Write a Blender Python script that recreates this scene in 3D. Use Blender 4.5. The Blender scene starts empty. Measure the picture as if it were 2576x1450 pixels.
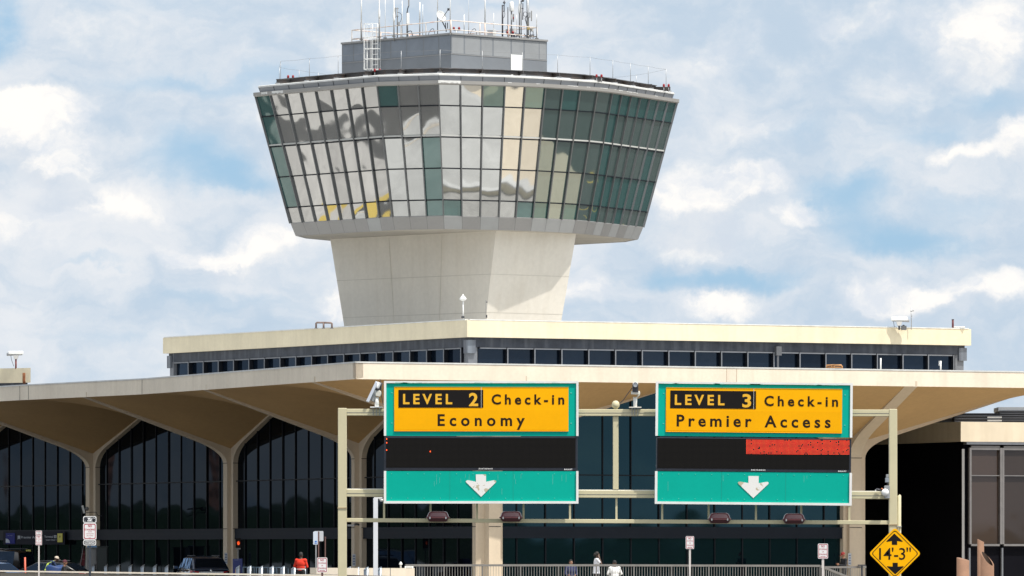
import bpy, bmesh, math, random
from mathutils import Vector, Matrix
from math import radians, sin, cos, pi, tan, atan2, sqrt
random.seed(7)
SC = bpy.context.scene
COL = SC.collection
F, CX, YH, EYE = 16500.0, 1288.0, 1385.0, 1.8     # focal length, principal column and horizon row (in 2576-wide units), eye height

def W(x, y, D):
    return Vector(((x - CX) / F * D, D, EYE + (YH - y) / F * D))
def WX(x, D):
    return (x - CX) / F * D
def V3(p, z):
    return Vector((p[0], p[1], z))

# ------------------------------------------------------------------ materials
MATS = {}
def _n(nt, t, **kw):
    n = nt.nodes.new(t)
    for k, v in kw.items():
        setattr(n, k, v)
    return n
def mat(name, col, rough=0.6, metal=0.0, var=0.12, scale=1.2, streak=0.0, bump=0.0, bscale=8.0, ior=1.5, spec=0.5, dirt=None, coat=0.0, fine=0.0):
    if name in MATS:
        return MATS[name]
    m = bpy.data.materials.new(name); m.use_nodes = True
    nt = m.node_tree; b = nt.nodes['Principled BSDF']
    b.inputs['Roughness'].default_value = rough
    b.inputs['Metallic'].default_value = metal
    b.inputs['IOR'].default_value = ior
    b.inputs['Specular IOR Level'].default_value = spec
    b.inputs['Coat Weight'].default_value = coat
    b.inputs['Base Color'].default_value = (*col, 1)
    L = nt.links.new
    if var > 0 or streak > 0 or dirt or fine > 0:
        tc = _n(nt, 'ShaderNodeNewGeometry')
        nz = _n(nt, 'ShaderNodeTexNoise'); nz.inputs['Scale'].default_value = scale; nz.inputs['Detail'].default_value = 6; nz.inputs['Roughness'].default_value = 0.62
        L(tc.outputs['Position'], nz.inputs['Vector'])
        mr = _n(nt, 'ShaderNodeMapRange'); mr.inputs[1].default_value = .3; mr.inputs[2].default_value = .7
        mr.inputs[3].default_value = 1 - var; mr.inputs[4].default_value = 1 + var * .6
        L(nz.outputs['Fac'], mr.inputs[0])
        mx = _n(nt, 'ShaderNodeVectorMath', operation='SCALE'); mx.inputs[0].default_value = col
        L(mr.outputs[0], mx.inputs['Scale'])
        out = mx.outputs[0]
        if fine > 0:
            nf = _n(nt, 'ShaderNodeTexNoise'); nf.inputs['Scale'].default_value = scale * 14; nf.inputs['Detail'].default_value = 4
            L(tc.outputs['Position'], nf.inputs['Vector'])
            m3 = _n(nt, 'ShaderNodeMapRange'); m3.inputs[1].default_value = .3; m3.inputs[2].default_value = .7
            m3.inputs[3].default_value = 1 - fine; m3.inputs[4].default_value = 1 + fine
            L(nf.outputs['Fac'], m3.inputs[0])
            x3 = _n(nt, 'ShaderNodeVectorMath', operation='SCALE'); L(out, x3.inputs[0]); L(m3.outputs[0], x3.inputs['Scale']); out = x3.outputs[0]
        if streak > 0 or dirt:
            mp = _n(nt, 'ShaderNodeMapping'); mp.inputs['Scale'].default_value = (2.6, 2.6, .16)
            L(tc.outputs['Position'], mp.inputs['Vector'])
            n2 = _n(nt, 'ShaderNodeTexNoise'); n2.inputs['Scale'].default_value = 1.0; n2.inputs['Detail'].default_value = 5
            L(mp.outputs[0], n2.inputs['Vector'])
            m2 = _n(nt, 'ShaderNodeMapRange'); m2.inputs[1].default_value = .46; m2.inputs[2].default_value = .78
            m2.inputs[3].default_value = 0; m2.inputs[4].default_value = streak if streak else .5
            L(n2.outputs['Fac'], m2.inputs[0])
            mc = _n(nt, 'ShaderNodeMix', data_type='RGBA')
            L(m2.outputs[0], mc.inputs[0]); L(out, mc.inputs[6])
            d = dirt or tuple(c * .45 for c in col)
            mc.inputs[7].default_value = (*d, 1)
            out = mc.outputs[2]
        L(out, b.inputs['Base Color'])
    if bump > 0:
        g2 = _n(nt, 'ShaderNodeNewGeometry')
        nb = _n(nt, 'ShaderNodeTexNoise'); nb.inputs['Scale'].default_value = bscale; nb.inputs['Detail'].default_value = 3
        L(g2.outputs['Position'], nb.inputs['Vector'])
        bp = _n(nt, 'ShaderNodeBump'); bp.inputs['Strength'].default_value = 1.0; bp.inputs['Distance'].default_value = bump
        L(nb.outputs['Fac'], bp.inputs['Height']); L(bp.outputs[0], b.inputs['Normal'])
    MATS[name] = m
    return m

def glass_mat(name, tint, refl, rough=.02, wav=.004, wscale=.9, body=(.01, .013, .016), facing=.6, detail=2.0, vary=.0):
    """coated glazing: a dark body seen through it, a mirror coat with gentle waviness"""
    m = bpy.data.materials.new(name); m.use_nodes = True
    nt = m.node_tree; L = nt.links.new
    nt.nodes.remove(nt.nodes['Principled BSDF'])
    out = nt.nodes['Material Output']
    df = _n(nt, 'ShaderNodeBsdfDiffuse'); df.inputs[0].default_value = (*body, 1)
    gl = _n(nt, 'ShaderNodeBsdfGlossy'); gl.inputs[0].default_value = (*tint, 1); gl.inputs['Roughness'].default_value = rough
    fr = _n(nt, 'ShaderNodeFresnel'); fr.inputs[0].default_value = 1.5
    mr = _n(nt, 'ShaderNodeMath', operation='MULTIPLY_ADD'); mr.inputs[1].default_value = facing; mr.inputs[2].default_value = refl
    mr.use_clamp = True
    L(fr.outputs[0], mr.inputs[0])
    fac = mr.outputs[0]
    geo = _n(nt, 'ShaderNodeNewGeometry')
    if vary > 0:
        ri = _n(nt, 'ShaderNodeObjectInfo')
        mm = _n(nt, 'ShaderNodeMath', operation='MULTIPLY_ADD'); mm.inputs[1].default_value = vary; mm.inputs[2].default_value = 1 - vary * .5
        L(ri.outputs['Random'], mm.inputs[0])
        m5 = _n(nt, 'ShaderNodeMath', operation='MULTIPLY'); m5.use_clamp = True
        L(fac, m5.inputs[0]); L(mm.outputs[0], m5.inputs[1]); fac = m5.outputs[0]
    mx = _n(nt, 'ShaderNodeMixShader')
    L(fac, mx.inputs[0]); L(df.outputs[0], mx.inputs[1]); L(gl.outputs[0], mx.inputs[2]); L(mx.outputs[0], out.inputs[0])
    nb = _n(nt, 'ShaderNodeTexNoise'); nb.inputs['Scale'].default_value = wscale; nb.inputs['Detail'].default_value = detail
    L(geo.outputs['Position'], nb.inputs['Vector'])
    bp = _n(nt, 'ShaderNodeBump'); bp.inputs['Distance'].default_value = wav
    L(nb.outputs['Fac'], bp.inputs['Height']); L(bp.outputs[0], gl.inputs['Normal']); L(bp.outputs[0], fr.inputs['Normal'])
    MATS[name] = m
    return m

def emit_mat(name, col, strength):
    m = bpy.data.materials.new(name); m.use_nodes = True
    b = m.node_tree.nodes['Principled BSDF']
    b.inputs['Base Color'].default_value = (*[c * .3 for c in col], 1)
    b.inputs['Emission Color'].default_value = (*col, 1); b.inputs['Emission Strength'].default_value = strength
    MATS[name] = m
    return m

# ------------------------------------------------------------------ mesh builder (world coordinates)
class MB:
    def __init__(s):
        s.v = []; s.f = []; s.mi = []; s.sm = []
    def add(s, vs, fs, mi=0, smooth=False):
        o = len(s.v); s.v += [Vector(p) for p in vs]
        for f in fs:
            s.f.append([i + o for i in f]); s.mi.append(mi); s.sm.append(smooth)
        return s
    def quad(s, a, b, c, d, mi=0):
        return s.add([a, b, c, d], [(0, 1, 2, 3)], mi)
    def poly(s, pts, mi=0):
        return s.add(pts, [tuple(range(len(pts)))], mi)
    def box(s, c, d, mi=0, M=None):
        x, y, z = d[0] / 2, d[1] / 2, d[2] / 2
        vs = [Vector((a * x, b * y, e * z)) for e in (-1, 1) for b in (-1, 1) for a in (-1, 1)]
        if M is not None:
            vs = [M @ p for p in vs]
        c = Vector(c)
        return s.add([p + c for p in vs], [(0, 2, 3, 1), (4, 5, 7, 6), (0, 1, 5, 4), (2, 6, 7, 3), (0, 4, 6, 2), (1, 3, 7, 5)], mi)
    def bar(s, a, b, w, h, mi=0, up=(0, 0, 1)):
        """rectangular bar from a to b, w across, h along up"""
        a, b = Vector(a), Vector(b); t = (b - a).normalized(); up = Vector(up)
        if abs(t.dot(up)) > .98:
            up = Vector((0, 1, 0))
        sd = t.cross(up).normalized(); u = sd.cross(t).normalized()
        vs = []
        for p in (a, b):
            for i, j in ((-1, -1), (1, -1), (1, 1), (-1, 1)):
                vs.append(p + sd * (i * w / 2) + u * (j * h / 2))
        return s.add(vs, [(0, 1, 2, 3), (7, 6, 5, 4), (0, 4, 5, 1), (1, 5, 6, 2), (2, 6, 7, 3), (3, 7, 4, 0)], mi)
    def tube(s, pts, r, n=8, mi=0, cap=True):
        pts = [Vector(p) for p in pts]
        rs = r if isinstance(r, (list, tuple)) else [r] * len(pts)
        o = len(s.v); k = len(pts)
        ref = None
        for i, p in enumerate(pts):
            t = (pts[min(i + 1, k - 1)] - pts[max(i - 1, 0)])
            t = t.normalized() if t.length > 1e-9 else Vector((0, 0, 1))
            if ref is None:
                ref = Vector((1, 0, 0)) if abs(t.x) < .9 else Vector((0, 1, 0))
            ref = (ref - t * ref.dot(t)).normalized(); bi = t.cross(ref)
            for j in range(n):
                a = 2 * pi * j / n
                s.v.append(p + (ref * cos(a) + bi * sin(a)) * rs[i])
        for i in range(k - 1):
            for j in range(n):
                s.f.append([o + i * n + j, o + i * n + (j + 1) % n, o + (i + 1) * n + (j + 1) % n, o + (i + 1) * n + j]); s.mi.append(mi); s.sm.append(n > 5)
        if cap:
            s.f.append([o + j for j in range(n)][::-1]); s.mi.append(mi); s.sm.append(False)
            s.f.append([o + (k - 1) * n + j for j in range(n)]); s.mi.append(mi); s.sm.append(False)
        return s
    def prism(s, pts, ext, mi=0):
        """planar polygon pushed along ext"""
        pts = [Vector(p) for p in pts]; ext = Vector(ext); n = len(pts)
        fs = [tuple(range(n))[::-1], tuple(range(n, 2 * n))]
        fs += [(i, (i + 1) % n, n + (i + 1) % n, n + i) for i in range(n)]
        return s.add(pts + [p + ext for p in pts], fs, mi)
    def ring(s, loops, mi=0, close=True, smooth=False):
        """skin between successive closed loops of equal length"""
        n = len(loops[0]); o = len(s.v)
        for lp in loops:
            s.v += [Vector(p) for p in lp]
        for k in range(len(loops) - 1):
            for i in range(n if close else n - 1):
                j = (i + 1) % n
                s.f.append([o + k * n + i, o + k * n + j, o + (k + 1) * n + j, o + (k + 1) * n + i]); s.mi.append(mi); s.sm.append(smooth)
        return s
    def lathe(s, c, prof, n=16, mi=0, M=None):
        """prof = [(r, z)...] about a vertical axis at c"""
        loops = []
        for r, z in prof:
            lp = []
            for j in range(n):
                p = Vector((r * cos(2 * pi * j / n), r * sin(2 * pi * j / n), z))
                lp.append((M @ p if M is not None else p) + Vector(c))
            loops.append(lp)
        s.ring(loops, mi, True, True)
        o = len(s.v)
        s.add(loops[0], [tuple(range(n))[::-1]], mi); s.add(loops[-1], [tuple(range(n))], mi)
        return s
    def build(s, name, mats, parent=None, bevel=0.0, smooth=None, recalc=True):
        base = Vector((0, 0, 0)); p = parent
        while p is not None:
            base += Vector(p.location); p = p.parent
        me = bpy.data.meshes.new(name)
        me.from_pydata([tuple(v - base) for v in s.v], [], s.f)
        if not isinstance(mats, (list, tuple)):
            mats = [mats]
        for m in mats:
            me.materials.append(m)
        me.polygons.foreach_set('material_index', s.mi)
        me.polygons.foreach_set('use_smooth', s.sm if smooth is None else [smooth] * len(s.sm))
        if recalc:
            bm = bmesh.new(); bm.from_mesh(me)
            bmesh.ops.remove_doubles(bm, verts=bm.verts, dist=1e-5)
            bmesh.ops.recalc_face_normals(bm, faces=bm.faces)
            bm.to_mesh(me); bm.free()
        me.update()
        o = bpy.data.objects.new(name, me); COL.objects.link(o)
        if parent is not None:
            o.parent = parent
        if bevel > 0:
            b = o.modifiers.new('edge', 'BEVEL'); b.width = bevel; b.segments = 2; b.limit_method = 'ANGLE'; b.angle_limit = radians(40)
        return o

def tag(o, label, cat, group=None, kind=None):
    o['label'] = label; o['category'] = cat
    if group: o['group'] = group
    if kind: o['kind'] = kind
    return o
def thing(name, label, cat, loc, group=None):
    o = bpy.data.objects.new(name, None); o.empty_display_size = .2
    COL.objects.link(o); o.location = loc
    return tag(o, label, cat, group)
def struct(o):
    o['kind'] = 'structure'; return o
def copy_tree(o, parent=None):
    c = o.copy(); COL.objects.link(c); c.parent = parent
    for ch in list(o.children):
        copy_tree(ch, c)
    return c

# ------------------------------------------------------------------ lettering (flat lettering is meshed and set on its board)
def text_mesh(txt, bold=0.0, spacing=1.0, res=3):
    cu = bpy.data.curves.new('lettering', 'FONT'); cu.body = txt; cu.size = 1.0; cu.space_character = spacing
    cu.offset = bold; cu.resolution_u = res; cu.extrude = 0
    ob = bpy.data.objects.new('lettering', cu); COL.objects.link(ob)
    bpy.context.view_layer.update()
    dg = bpy.context.evaluated_depsgraph_get()
    me = bpy.data.meshes.new_from_object(ob.evaluated_get(dg))
    vs = [v.co.copy() for v in me.vertices]; fs = [list(p.vertices) for p in me.polygons]
    bpy.data.objects.remove(ob); bpy.data.curves.remove(cu); bpy.data.meshes.remove(me)
    return vs, fs
_CAP = {}
def letters(mb, txt, x0, x1, ytop, ybase, put, bold=0.012, mi=0, cap=None):
    """fit txt so it spans x0..x1 with capitals ytop..ybase; put(x, y) -> 3D point"""
    if bold not in _CAP:
        v, _ = text_mesh('H', bold); _CAP[bold] = max(p.y for p in v) - min(p.y for p in v)
    h = abs(ybase - ytop) / _CAP[bold]
    def width(sp):
        v, f = text_mesh(txt, bold, sp)
        return min(p.x for p in v), max(p.x for p in v)
    target = (x1 - x0) / h
    a0, a1 = width(1.0); b0, b1 = width(2.0)
    g = ((b1 - b0) - (a1 - a0))
    sp = 1.0 + (target - (a1 - a0)) / g if g > 1e-4 else 1.0
    sx = 1.0
    if sp < .9:
        sp = .9
    v, f = text_mesh(txt, bold, sp)
    m0, m1 = min(p.x for p in v), max(p.x for p in v)
    sx = (x1 - x0) / ((m1 - m0) * h)
    mb.add([put(x0 + (p.x - m0) * h * sx, ybase - p.y * h) for p in v], f, mi)
# ------------------------------------------------------------------ materials used
M_CREAM = mat('cream_paint', (.80, .705, .57), .75, var=.09, scale=.5, streak=.32, dirt=(.58, .48, .37), fine=.03)
M_BEIGE = mat('beige_paint', (.70, .62, .45), .75, var=.09, scale=.5, streak=.30, dirt=(.5, .43, .3), fine=.03)
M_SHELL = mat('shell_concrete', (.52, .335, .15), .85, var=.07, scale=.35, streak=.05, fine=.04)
M_COLUMN = mat('column_concrete', (.61, .51, .385), .85, var=.06, scale=.6, streak=.22, dirt=(.40, .33, .25), fine=.03)
M_ROOF = mat('roof_membrane', (.52, .52, .50), .9, var=.25, scale=.25, fine=.05)
M_DARKMETAL = mat('dark_metal', (.010, .012, .017), .6, .0, var=.2, scale=2, spec=.15)
M_BAND = mat('weathered_band', (.045, .052, .068), .55, .1, var=.3, scale=2.5, streak=.6, dirt=(.13, .14, .16), spec=.25)
M_FIN = mat('window_fin', (.17, .18, .20), .5, .2, var=.15, scale=3)
M_SPANDREL = mat('spandrel_panel', (.010, .014, .022), .6, var=.1, spec=.12)
M_GLASS = glass_mat('hall_glass', (.48, .60, .74), .012, .02, .007, .35, (.002, .003, .005), facing=.27, detail=1.0)
M_GLASSF = glass_mat('hall_glass_teal', (.30, .66, .82), .03, .02, .007, .35, (.002, .006, .009), facing=.7, detail=1.0)
M_GLASS2 = glass_mat('clerestory_glass', (.5, .66, .88), .025, .02, .004, .8, (.004, .007, .013), facing=.5, vary=.7)
M_TOWERC = mat('tower_concrete', (.72, .68, .605), .85, var=.07, scale=.35, streak=.22, dirt=(.52, .46, .37), fine=.03)
M_PANEL = mat('grey_panel', (.30, .295, .29), .5, .3, var=.06, scale=.6, fine=.02)
M_PANELB = mat('blue_grey_panel', (.30, .32, .35), .45, .4, var=.1, scale=.8)
M_PENT = mat('penthouse_panel', (.17, .185, .205), .6, .1, var=.10, scale=.7, streak=.15, dirt=(.17, .17, .17))
M_PENTL = mat('penthouse_faded', (.24, .25, .26), .7, .0, var=.12, scale=.9)
M_CAP = mat('white_coping', (.66, .66, .64), .5, var=.14, scale=1.5, streak=.3)
M_WHITE = mat('white_paint', (.82, .82, .80), .45, var=.05, scale=3)
M_WHITE_D = mat('door_white', (.72, .74, .73), .6, var=.12, scale=2.0)
M_STEEL = mat('rusty_steel', (.085, .08, .08), .6, .3, var=.5, scale=1.2, streak=.4, dirt=(.16, .085, .04))
M_GALV = mat('galvanised', (.42, .43, .44), .45, .6, var=.12, scale=4)
M_POLE = mat('grey_pole', (.22, .22, .22), .5, .4, var=.2, scale=4)
M_DARKP = mat('dark_pole', (.06, .06, .07), .5, .3, var=.2, scale=4)
M_RAIL = mat('peeling_rail', (.80, .72, .64), .6, var=.1, scale=3, streak=.85, dirt=(.58, .20, .08))
M_RED = mat('red_lens', (.26, .012, .016), .25, var=.05)
M_CAB = glass_mat('cab_glass', (.86, .87, .87), .42, .03, .026, .42, (.105, .108, .106), facing=.45, detail=1.3, vary=.30)
M_CABT = glass_mat('cab_glass_teal', (.62, .74, .72), .20, .03, .026, .42, (.026, .078, .078), facing=.4, detail=1.3, vary=.5)  # darker teal copy, stands in for reflections on chosen panes
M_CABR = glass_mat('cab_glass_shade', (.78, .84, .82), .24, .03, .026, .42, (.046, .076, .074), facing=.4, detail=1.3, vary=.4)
M_MULL = mat('cab_mullion', (.15, .155, .16), .4, .5, var=.05)
M_ASPHALT = mat('asphalt', (.075, .073, .07), .95, var=.25, scale=.15, fine=.1)
M_CONC = mat('pavement_concrete', (.38, .345, .285), .95, var=.12, scale=.4, fine=.05)
M_APRON = mat('apron_concrete', (.50, .48, .45), .95, var=.18, scale=.03, fine=.12)
M_HILL = mat('wooded_slope', (.018, .040, .016), .95, var=.7, scale=.08, fine=.4)

# ------------------------------------------------------------------ ground, pavement, apron, wooded slopes
def gz(y):
    return -.15 if y > 262 else (-2.15 if y < 205 else -2.15 + 2.0 * (y - 205) / 57.0)
mb = MB()
ys = [-2500, -400, 0, 150, 205, 220, 235, 250, 262, 300, 400, 700, 3500]
xs = [-2500, -400, -100, -30, 0, 30, 100, 400, 2500]
vs = [(x, y, gz(y)) for y in ys for x in xs]
nx = len(xs)
mb.add(vs, [(j * nx + i, j * nx + i + 1, (j + 1) * nx + i + 1, (j + 1) * nx + i) for j in range(len(ys) - 1) for i in range(nx - 1)])
struct(mb.build('ground', M_ASPHALT))

R = Vector((.8906, .4548)); LV = Vector((-.363, .932))
# walkway in front of both facades, a real kerb step above the road
pv = [(-4.9, 266), (-.5, 272.6), (26, 285.5), (44, 294.5), (44, 340), (-30, 372), (-33, 372), (-32.4, 350), (-25.5, 332), (-19.4, 314), (-13.0, 291)]
mb = MB(); mb.prism([V3(p, -.6) for p in pv], (0, 0, .6)); struct(mb.build('pavement', M_CONC))
mb = MB(); mb.prism([(-700, 352, -.5), (-46, 352, -.5), (-30, 385, -.5), (-30, 900, -.5), (-700, 900, -.5)], (0, 0, .39)); struct(mb.build('apron', M_APRON))
mb = MB(); c = Vector((-95, 365)); u = Vector((-.643, .766)); v = Vector((.766, .643))  # unseen dark strip, added for the cab glass to mirror
mb.prism([V3(c + u * a_ + v * b_, -.30) for a_, b_ in ((-30, -2.2), (45, -2.2), (45, 2.2), (-30, 2.2))], (0, 0, .2)); struct(mb.build('reflection_strip', M_ASPHALT))
mb = MB(); c = Vector((-76, 357)); mb.prism([V3(c + u * a_ + v * b_, -.30) for a_, b_ in ((-4, -1), (2.0, -3), (3.4, 12), (-4, 12))], (0, 0, .204)); struct(mb.build('reflection_patch', M_ASPHALT))  # unseen dark patch, added for its reflection in the cab panes
mb = MB(); mb.prism([V3(c + u * a_ + v * b_, -.30) for a_, b_ in ((-4, -1.02), (-4, -8), (-1.5, -8), (4.6, -1), (7.2, 12), (3.42, 12), (2.02, -3.02))], (0, 0, .206)); struct(mb.build('reflection_marking', mat('marking_yellow', (.62, .45, .08), .8, var=.15)))  # yellow surround shaped only to be reflected by the cab
for (x0, y0), (x1, y1), w_ in (((84, 418), (112, 430), 1.6), ((96, 402), (99, 452), 1.2), ((108, 404), (122, 446), 1.4)):  # more unseen yellow strips, added to streak the cab reflections
    a_, b_ = Vector((x0, y0)), Vector((x1, y1)); d_ = (b_ - a_).normalized(); q_ = Vector((-d_.y, d_.x)) * w_ / 2
    mb = MB(); mb.prism([V3(p, -.145) for p in (a_ - q_, b_ - q_, b_ + q_, a_ + q_)], (0, 0, .012)); struct(mb.build('reflection_marking', MATS['marking_yellow']))
mb = MB()
n = 160; loops = [[], [], [], []]
rr = random.Random(3)
for i in range(n):
    a = 2 * pi * i / n
    h = 13 + 3.0 * sin(a * 5 + 1) + 2.2 * sin(a * 13) + rr.uniform(-1.6, 1.6)
    if 1.0 < a < 2.14: h = 5.5
    elif 2.14 <= a < 2.9: h *= .7
    elif a > 5.1: h *= .35
    for k, (r, z) in enumerate(((560, -3), (590, h * .85), (640, h), (760, -3))):
        r2 = r * (1 + .03 * sin(a * 9 + k))
        loops[k].append((r2 * cos(a), 250 + r2 * sin(a), z + rr.uniform(-.5, .5) * (k in (1, 2))))
mb.ring(loops); struct(mb.build('hills', M_HILL))

# ------------------------------------------------------------------ terminal hall: umbrella shells on flared columns
ZE, ZC = EYE + 7.36, EYE + 4.62            # shell rim and shell throat
ZT = EYE + 8.04                            # top of fascia
def P2(x, D): return Vector((WX(x, D), D))
tip = Vector((-6.69, 281.0))
def on_line(p, d, xv):
    """point of the plan line p+u*d seen at column xv"""
    t = (xv - CX) / F
    u = (t * p.y - p.x) / (d.x - t * d.y)
    return p + d * u
L1 = Vector((-.363, .932)); kink = tip + L1 * 29.5; L2 = Vector((-.485, .8745))
def fasc(xv):
    return on_line(tip, L1, xv) if xv >= 357 else on_line(kink, L2, xv)
RF = Vector((.8906, .4548))
C0 = Vector((-1.083, 288.0)); C1 = P2(910, 302); C2 = P2(587, 317); C3 = P2(240, 333); C4 = C3 + (C3 - C2) * 1.0 + Vector((-.4, -.3))
CR = P2(2140, 299.6)
eL0, eL1, eL2 = fasc(787), fasc(514), fasc(212)
eL3 = C3 + (eL2 - C2) * 1.02; eL4 = C4 + (eL3 - C3)
s01, s12, s23 = fasc(645), kink, fasc(50)
s34 = (eL3 + eL4) / 2; s4x = eL4 + (eL4 - s34)
eF0 = on_line(tip, RF, 1338); eFR = on_line(tip, RF, 2292)
sR = on_line(tip, RF, 1842)
mid = lambda a, b: (a + b) / 2
m01, m12, m23, m34, mR = mid(C0, C1), mid(C1, C2), mid(C2, C3), mid(C3, C4), mid(C0, CR)
mRe = CR + RF * 9.4; cRe = mRe + (eFR - CR); fR_end = on_line(tip, RF, 2742)
m4x = C4 + (C4 - m34)
back = lambda C, e: C + (C - e) * 1.0
def patch(mb, a, b, c, d, za, zb, zc, zd, n=12, up=True):
    g = []
    for j in range(n + 1):
        v = j / n
        for i in range(n + 1):
            u = i / n
            p = a * (1 - u) * (1 - v) + b * u * (1 - v) + c * u * v + d * (1 - u) * v
            z = za * (1 - u) * (1 - v) + zb * u * (1 - v) + zc * u * v + zd * (1 - u) * v
            g.append((p.x, p.y, z))
    fs = [(j * (n + 1) + i, j * (n + 1) + i + 1, (j + 1) * (n + 1) + i + 1, (j + 1) * (n + 1) + i) for j in range(n) for i in range(n)]
    mb.add(g, fs, 0, True)
terminal = thing('airport_terminal', 'cream airport terminal hall with arched umbrella canopy on flared columns and dark glass', 'terminal', (-1.08, 288, 0))
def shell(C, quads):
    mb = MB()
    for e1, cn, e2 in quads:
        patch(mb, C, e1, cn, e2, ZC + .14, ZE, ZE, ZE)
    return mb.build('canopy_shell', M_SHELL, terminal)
inner = mR + (m01 - C0)
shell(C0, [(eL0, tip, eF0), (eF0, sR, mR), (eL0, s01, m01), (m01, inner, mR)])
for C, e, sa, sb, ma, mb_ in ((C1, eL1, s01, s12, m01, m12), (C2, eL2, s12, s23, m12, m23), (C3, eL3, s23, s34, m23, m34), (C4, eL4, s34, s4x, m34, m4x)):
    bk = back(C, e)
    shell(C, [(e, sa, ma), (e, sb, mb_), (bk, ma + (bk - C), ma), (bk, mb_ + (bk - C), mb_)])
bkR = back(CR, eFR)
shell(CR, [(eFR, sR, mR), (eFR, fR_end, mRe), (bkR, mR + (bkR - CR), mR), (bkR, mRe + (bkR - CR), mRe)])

def column(C, dirs):
    """cruciform column whose arms flare into the four ribs; dirs = [(rim point, arm half length, width)]"""
    mb = MB()
    for k, (e, hw, w) in enumerate(dirs):
        d = (e - C); Ln = d.length; d = d / Ln; nrm = Vector((-d.y, d.x))
        slope = (ZE - .02 - ZC) / Ln
        zr = lambda r: ZC + slope * r
        pts = [(0, -.2), (hw, -.2)]
        # slight batter to the shaft, then the flare as a quadratic curve
        z0 = ZC - .42
        pts.append((hw, z0))
        c = (hw + .02, zr(hw) - .02); e1 = (hw + 1.35, zr(hw + 1.35))
        for i in range(1, 9):
            t = i / 8
            pts.append(((1 - t) ** 2 * hw + 2 * t * (1 - t) * c[0] + t * t * e1[0], (1 - t) ** 2 * z0 + 2 * t * (1 - t) * c[1] + t * t * e1[1]))
        pts.append((Ln - .02, zr(Ln - .02)))
        pts.append((Ln - .02, zr(Ln - .02) + .25)); pts.append((0, ZC + .3))
        ww = w - .006 * k
        base = [V3(C + d * r - nrm * ww / 2, z) for r, z in pts]
        mb.prism(base, V3(nrm * ww, 0))
    o = mb.build('column', M_COLUMN, terminal)
    # cast joints
    for zj in (EYE + 4.22, EYE + 1.05):
        jb = MB()
        for k, (e, hw, w) in enumerate(dirs):
            d = (e - C).normalized(); nrm = Vector((-d.y, d.x))
            jb.bar(V3(C + d * (hw + .004) - nrm * (w / 2 + .003), zj), V3(C + d * (hw + .004) + nrm * (w / 2 + .003), zj), .012, .028)
        jb.build('cast_joint', MATS['dark_metal'], o)
    return o
column(C0, [(eL0, .60, .62), (eF0, .62, .60), (m01, .60, .60), (mR, .62, .58)])
for C, e, ma, mb_ in ((C1, eL1, m01, m12), (C2, eL2, m12, m23), (C3, eL3, m23, m34), (C4, eL4, m34, m4x)):
    column(C, [(e, .42, .56), (back(C, e), .42, .55), (ma, .60, .50), (mb_, .60, .49)])
column(CR, [(eFR, .55, .62), (bkR, .55, .6), (mR, .62, .52), (mRe, .62, .51)])

# fascias, flush joints cut into them as dark lines
def fascia(pts, outward):
    mb = MB()
    lo = [V3(p, ZE - .015) for p in pts]; hi = [V3(p, ZT) for p in pts]
    pi_ = [p + outward for p in pts]
    lo2 = [V3(p, ZE + .05) for p in pi_]; hi2 = [V3(p, ZT) for p in pi_]
    for i in range(len(pts) - 1):
        mb.quad(lo[i], lo[i + 1], hi[i + 1], hi[i]); mb.quad(lo2[i + 1], lo2[i], hi2[i], hi2[i + 1])
        mb.quad(hi[i], hi[i + 1], hi2[i + 1], hi2[i]); mb.quad(lo[i + 1], lo[i], lo2[i], lo2[i + 1])
    mb.quad(lo[0], hi[0], hi2[0], lo2[0]); mb.quad(lo[-1], lo2[-1], hi2[-1], hi[-1])
    return mb.build('fascia', M_CREAM, terminal)
fl = fascia([tip, s01, kink, s23, s34, s4x], RF * .35)
fr = fascia([tip, sR, fR_end], Vector((-.363, .932)) * .35)
fe = fascia([fR_end, cRe, mRe, mRe + (bkR - CR)], -RF * .35)
jb = MB()
for p, d in ((s12, -RF), (s23, -RF), (s23 + L2 * 2.0 * -.5, -RF)):
    q = p + d * .004
    jb.bar(V3(q, ZE), V3(q, ZT - .01), .03, .006, up=V3(d, 0))
jb.build('joint', M_DARKMETAL, fl)
jb = MB()
for xv in (1828, 1853):
    q = on_line(tip, RF, xv) + Vector((.363, -.932)) * .004
    jb.bar(V3(q, ZE), V3(q, ZT - .01), .022, .006, up=(.363, -.932, 0))
jb.build('joint', mat('joint_tan', (.5, .38, .28), .9, var=.1), fr)
# coping strip along the roof edge
cp = MB()
for a, b, o in ((tip, s01, RF), (s01, kink, RF), (kink, s23, RF), (s23, s34, RF), (s34, s4x, RF), (tip, sR, -Vector((.363, -.932))), (sR, fR_end, -Vector((.363, -.932)))):
    cp.bar(V3(a + o * .12, ZT + .03), V3(b + o * .12, ZT + .03), .28, .06)
cp.build('coping', M_CAP, terminal)
rf = MB()
o = RF * .3
rf.poly([V3(p, ZT - .06) for p in (tip + Vector((.3, .45)), sR + Vector((0, .4)), fR_end + Vector((-.3, .3)), mRe + (bkR - CR), Vector((26, 350)), Vector((-20, 380)), s4x + o, s34 + o, s23 + o, kink + o, s01 + o)])
rf.build('roof', M_ROOF, terminal)

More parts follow.
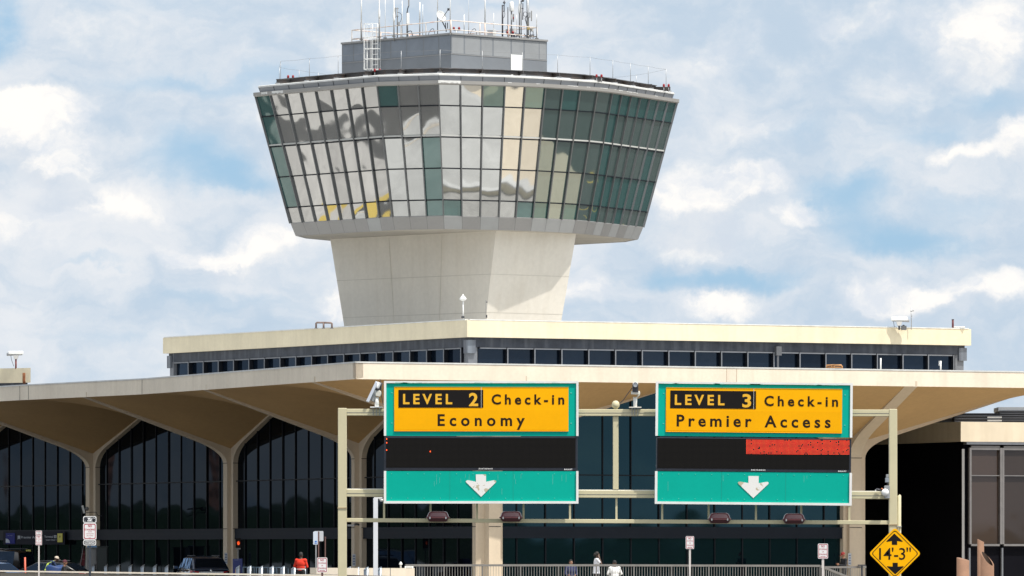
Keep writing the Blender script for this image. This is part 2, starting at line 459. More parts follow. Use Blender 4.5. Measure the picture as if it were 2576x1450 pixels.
# glass walls between the columns
def bay(A, B, m, nm, lower_doors=True, inset=.0):
    d = (B - A); Ln = d.length; d = d / Ln; nrm = Vector((d.y, -d.x))
    if nrm.y > 0: nrm = -nrm
    ztop = lambda s: ZC + .1 + (ZE - ZC) * min(s, Ln - s) / (Ln / 2)
    g = MB()
    a, b = A + d * .3, B - d * .3
    zs, zb = EYE + 1.06, EYE + .54
    # separate sheets of glass, each very slightly out of plane, as hung glazing is
    rr = random.Random(int(A.x * 100))
    for i in range(nm):
        s0, s1 = Ln * i / nm, Ln * (i + 1) / nm
        t0, t1 = rr.uniform(-.012, .012), rr.uniform(-.012, .012)
        segs = [(zs - .02, None), (-.1, zb + .02)]
        p0, p1 = A + d * s0 + nrm * t0, A + d * s1 + nrm * t1
        if s0 < Ln / 2 < s1:
            pm = A + d * Ln / 2 + nrm * (t0 + t1) / 2
            g.poly([V3(p0, zs), V3(p1, zs), V3(p1, ztop(s1)), V3(pm, ztop(Ln / 2)), V3(p0, ztop(s0))])
        else:
            g.quad(V3(p0, zs), V3(p1, zs), V3(p1, ztop(s1)), V3(p0, ztop(s0)))
        t0, t1 = rr.uniform(-.012, .012), rr.uniform(-.012, .012)
        p0, p1 = A + d * s0 + nrm * t0, A + d * s1 + nrm * t1
        g.quad(V3(p0, -.1), V3(p1, -.1), V3(p1, zb), V3(p0, zb))
    gw = g.build('glass_wall', M_GLASS, terminal, recalc=False)
    iw = MB(); a2, b2 = A - nrm * .22, B - nrm * .22  # dark backing added to stop light showing between the glass sheets
    iw.poly([V3(a2, -.1), V3(b2, -.1), V3(b2, ZC), V3((a2 + b2) / 2, ZE - .05), V3(a2, ZC)]); iw.build('interior_screen', MATS['dark_metal'], gw, recalc=False)
    fm = MB()
    for i in range(1, nm):
        s = Ln * i / nm; p = A + d * s + nrm * .05
        fm.bar(V3(p - nrm * .02, -.1), V3(p - nrm * .02, ztop(s)), .045, .05, up=V3(nrm, 0))
    fm.bar(V3(A + nrm * .05, EYE + 3.35), V3(B + nrm * .05, EYE + 3.35), .10, .05)
    fm.build('window_frame', M_DARKMETAL, gw)
    sp = MB(); sp.bar(V3(A + nrm * .09, (zs + zb) / 2), V3(B + nrm * .09, (zs + zb) / 2), .16, zs - zb)
    sp.build('spandrel', M_SPANDREL, gw)
    return gw
bay(C1, C0, m01, 9); bay(C2, C1, m12, 10); bay(C3, C2, m23, 11); bay(C4, C3, m34, 11); M_GLASS = M_GLASSF; bay(C0, CR, mR, 13)

# ------------------------------------------------------------------ upper terminal block with clerestory windows
UC = Vector((WX(1175, 325), 325)); UL = Vector((WX(410, 352.3), 352.3)); UR = Vector((WX(2443, 338.4), 338.4)); UB = UL + UR - UC
upper = thing('clerestory_block', 'beige flat roofed upper block with a ribbon of dark clerestory windows above the canopy', 'building', V3(UC, 0))
zT, zP, zB, zW = EYE + 11.42, EYE + 10.58, EYE + 10.10, EYE + 7.0
mb = MB()
cen = (UC + UB) / 2
def inset(p, k): return p + (cen - p).normalized() * k
q = [UC, UR, UB, UL]
mb.ring([[V3(p, zP) for p in q], [V3(p, zT) for p in q], [V3(inset(p, .45), zT) for p in q], [V3(inset(p, .45), zT - .35) for p in q]])
mb.ring([[V3(p, zP) for p in q], [V3(inset(p, .5), zP) for p in q]])
mb.build('parapet', M_BEIGE, upper)
mb = MB()
for a, b in ((UC, UR), (UL, UC)):
    aa, bb = inset(a, .22), inset(b, .22)
    mb.bar(V3(aa, zT + .025), V3(bb, zT + .025), .36, .05)
mb.build('coping', M_CAP, upper)
rl = MB(); rl.poly([V3(inset(p, .4), zT - .3) for p in q]); rl.build('roof', mat('gravel_roof', (.42, .41, .385), .95, var=.35, scale=.22, fine=.12), upper)
qi = [inset(p, .34) for p in q]
mb = MB(); mb.ring([[V3(p, zB) for p in qi], [V3(p, zP + .02) for p in qi]]); mb.build('metal_band', M_BAND, upper)
qw = [inset(p, .62) for p in q]
mb = MB(); mb.ring([[V3(p, 4) for p in qw], [V3(p, zB + .05) for p in qw]]); mb.build('wall', M_DARKMETAL, upper)
def clerestory(A, B, n, skip=()):
    d = (B - A); Ln = d.length; d /= Ln; nrm = Vector((d.y, -d.x))
    if nrm.dot(cen - A) > 0: nrm = -nrm
    proto = None
    rr = random.Random(n)
    for i in range(n):
        s0, s1 = Ln * i / n, Ln * (i + 1) / n
        g = MB(); tt = rr.uniform(-.02, .02)
        a, b = A + d * s0 + nrm * (.02 + tt), A + d * s1 + nrm * .02
        g.quad(V3(a, zW), V3(b, zW), V3(b, zB - .075), V3(a, zB - .075))
        w = g.build('window', M_GLASS2, upper, recalc=False)
        fm = MB()
        p = A + d * s1 + nrm * .19
        fm.bar(V3(p - nrm * .05, zW), V3(p - nrm * .05, zB - .02), .08, .22, mi=1, up=V3(nrm, 0)); fm.bar(V3(p + nrm * .075, zW), V3(p + nrm * .075, zB - .02), .06, .03, up=V3(nrm, 0))  # deep part in dark metal: the shade of the reveal as colour
        fm.bar(V3(A + d * s0 + nrm * .13, zB - .045), V3(A + d * (s1 - .06) + nrm * .13, zB - .045), .22, .06)
        fm.build('fin_frame', [M_FIN, M_DARKMETAL], w)
dl = (UL - UC).normalized(); dr = (UR - UC).normalized()
clerestory(qw[0] + dr * .45, qw[1] - dr * .5, 18)
clerestory(qw[3] - dl * .45, qw[0] + dl * .45, 18)
mb = MB()
for p, a, b in ((UC, dr, dl), (UL, -dl, None), (UR, -dr, None)):
    c = inset(p, .55)
    mb = MB(); mb.box(V3(c, (zB + zP) / 2 - .22), (.46, .46, .66), M=Matrix.Rotation(.45, 3, 'Z')); mb.build('corner_panel', mat('corner_blue_grey', (.11, .12, .145), .5, .3, var=.2, streak=.5, dirt=(.35, .4, .45)), upper)
for p in (UC, UL, UR):
    mb2 = MB(); c = inset(p, .75); mb2.box(V3(c, 8.5), (.5, .5, 8), M=Matrix.Rotation(.45, 3, 'Z')); mb2.build('corner_pier', M_FIN, upper)
pp = qw[0] + (qw[1] - qw[0]) * .615 - LV * .30
mb = MB(); mb.box(V3(pp, (zB + zP) / 2 - .2), (.30, .26, .46), M=Matrix.Rotation(.47, 3, 'Z')); mb.bar(V3(pp, 6), V3(pp, zB), .10, .22); mb.build('pier', mat('pier_grey', (.10, .105, .115), .55, var=.2), upper)

# wing of the terminal seen past the left end of the canopy
a = Vector((WX(77, 372), 372)); wr = Vector((-.84, .54)); wb = Vector((-.45, .89))
wq = [a, a + wr * 30, a + wr * 30 + wb * 14, a + wb * 14]
wing = thing('terminal_wing', 'low beige terminal wing with parapet and rusty drainpipes behind the canopy roof', 'building', V3(a, 0))
zt, zp = EYE + (1385 - 925.5) / F * 372, EYE + (1385 - 962.5) / F * 372
mb = MB(); mb.prism([V3(p, zp) for p in wq], (0, 0, zt - zp)); mb.build('parapet', M_BEIGE, wing)
cw = (wq[0] + wq[2]) / 2
mb = MB(); mb.prism([V3(p + (cw - p).normalized() * .25, 0) for p in wq], (0, 0, zp - .004)); mb.build('wall', M_BAND, wing)
mb = MB()
for xv in (58.5, 62):
    p = W(xv, 940, 371.4)
    mb.tube([W(xv, 938, 371.75), W(xv, 958, 371.75), W(xv + 1, 965, 371.75)], .045, 6)
mb.build('drainpipe', mat('rust', (.20, .075, .03), .9, var=.4, scale=6), wing)

# low block to the right of the canopy
lb = Vector((WX(2417, 312), 312)); ld = RF
lq = [lb, lb + ld * 40, lb + ld * 40 + LV * 30, lb + LV * 30]
low = thing('low_annex', 'low annex with a cream fascia over tall grey framed windows beside the canopy end', 'building', V3(lb, 0))
k = 312 / F
zt, zp = EYE + (1385 - 1061) * k, EYE + (1385 - 1111) * k
mb = MB(); mb.ring([[V3(p, zp) for p in lq], [V3(p, zt) for p in lq], [V3(p + (lq[2] - lb) * .008, zt) for p in lq]])
mb.poly([V3(p, zp + .01) for p in lq]); mb.poly([V3(p, zt - .01) for p in lq])
mb.build('fascia', mat('annex_cream', (.72, .62, .47), .8, var=.08, scale=.8, streak=.3, dirt=(.5, .4, .27)), low)
ins = [lb + RF * .3 + LV * .3, lb + ld * 39.6 + LV * .3, lb + ld * 39.6 + LV * 29, lb + RF * .3 + LV * 29]
mb = MB(); mb.ring([[V3(p, 0) for p in ins], [V3(p, zp) for p in ins]]); mb.build('wall', mat('annex_black', (.005, .005, .008), .7, var=.1, spec=.06), low)
nrm = Vector((.4548, -.8906))
zs = EYE + (1385 - 1368) * k; zw = EYE + (1385 - 1126) * k
A0 = ins[0]
for i in range(5):
    s0, s1 = .25 + 1.82 * i, .25 + 1.82 * (i + 1)
    g = MB(); pa, pb = A0 + ld * s0 + nrm * .08, A0 + ld * (s1 - .12) + nrm * .08
    g.quad(V3(pa, zs), V3(pb, zs), V3(pb, zw), V3(pa, zw))
    w = g.build('window', glass_mat('annex_glass_%d' % i, (.72, .74, .80), (.03, .02, .02, .02, .02)[i], .03, .006, .4, ((.054, .037, .029), (.038, .028, .023), (.03, .03, .03), (.03, .03, .03), (.03, .03, .03))[i]), low, recalc=False)
    fm = MB()
    for s, wd in ((s0, .11), (s1 - .12, .11)):
        p = A0 + ld * s + nrm * .16; fm.bar(V3(p, zs - .02), V3(p, zw), wd, .16, up=V3(nrm, 0))
    zm = EYE + (1385 - 1196) * k
    for z, h in ((zw, .2), (zm, .045), (zs - .06, .1)):
        fm.bar(V3(A0 + ld * (s0 + .056) + nrm * .15, z), V3(A0 + ld * (s1 - .176) + nrm * .15, z), .12, h)
    fm.build('window_frame', mat('annex_frame', (.20, .19, .19), .5, .2, var=.12, scale=3), w)
    dm = MB(); p = A0 + ld * s0 + nrm * .1; dm.bar(V3(p, 0), V3(p, zs - .2), .09, .12, up=V3(nrm, 0)); dm.build('lower_mullion', M_FIN, low)
mb = MB(); mb.bar(V3(lb + RF * .18 + LV * .1 , 0), V3(lb + RF * .18 + LV * .1, zp - .35), .12, .12); mb.build('corner_pipe', mat('pipe_grey', (.36, .36, .36), .6, var=.1), low)
# soffit band below fascia
mb = MB(); mb.bar(V3(A0 + nrm * .14, zp - .07), V3(A0 + ld * 39 + nrm * .14, zp - .07), .3, .12); mb.build('trim_band', M_FIN, low)
# plant on that roof
def roof_unit(xa, xb, yt, yb, D, depth, label, slats, light_top):
    pa, pb = W(xa, yb, D), W(xb, yb, D); zt_ = W(xa, yt, D).z
    t = thing('rooftop_unit', label, 'rooftop plant', (pa + pb) / 2)
    c = (pa + pb) / 2; h = zt_ - pa.z
    mb = MB(); mb.box((c.x, c.y + depth / 2, pa.z + h / 2), ((pb - pa).x, depth, h)); mb.build('casing', mat('louver_black', (.018, .02, .028), .5, var=.2), t)
    mb = MB()
    for i in range(slats):
        z = pa.z + h * (i + .5) / slats
        mb.bar((pa.x + .02, c.y - .04, z), (pb.x - .02, c.y - .04, z), .09, .05)
    mb.build('louver_slat', mat('louver_dark', (.05, .055, .07), .45, var=.2), t)
    mb = MB(); mb.box((c.x, c.y + depth / 2, zt_ + .03), ((pb - pa).x + .06, depth + .1, .07 if not light_top else .2)); mb.build('lid', M_PANELB if light_top else M_DARKMETAL, t)
    return t
roof_unit(2513, 2640, 1031, 1066, 318, 3, 'tall black louvered rooftop unit with grey top on the annex', 6, True)
t = roof_unit(2400, 2515, 1043, 1064, 316, 2.5, 'long low dark rooftop unit beside the tall louvered one', 3, False)
mb = MB()
for y in (1050, 1058): mb.bar(W(2484, y, 315.4), W(2520, y, 315.4), .1, .07)
mb.build('duct', M_GALV, t)
roof_unit(2372, 2398, 1050, 1064, 316.5, 1.2, 'small grey metal box on the annex roof under the canopy edge', 2, True)

# blocks across the apron that the hall glass mirrors
def far_block(x, y, w, d, h, wallm, label, rows, cols, name):
    t = thing(name, label, 'building', (x, y, -.15)); c = Vector((x, y, 0)); an = atan2(-y + 312, -x - 14)
    Rm = Matrix.Rotation(an + pi / 2, 3, 'Z')
    q = [Rm @ Vector((sx * w / 2, sy * d / 2, 0)) + c for sx, sy in ((-1, -1), (1, -1), (1, 1), (-1, 1))]
    mb = MB(); mb.prism([p - Vector((0, 0, .15)) for p in q], (0, 0, h)); mb.build('wall', wallm, t)
    mb = MB(); mb.prism([p + Vector((0, 0, h - .15)) for p in [c + (p - c) * 1.02 for p in q]], (0, 0, .5)); mb.build('roof', M_PANEL, t)
    for r in range(rows):
        for k in range(cols):
            for sgn in (1, -1):
                p = c + Rm @ Vector(((k + .5) / cols * w - w / 2, sgn * (d / 2 + .03), h * (r + .55) / rows)); mb = MB(); mb.box(p, (w / cols * .55, .1, h / rows * .5), M=Rm); mb.build('window', M_DARKMETAL, t)
far_block(-2040, 2100, 13, 12, 60, mat('pink_brick', (.50, .24, .17), .85, var=.15, scale=.1), 'distant pink brick tower block mirrored in the hall glass', 8, 3, 'tower_block')
far_block(-228, 436, 7, 10, 6.4, mat('tan_block', (.42, .35, .26), .85, var=.15, scale=.3), 'small tan depot across the apron mirrored in the hall glass', 2, 4, 'depot')
# ------------------------------------------------------------------ control tower
tower = thing('control_tower', 'pale concrete airport control tower with a flared glass cab and grey penthouse', 'tower', (-2.4, 353, 0))
CC = Vector((-2.35, 353.0))
def cabpt(zx, zy):
    x = 628.9 + zx * .43945; y = zy * .43945
    D = 24.17 * F / (YH - y)
    return Vector((WX(x, D), D))
keys = [(36, 553), (120, 545), (730, 492), (1080, 482), (1460, 493), (1690, 503), (1985, 523), (2070, 533), (2440, 590)]
kp = [cabpt(*k) for k in keys]
# smooth the measured plan a little and set out one vertex per mullion
segs = [(0, 1, 1), (1, 2, 7), (2, 3, 3), (3, 4, 3), (4, 5, 2), (5, 6, 3), (6, 7, 1), (7, 8, 7)]
# measured mullion columns between the plan points
plan = []
for a, b, n_ in segs:
    for i in range(n_):
        plan.append(kp[a] + (kp[b] - kp[a]) * i / n_)
plan.append(kp[-1])
plan += [CC * 2 - p for p in plan[1:-1]]          # far side: the same plan turned half way round
N = len(plan)
def loop(k, z, push=0.0):
    out = []
    for p in plan:
        d = p - CC; out.append(V3(CC + d * k + d.normalized() * push, EYE + z))
    return out
zg1, zg0 = 24.17, 17.45
KB = .838
# shaft (rectangular, flaring upwards)
sc = Vector((-.84, 344.5)); sl = Vector((-9.80, 353.6)) - sc; sr = Vector((3.4, 347.8)) - sc
def shaft_ring(z, k, push=0.0):
    k = k / .62; u, v = sl.normalized(), sr.normalized()
    a = sc + u * (k - push) + v * (.2 * k - push); d = sc + sr + u * (k - push) - v * (.1 * k - push)
    b = sc + sl - u * (.9 * k - push) + v * (.15 * k - push); c = sc + sl + sr - u * (.9 * k - push) - v * (.5 * k - push)
    return [V3(p, EYE + z) for p in (a, d, c, b)]
mb = MB()
prof = [(16.79, 0), (12.2, .62), (6, 1.40), (-1.8, 1.5)]
mb.ring([shaft_ring(z, k) for z, k in prof]); sh = mb.build('shaft', M_TOWERC, tower)
jm = MB()
for z in (14.55, 12.55):
    k = .62 * (16.79 - z) / 4.59
    r_ = shaft_ring(z, k, .004); r2 = shaft_ring(z - .03, k + .004, .004)
    for i in range(4):
        jm.quad(r_[i], r_[(i + 1) % 4], r2[(i + 1) % 4], r2[i])
for fr_ in (.36, .68):
    for (zA, kA), (zB_, kB_) in (((16.7, .01), (12.2, .62)),):
        A_, B_ = shaft_ring(zA, kA, .003), shaft_ring(zB_, kB_, .003)
        for i, j in ((3, 0),):
            p, q_ = A_[i].lerp(A_[j], fr_), B_[i].lerp(B_[j], fr_)
            jm.bar(p, q_, .022, .008)
jm.build('cast_joint', mat('shaft_joint', (.56, .525, .46), .9, var=.1), sh)
# soffit, base band, glass strips, upper fascias, roof
mb = MB()
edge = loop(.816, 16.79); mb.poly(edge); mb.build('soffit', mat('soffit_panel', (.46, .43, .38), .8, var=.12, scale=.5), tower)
rr = random.Random(5); mb = MB()
Lo, Hi = loop(.816, 16.785), loop(KB, 17.43, .02)
mb.ring([loop(.816, 16.79, -.25), Lo])
for i in range(N):
    j = (i + 1) % N; kind_ = 1 if rr.random() < .36 else 0
    e = .010; a_, b_, c_, d_ = Lo[i], Lo[j], Hi[j], Hi[i]
    q4 = [a_.lerp(b_, e), a_.lerp(b_, 1 - e), d_.lerp(c_, 1 - e), d_.lerp(c_, e)]
    mb.add(q4, [(0, 1, 2, 3)], kind_); mb.add([q4[1], b_, c_, q4[2]], [(0, 1, 2, 3)], 2); mb.add([a_, q4[0], q4[3], d_], [(0, 1, 2, 3)], 2)
mb.ring([Hi, loop(KB, 17.47, .02), loop(KB, 17.47, -.2)])
mb.build('base_band', [M_PANEL, mat('plate_light', (.35, .355, .355), .5, .2, var=.06), mat('plate_gap', (.14, .14, .14), .6, var=.1)], tower)
# glass: one window per strip, five lights of glass in each, each light a touch out of plane
rows = [0, .122, .363, .60, .839, 1.0]
T_, B_ = loop(1.0, zg1), loop(KB, zg0)
rr = random.Random(11)
teal = {20: (0, 1, 2, 3, 4), 21: (1, 4), 22: (1, 4), 23: (0, 1, 4), 24: (1, 4), 25: (1, 2, 4), 26: (1, 4), 10: (0, 1, 2), 11: (0,), 8: (4,), 13: (4,), 15: (0, 4), 0: (1, 2, 3, 4), 27: (0, 1, 2, 3, 4), 16: (0,), 18: (0,), 17: (4,)}  # strip and rows whose dark reflection is painted as a tint
for i in range(N):
    j = (i + 1) % N
    g = MB()
    a0, a1, b0, b1 = B_[i], T_[i], B_[j], T_[j]
    out = V3(((a1 + b1) / 2).xy - CC, 0).normalized()
    for r in range(5):
        u0, u1 = rows[r], rows[r + 1]
        p = [a0.lerp(a1, u0), b0.lerp(b1, u0), b0.lerp(b1, u1), a0.lerp(a1, u1)]
        w = [rr.gauss(0, .005) for _ in range(3)]; w.append(w[0] + w[2] - w[1])
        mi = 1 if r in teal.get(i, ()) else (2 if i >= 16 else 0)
        # a 3 x 4 grid with a slight pillow so that reflections bend as in real sealed units
        vs, fs = [], []
        bow = rr.uniform(.001, .007) * rr.choice((-1, 1))
        nu, nv = 6, 8
        for jj in range(nv + 1):
            for ii in range(nu + 1):
                s, t = ii / nu, jj / nv
                q_ = p[0] * (1 - s) * (1 - t) + p[1] * s * (1 - t) + p[2] * s * t + p[3] * (1 - s) * t
                h = w[0] * (1 - s) * (1 - t) + w[1] * s * (1 - t) + w[2] * s * t + w[3] * (1 - s) * t
                h += bow * (16 * s * (1 - s) * t * (1 - t))
                vs.append(q_ + out * h)
        fs = [(b_ * (nu + 1) + a_, b_ * (nu + 1) + a_ + 1, (b_ + 1) * (nu + 1) + a_ + 1, (b_ + 1) * (nu + 1) + a_) for b_ in range(nv) for a_ in range(nu)]
        g.add(vs, fs, mi, True)
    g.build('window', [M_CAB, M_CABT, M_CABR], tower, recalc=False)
mb = MB(); mh = MB(); mw = MB()
for i in range(N):
    j = (i + 1) % N
    out = V3(plan[i] - CC, 0).normalized()
    mb.bar(B_[i] + out * .04, T_[i] + out * .04, .058, .12, up=out)
    for r in range(1, 5):
        u = rows[r]
        mh.bar(B_[i].lerp(T_[i], u) + out * .025, B_[j].lerp(T_[j], u) + out * .025, .05, .05)
    mw.bar(B_[i].lerp(T_[i], .615) + out * .03, B_[j].lerp(T_[j], .615) + out * .03, .03, .075)
mb.build('mullion', M_MULL, tower); mh.build('transom', M_DARKMETAL, tower); mw.build('ledge_trim', mat('ledge_white', (.44, .44, .42), .6, var=.1), tower)
mb = MB()
mb.ring([loop(1, zg1 - .02, -.1), loop(1, zg1 - .02, .10), loop(1, zg1 + .03, .16), loop(1, zg1 + .20, .17), loop(1, zg1 + .21, -.3)])
mb.build('fascia', mat('peeling_fascia', (.30, .29, .275), .6, .1, var=.06), tower)
mb = MB()
mb.ring([loop(1, zg1 + .2, -.24), loop(1, zg1 + .47, -.14), loop(1, zg1 + .49, -.5)])
mb.build('upper_fascia', M_PANELB, tower)
mb = MB(); mb.ring([loop(1, zg1 + .47, -.10), loop(1, zg1 + .55, -.10), loop(1, zg1 + .58, -.16), loop(1, zg1 + .58, -.6), loop(1, zg1 + .4, -.6)])
mb.build('coping', M_CAP, tower)
rf = MB(); rf.poly(loop(1, zg1 + .45, -.55)); rf.build('roof', M_ROOF, tower)
# seams between fascia plates and bare patches where the paint has come off
mb = MB()
for i in range(N):
    out = V3(plan[i] - CC, 0).normalized(); p = V3(plan[i], EYE + zg1)
    mb.bar(p + out * -.222 + Vector((0, 0, .22)), p + out * -.128 + Vector((0, 0, .46)), .02, .012, up=out)
mb.build('seam', M_DARKMETAL, tower)
mb = MB(); rr = random.Random(21)
def peel(i, s0, s1, u0, u1):
    j = (i + 1) % N
    A, B = loop(1, zg1 + .03, .166), loop(1, zg1 + .20, .176)
    n_ = max(5, int((s1 - s0) * 14)); lo, hi = [], []
    for k in range(n_ + 1):
        s = s0 + (s1 - s0) * k / n_
        a, b = A[i].lerp(A[j], s), B[i].lerp(B[j], s)
        lo.append(a.lerp(b, u0 + rr.uniform(0, .35) * (u1 - u0))); hi.append(a.lerp(b, u1 - rr.uniform(0, .06)))
    mb.poly(lo + hi[::-1])
peel(0, .55, .95, .1, .9); peel(1, .25, 1.0, .0, .95)
peel(11, 0, 1.0, .05, 1.0)
for i, s0, s1 in ((14, .1, .3), (15, .5, .7), (17, .2, .8), (18, .3, .5), (19, .1, .6), (20, .05, .2), (20, .5, .9), (21, .3, .9), (22, .0, .5), (4, .3, .42), (24, .3, .6)):
    peel(i, s0, s1, .72, 1.0)
mb.build('peeled_paint', M_CAP, tower)
# window-washing track, its outriggers, the posts and the wire
mb = MB()
RZ = 25.0
for z, h, w, mi_ in ((RZ + .10, .03, .18, 1), (RZ, .18, .03, 0), (RZ - .10, .03, .18, 0)):
    Lp = loop(.90, z)
    for i in range(N):
        mb.bar(Lp[i], Lp[(i + 1) % N], w, h, mi_)
mb.build('track_beam', [M_STEEL, mat('flange_sunlit', (.24, .24, .25), .45, .5, var=.5, scale=1.0, streak=.5, dirt=(.10, .055, .03))], tower)  # top flange paler, sunlight put into its colour; rust streaks are real
posts = []
for i in range(1, N, 2):
    Lp0, Lp1 = loop(.80, RZ - .06), loop(1.0, RZ - .06, -.32)
    a, b = Lp0[i], Lp1[i]
    mb = MB(); mb.bar(a, b, .03, .15)
    mb.bar(a + Vector((0, 0, .085)), b + Vector((0, 0, .085)), .14, .02); mb.bar(a - Vector((0, 0, .085)), b - Vector((0, 0, .085)), .14, .02)
    mb.build('outrigger', M_STEEL, tower)
    p = a.lerp(b, .88) + Vector((0, 0, .12)); posts.append(p)
    mb = MB(); mb.tube([p, p + Vector((0, 0, .95))], .014, 6); mb.build('stanchion', M_GALV, tower)
    mb = MB(); q_ = a.lerp(b, .97); mb.box(q_ + Vector((0, 0, -.14)), (.25, .25, .05)); mb.build('foot_plate', M_GALV, tower)
mb = MB()
for i in range(len(posts)):
    a, b = posts[i] + Vector((0, 0, .93)), posts[(i + 1) % len(posts)] + Vector((0, 0, .93))
    mb.tube([a, a.lerp(b, .5) - Vector((0, 0, .03)), b], .005, 4)
mb.build('guard_wire', M_POLE, tower)
def obstruction(p, parent, h=.3):
    for dx in (-.13, .13):
        mb = MB(); mb.tube([p + Vector((dx, 0, -.25)), p + Vector((dx, 0, .0))], .025, 6); mb.bar(p + Vector((-.13, 0, -.2)), p + Vector((.13, 0, -.2)), .03, .03)
        st = mb.build('lamp_stem', M_GALV, parent)
        mb = MB(); mb.lathe(p + Vector((dx, 0, 0)), [(.035, 0), (.065, .02), (.06, .13), (.03, .17)], 10); mb.build('red_lens', M_RED, st)
obstruction(W(731, 197, 349.5), tower); obstruction(W(949, 181, 343), tower); obstruction(W(1507, 195, 345.5), tower); obstruction(W(1676, 219, 353), tower)

# penthouse
pc = Vector((WX(1135, 347), 347)); pl = Vector((WX(860, 353.8), 353.8)) - pc; pr = Vector((WX(1376, 351.9), 351.9)) - pc
ZP1, ZP0 = EYE + 27.34, EYE + 24.5
pq = [pc, pc + pr, pc + pl + pr, pc + pl]
mb = MB(); mb.ring([[V3(p, ZP0) for p in pq], [V3(p, ZP1) for p in pq]]); mb.poly([V3(p, ZP1 - .12) for p in pq])
ph = mb.build('penthouse', M_PENT, tower)
pcn = (pq[0] + pq[2]) / 2
mb = MB()
for i in range(4):
    a, b = pq[i], pq[(i + 1) % 4]
    mb.bar(V3(a, ZP1 + .01), V3(b, ZP1 + .01), .16, .09)
mb.build('coping', M_PANEL, ph)
def wall_plate(o0, d, s0, s1, z0, z1, name, m, push=.006):
    Ln = d.length; u = d / Ln; nrm = Vector((u.y, -u.x))
    if nrm.dot(pcn - o0) > 0: nrm = -nrm
    mb = MB(); a, b = o0 + u * s0 + nrm * push, o0 + u * s1 + nrm * push
    mb.prism([V3(a, z0), V3(b, z0), V3(b, z1), V3(a, z1)], V3(-nrm * .02, 0))
    return mb.build(name, m, ph)
for s0, s1 in ((.06, .9), (1.0, 2.1), (2.2, 3.0), (3.1, 4.35), (4.45, 5.3), (5.4, 6.45), (6.5, 7.0)):
    wall_plate(pc, pr, s0, s1, ZP1 - 1.02, ZP1 - .09, 'cladding_plate', M_PENTL)
for s0, s1 in ((.06, .95), (1.05, 2.2), (2.3, 3.6), (3.7, 4.9), (5.0, 6.2), (6.9, 8.0), (8.1, 8.95)):
    wall_plate(pc, pl, s0, s1, ZP1 - 1.0, ZP1 - .10, 'cladding_plate', mat('plate_sky_shade', (.185, .21, .245), .6, .1, var=.15, scale=1.0))  # left plates bluer and darker, sky-lit shade put into their colour
dd = wall_plate(pc, pr, 4.42, 5.18, ZP0, EYE + (1385 - 137.5) / F * 350.2, 'door', M_WHITE_D, .02)
wall_plate(pc, pr, 4.36, 4.42, ZP0, EYE + (1385 - 136.5) / F * 350.2, 'door_frame', M_CAP, .03)
wall_plate(pc, pr, 5.18, 5.24, ZP0, EYE + (1385 - 136.5) / F * 350.2, 'door_frame', M_CAP, .03)
mb = MB()
for d, sgn in ((pl, 1), (pr, 1)):
    u = d.normalized(); nrm = Vector((u.y, -u.x))
    if nrm.dot(pcn - pc) > 0: nrm = -nrm
    mb.bar(V3(pc + nrm * .008, ZP1 - 1.06), V3(pc + d + nrm * .008, ZP1 - 1.06), .02, .03)
mb.build('seam', M_PANEL, ph)
# roof railing of the penthouse, painted white and orange, peeling
mb = MB()
ri = [p + (pcn - p).normalized() * .55 for p in pq]
ri[0] = pq[0] + (pcn - pq[0]).normalized() * .15
for z in (.24, .72):
    for i in range(4):
        mb.tube([V3(ri[i], ZP1 + z), V3(ri[(i + 1) % 4], ZP1 + z)], .026, 6)
for i in range(4):
    a, b = ri[i], ri[(i + 1) % 4]; k = max(3, int((b - a).length / 1.7))
    for s in range(k):
        p = a.lerp(b, s / k); mb.tube([V3(p, ZP1 - .1), V3(p, ZP1 + .74)], .026, 6)
mb.build('railing', M_RAIL, ph)
# caged ladder on the left face
u = pl.normalized(); nrm = Vector((u.y, -u.x)); nrm = nrm if nrm.dot(pcn - pc) < 0 else -nrm
l0 = pc + u * 5.95 + nrm * .25
mb = MB()
for s in (-.22, .22):
    p = l0 + u * s; mb.tube([V3(p, EYE + 24.75), V3(p, ZP1 + .85)], .022, 6)
z = EYE + 24.9
while z < ZP1 + .8:
    mb.tube([V3(l0 - u * .22, z), V3(l0 + u * .22, z)], .016, 5); z += .28
mb.build('ladder', M_WHITE, ph)
mb = MB()
def hoop(z, k=1.0):
    return [V3(l0 + u * (.26 * cos(a)) * 1.6 * k + nrm * (.72 * max(sin(a), 0)) * k, z) for a in [pi * i / 8 for i in range(9)]]
for z in (EYE + 25.75, EYE + 26.3, EYE + 26.85, ZP1 + .1, ZP1 + .85):
    mb.tube(hoop(z), .014, 5)
ha, hb = hoop(EYE + 25.75), hoop(ZP1 + .85)
for i in range(0, 9):
    mb.tube([ha[i], hb[i]], .010, 5)
mb.build('ladder_cage', M_WHITE, ph)

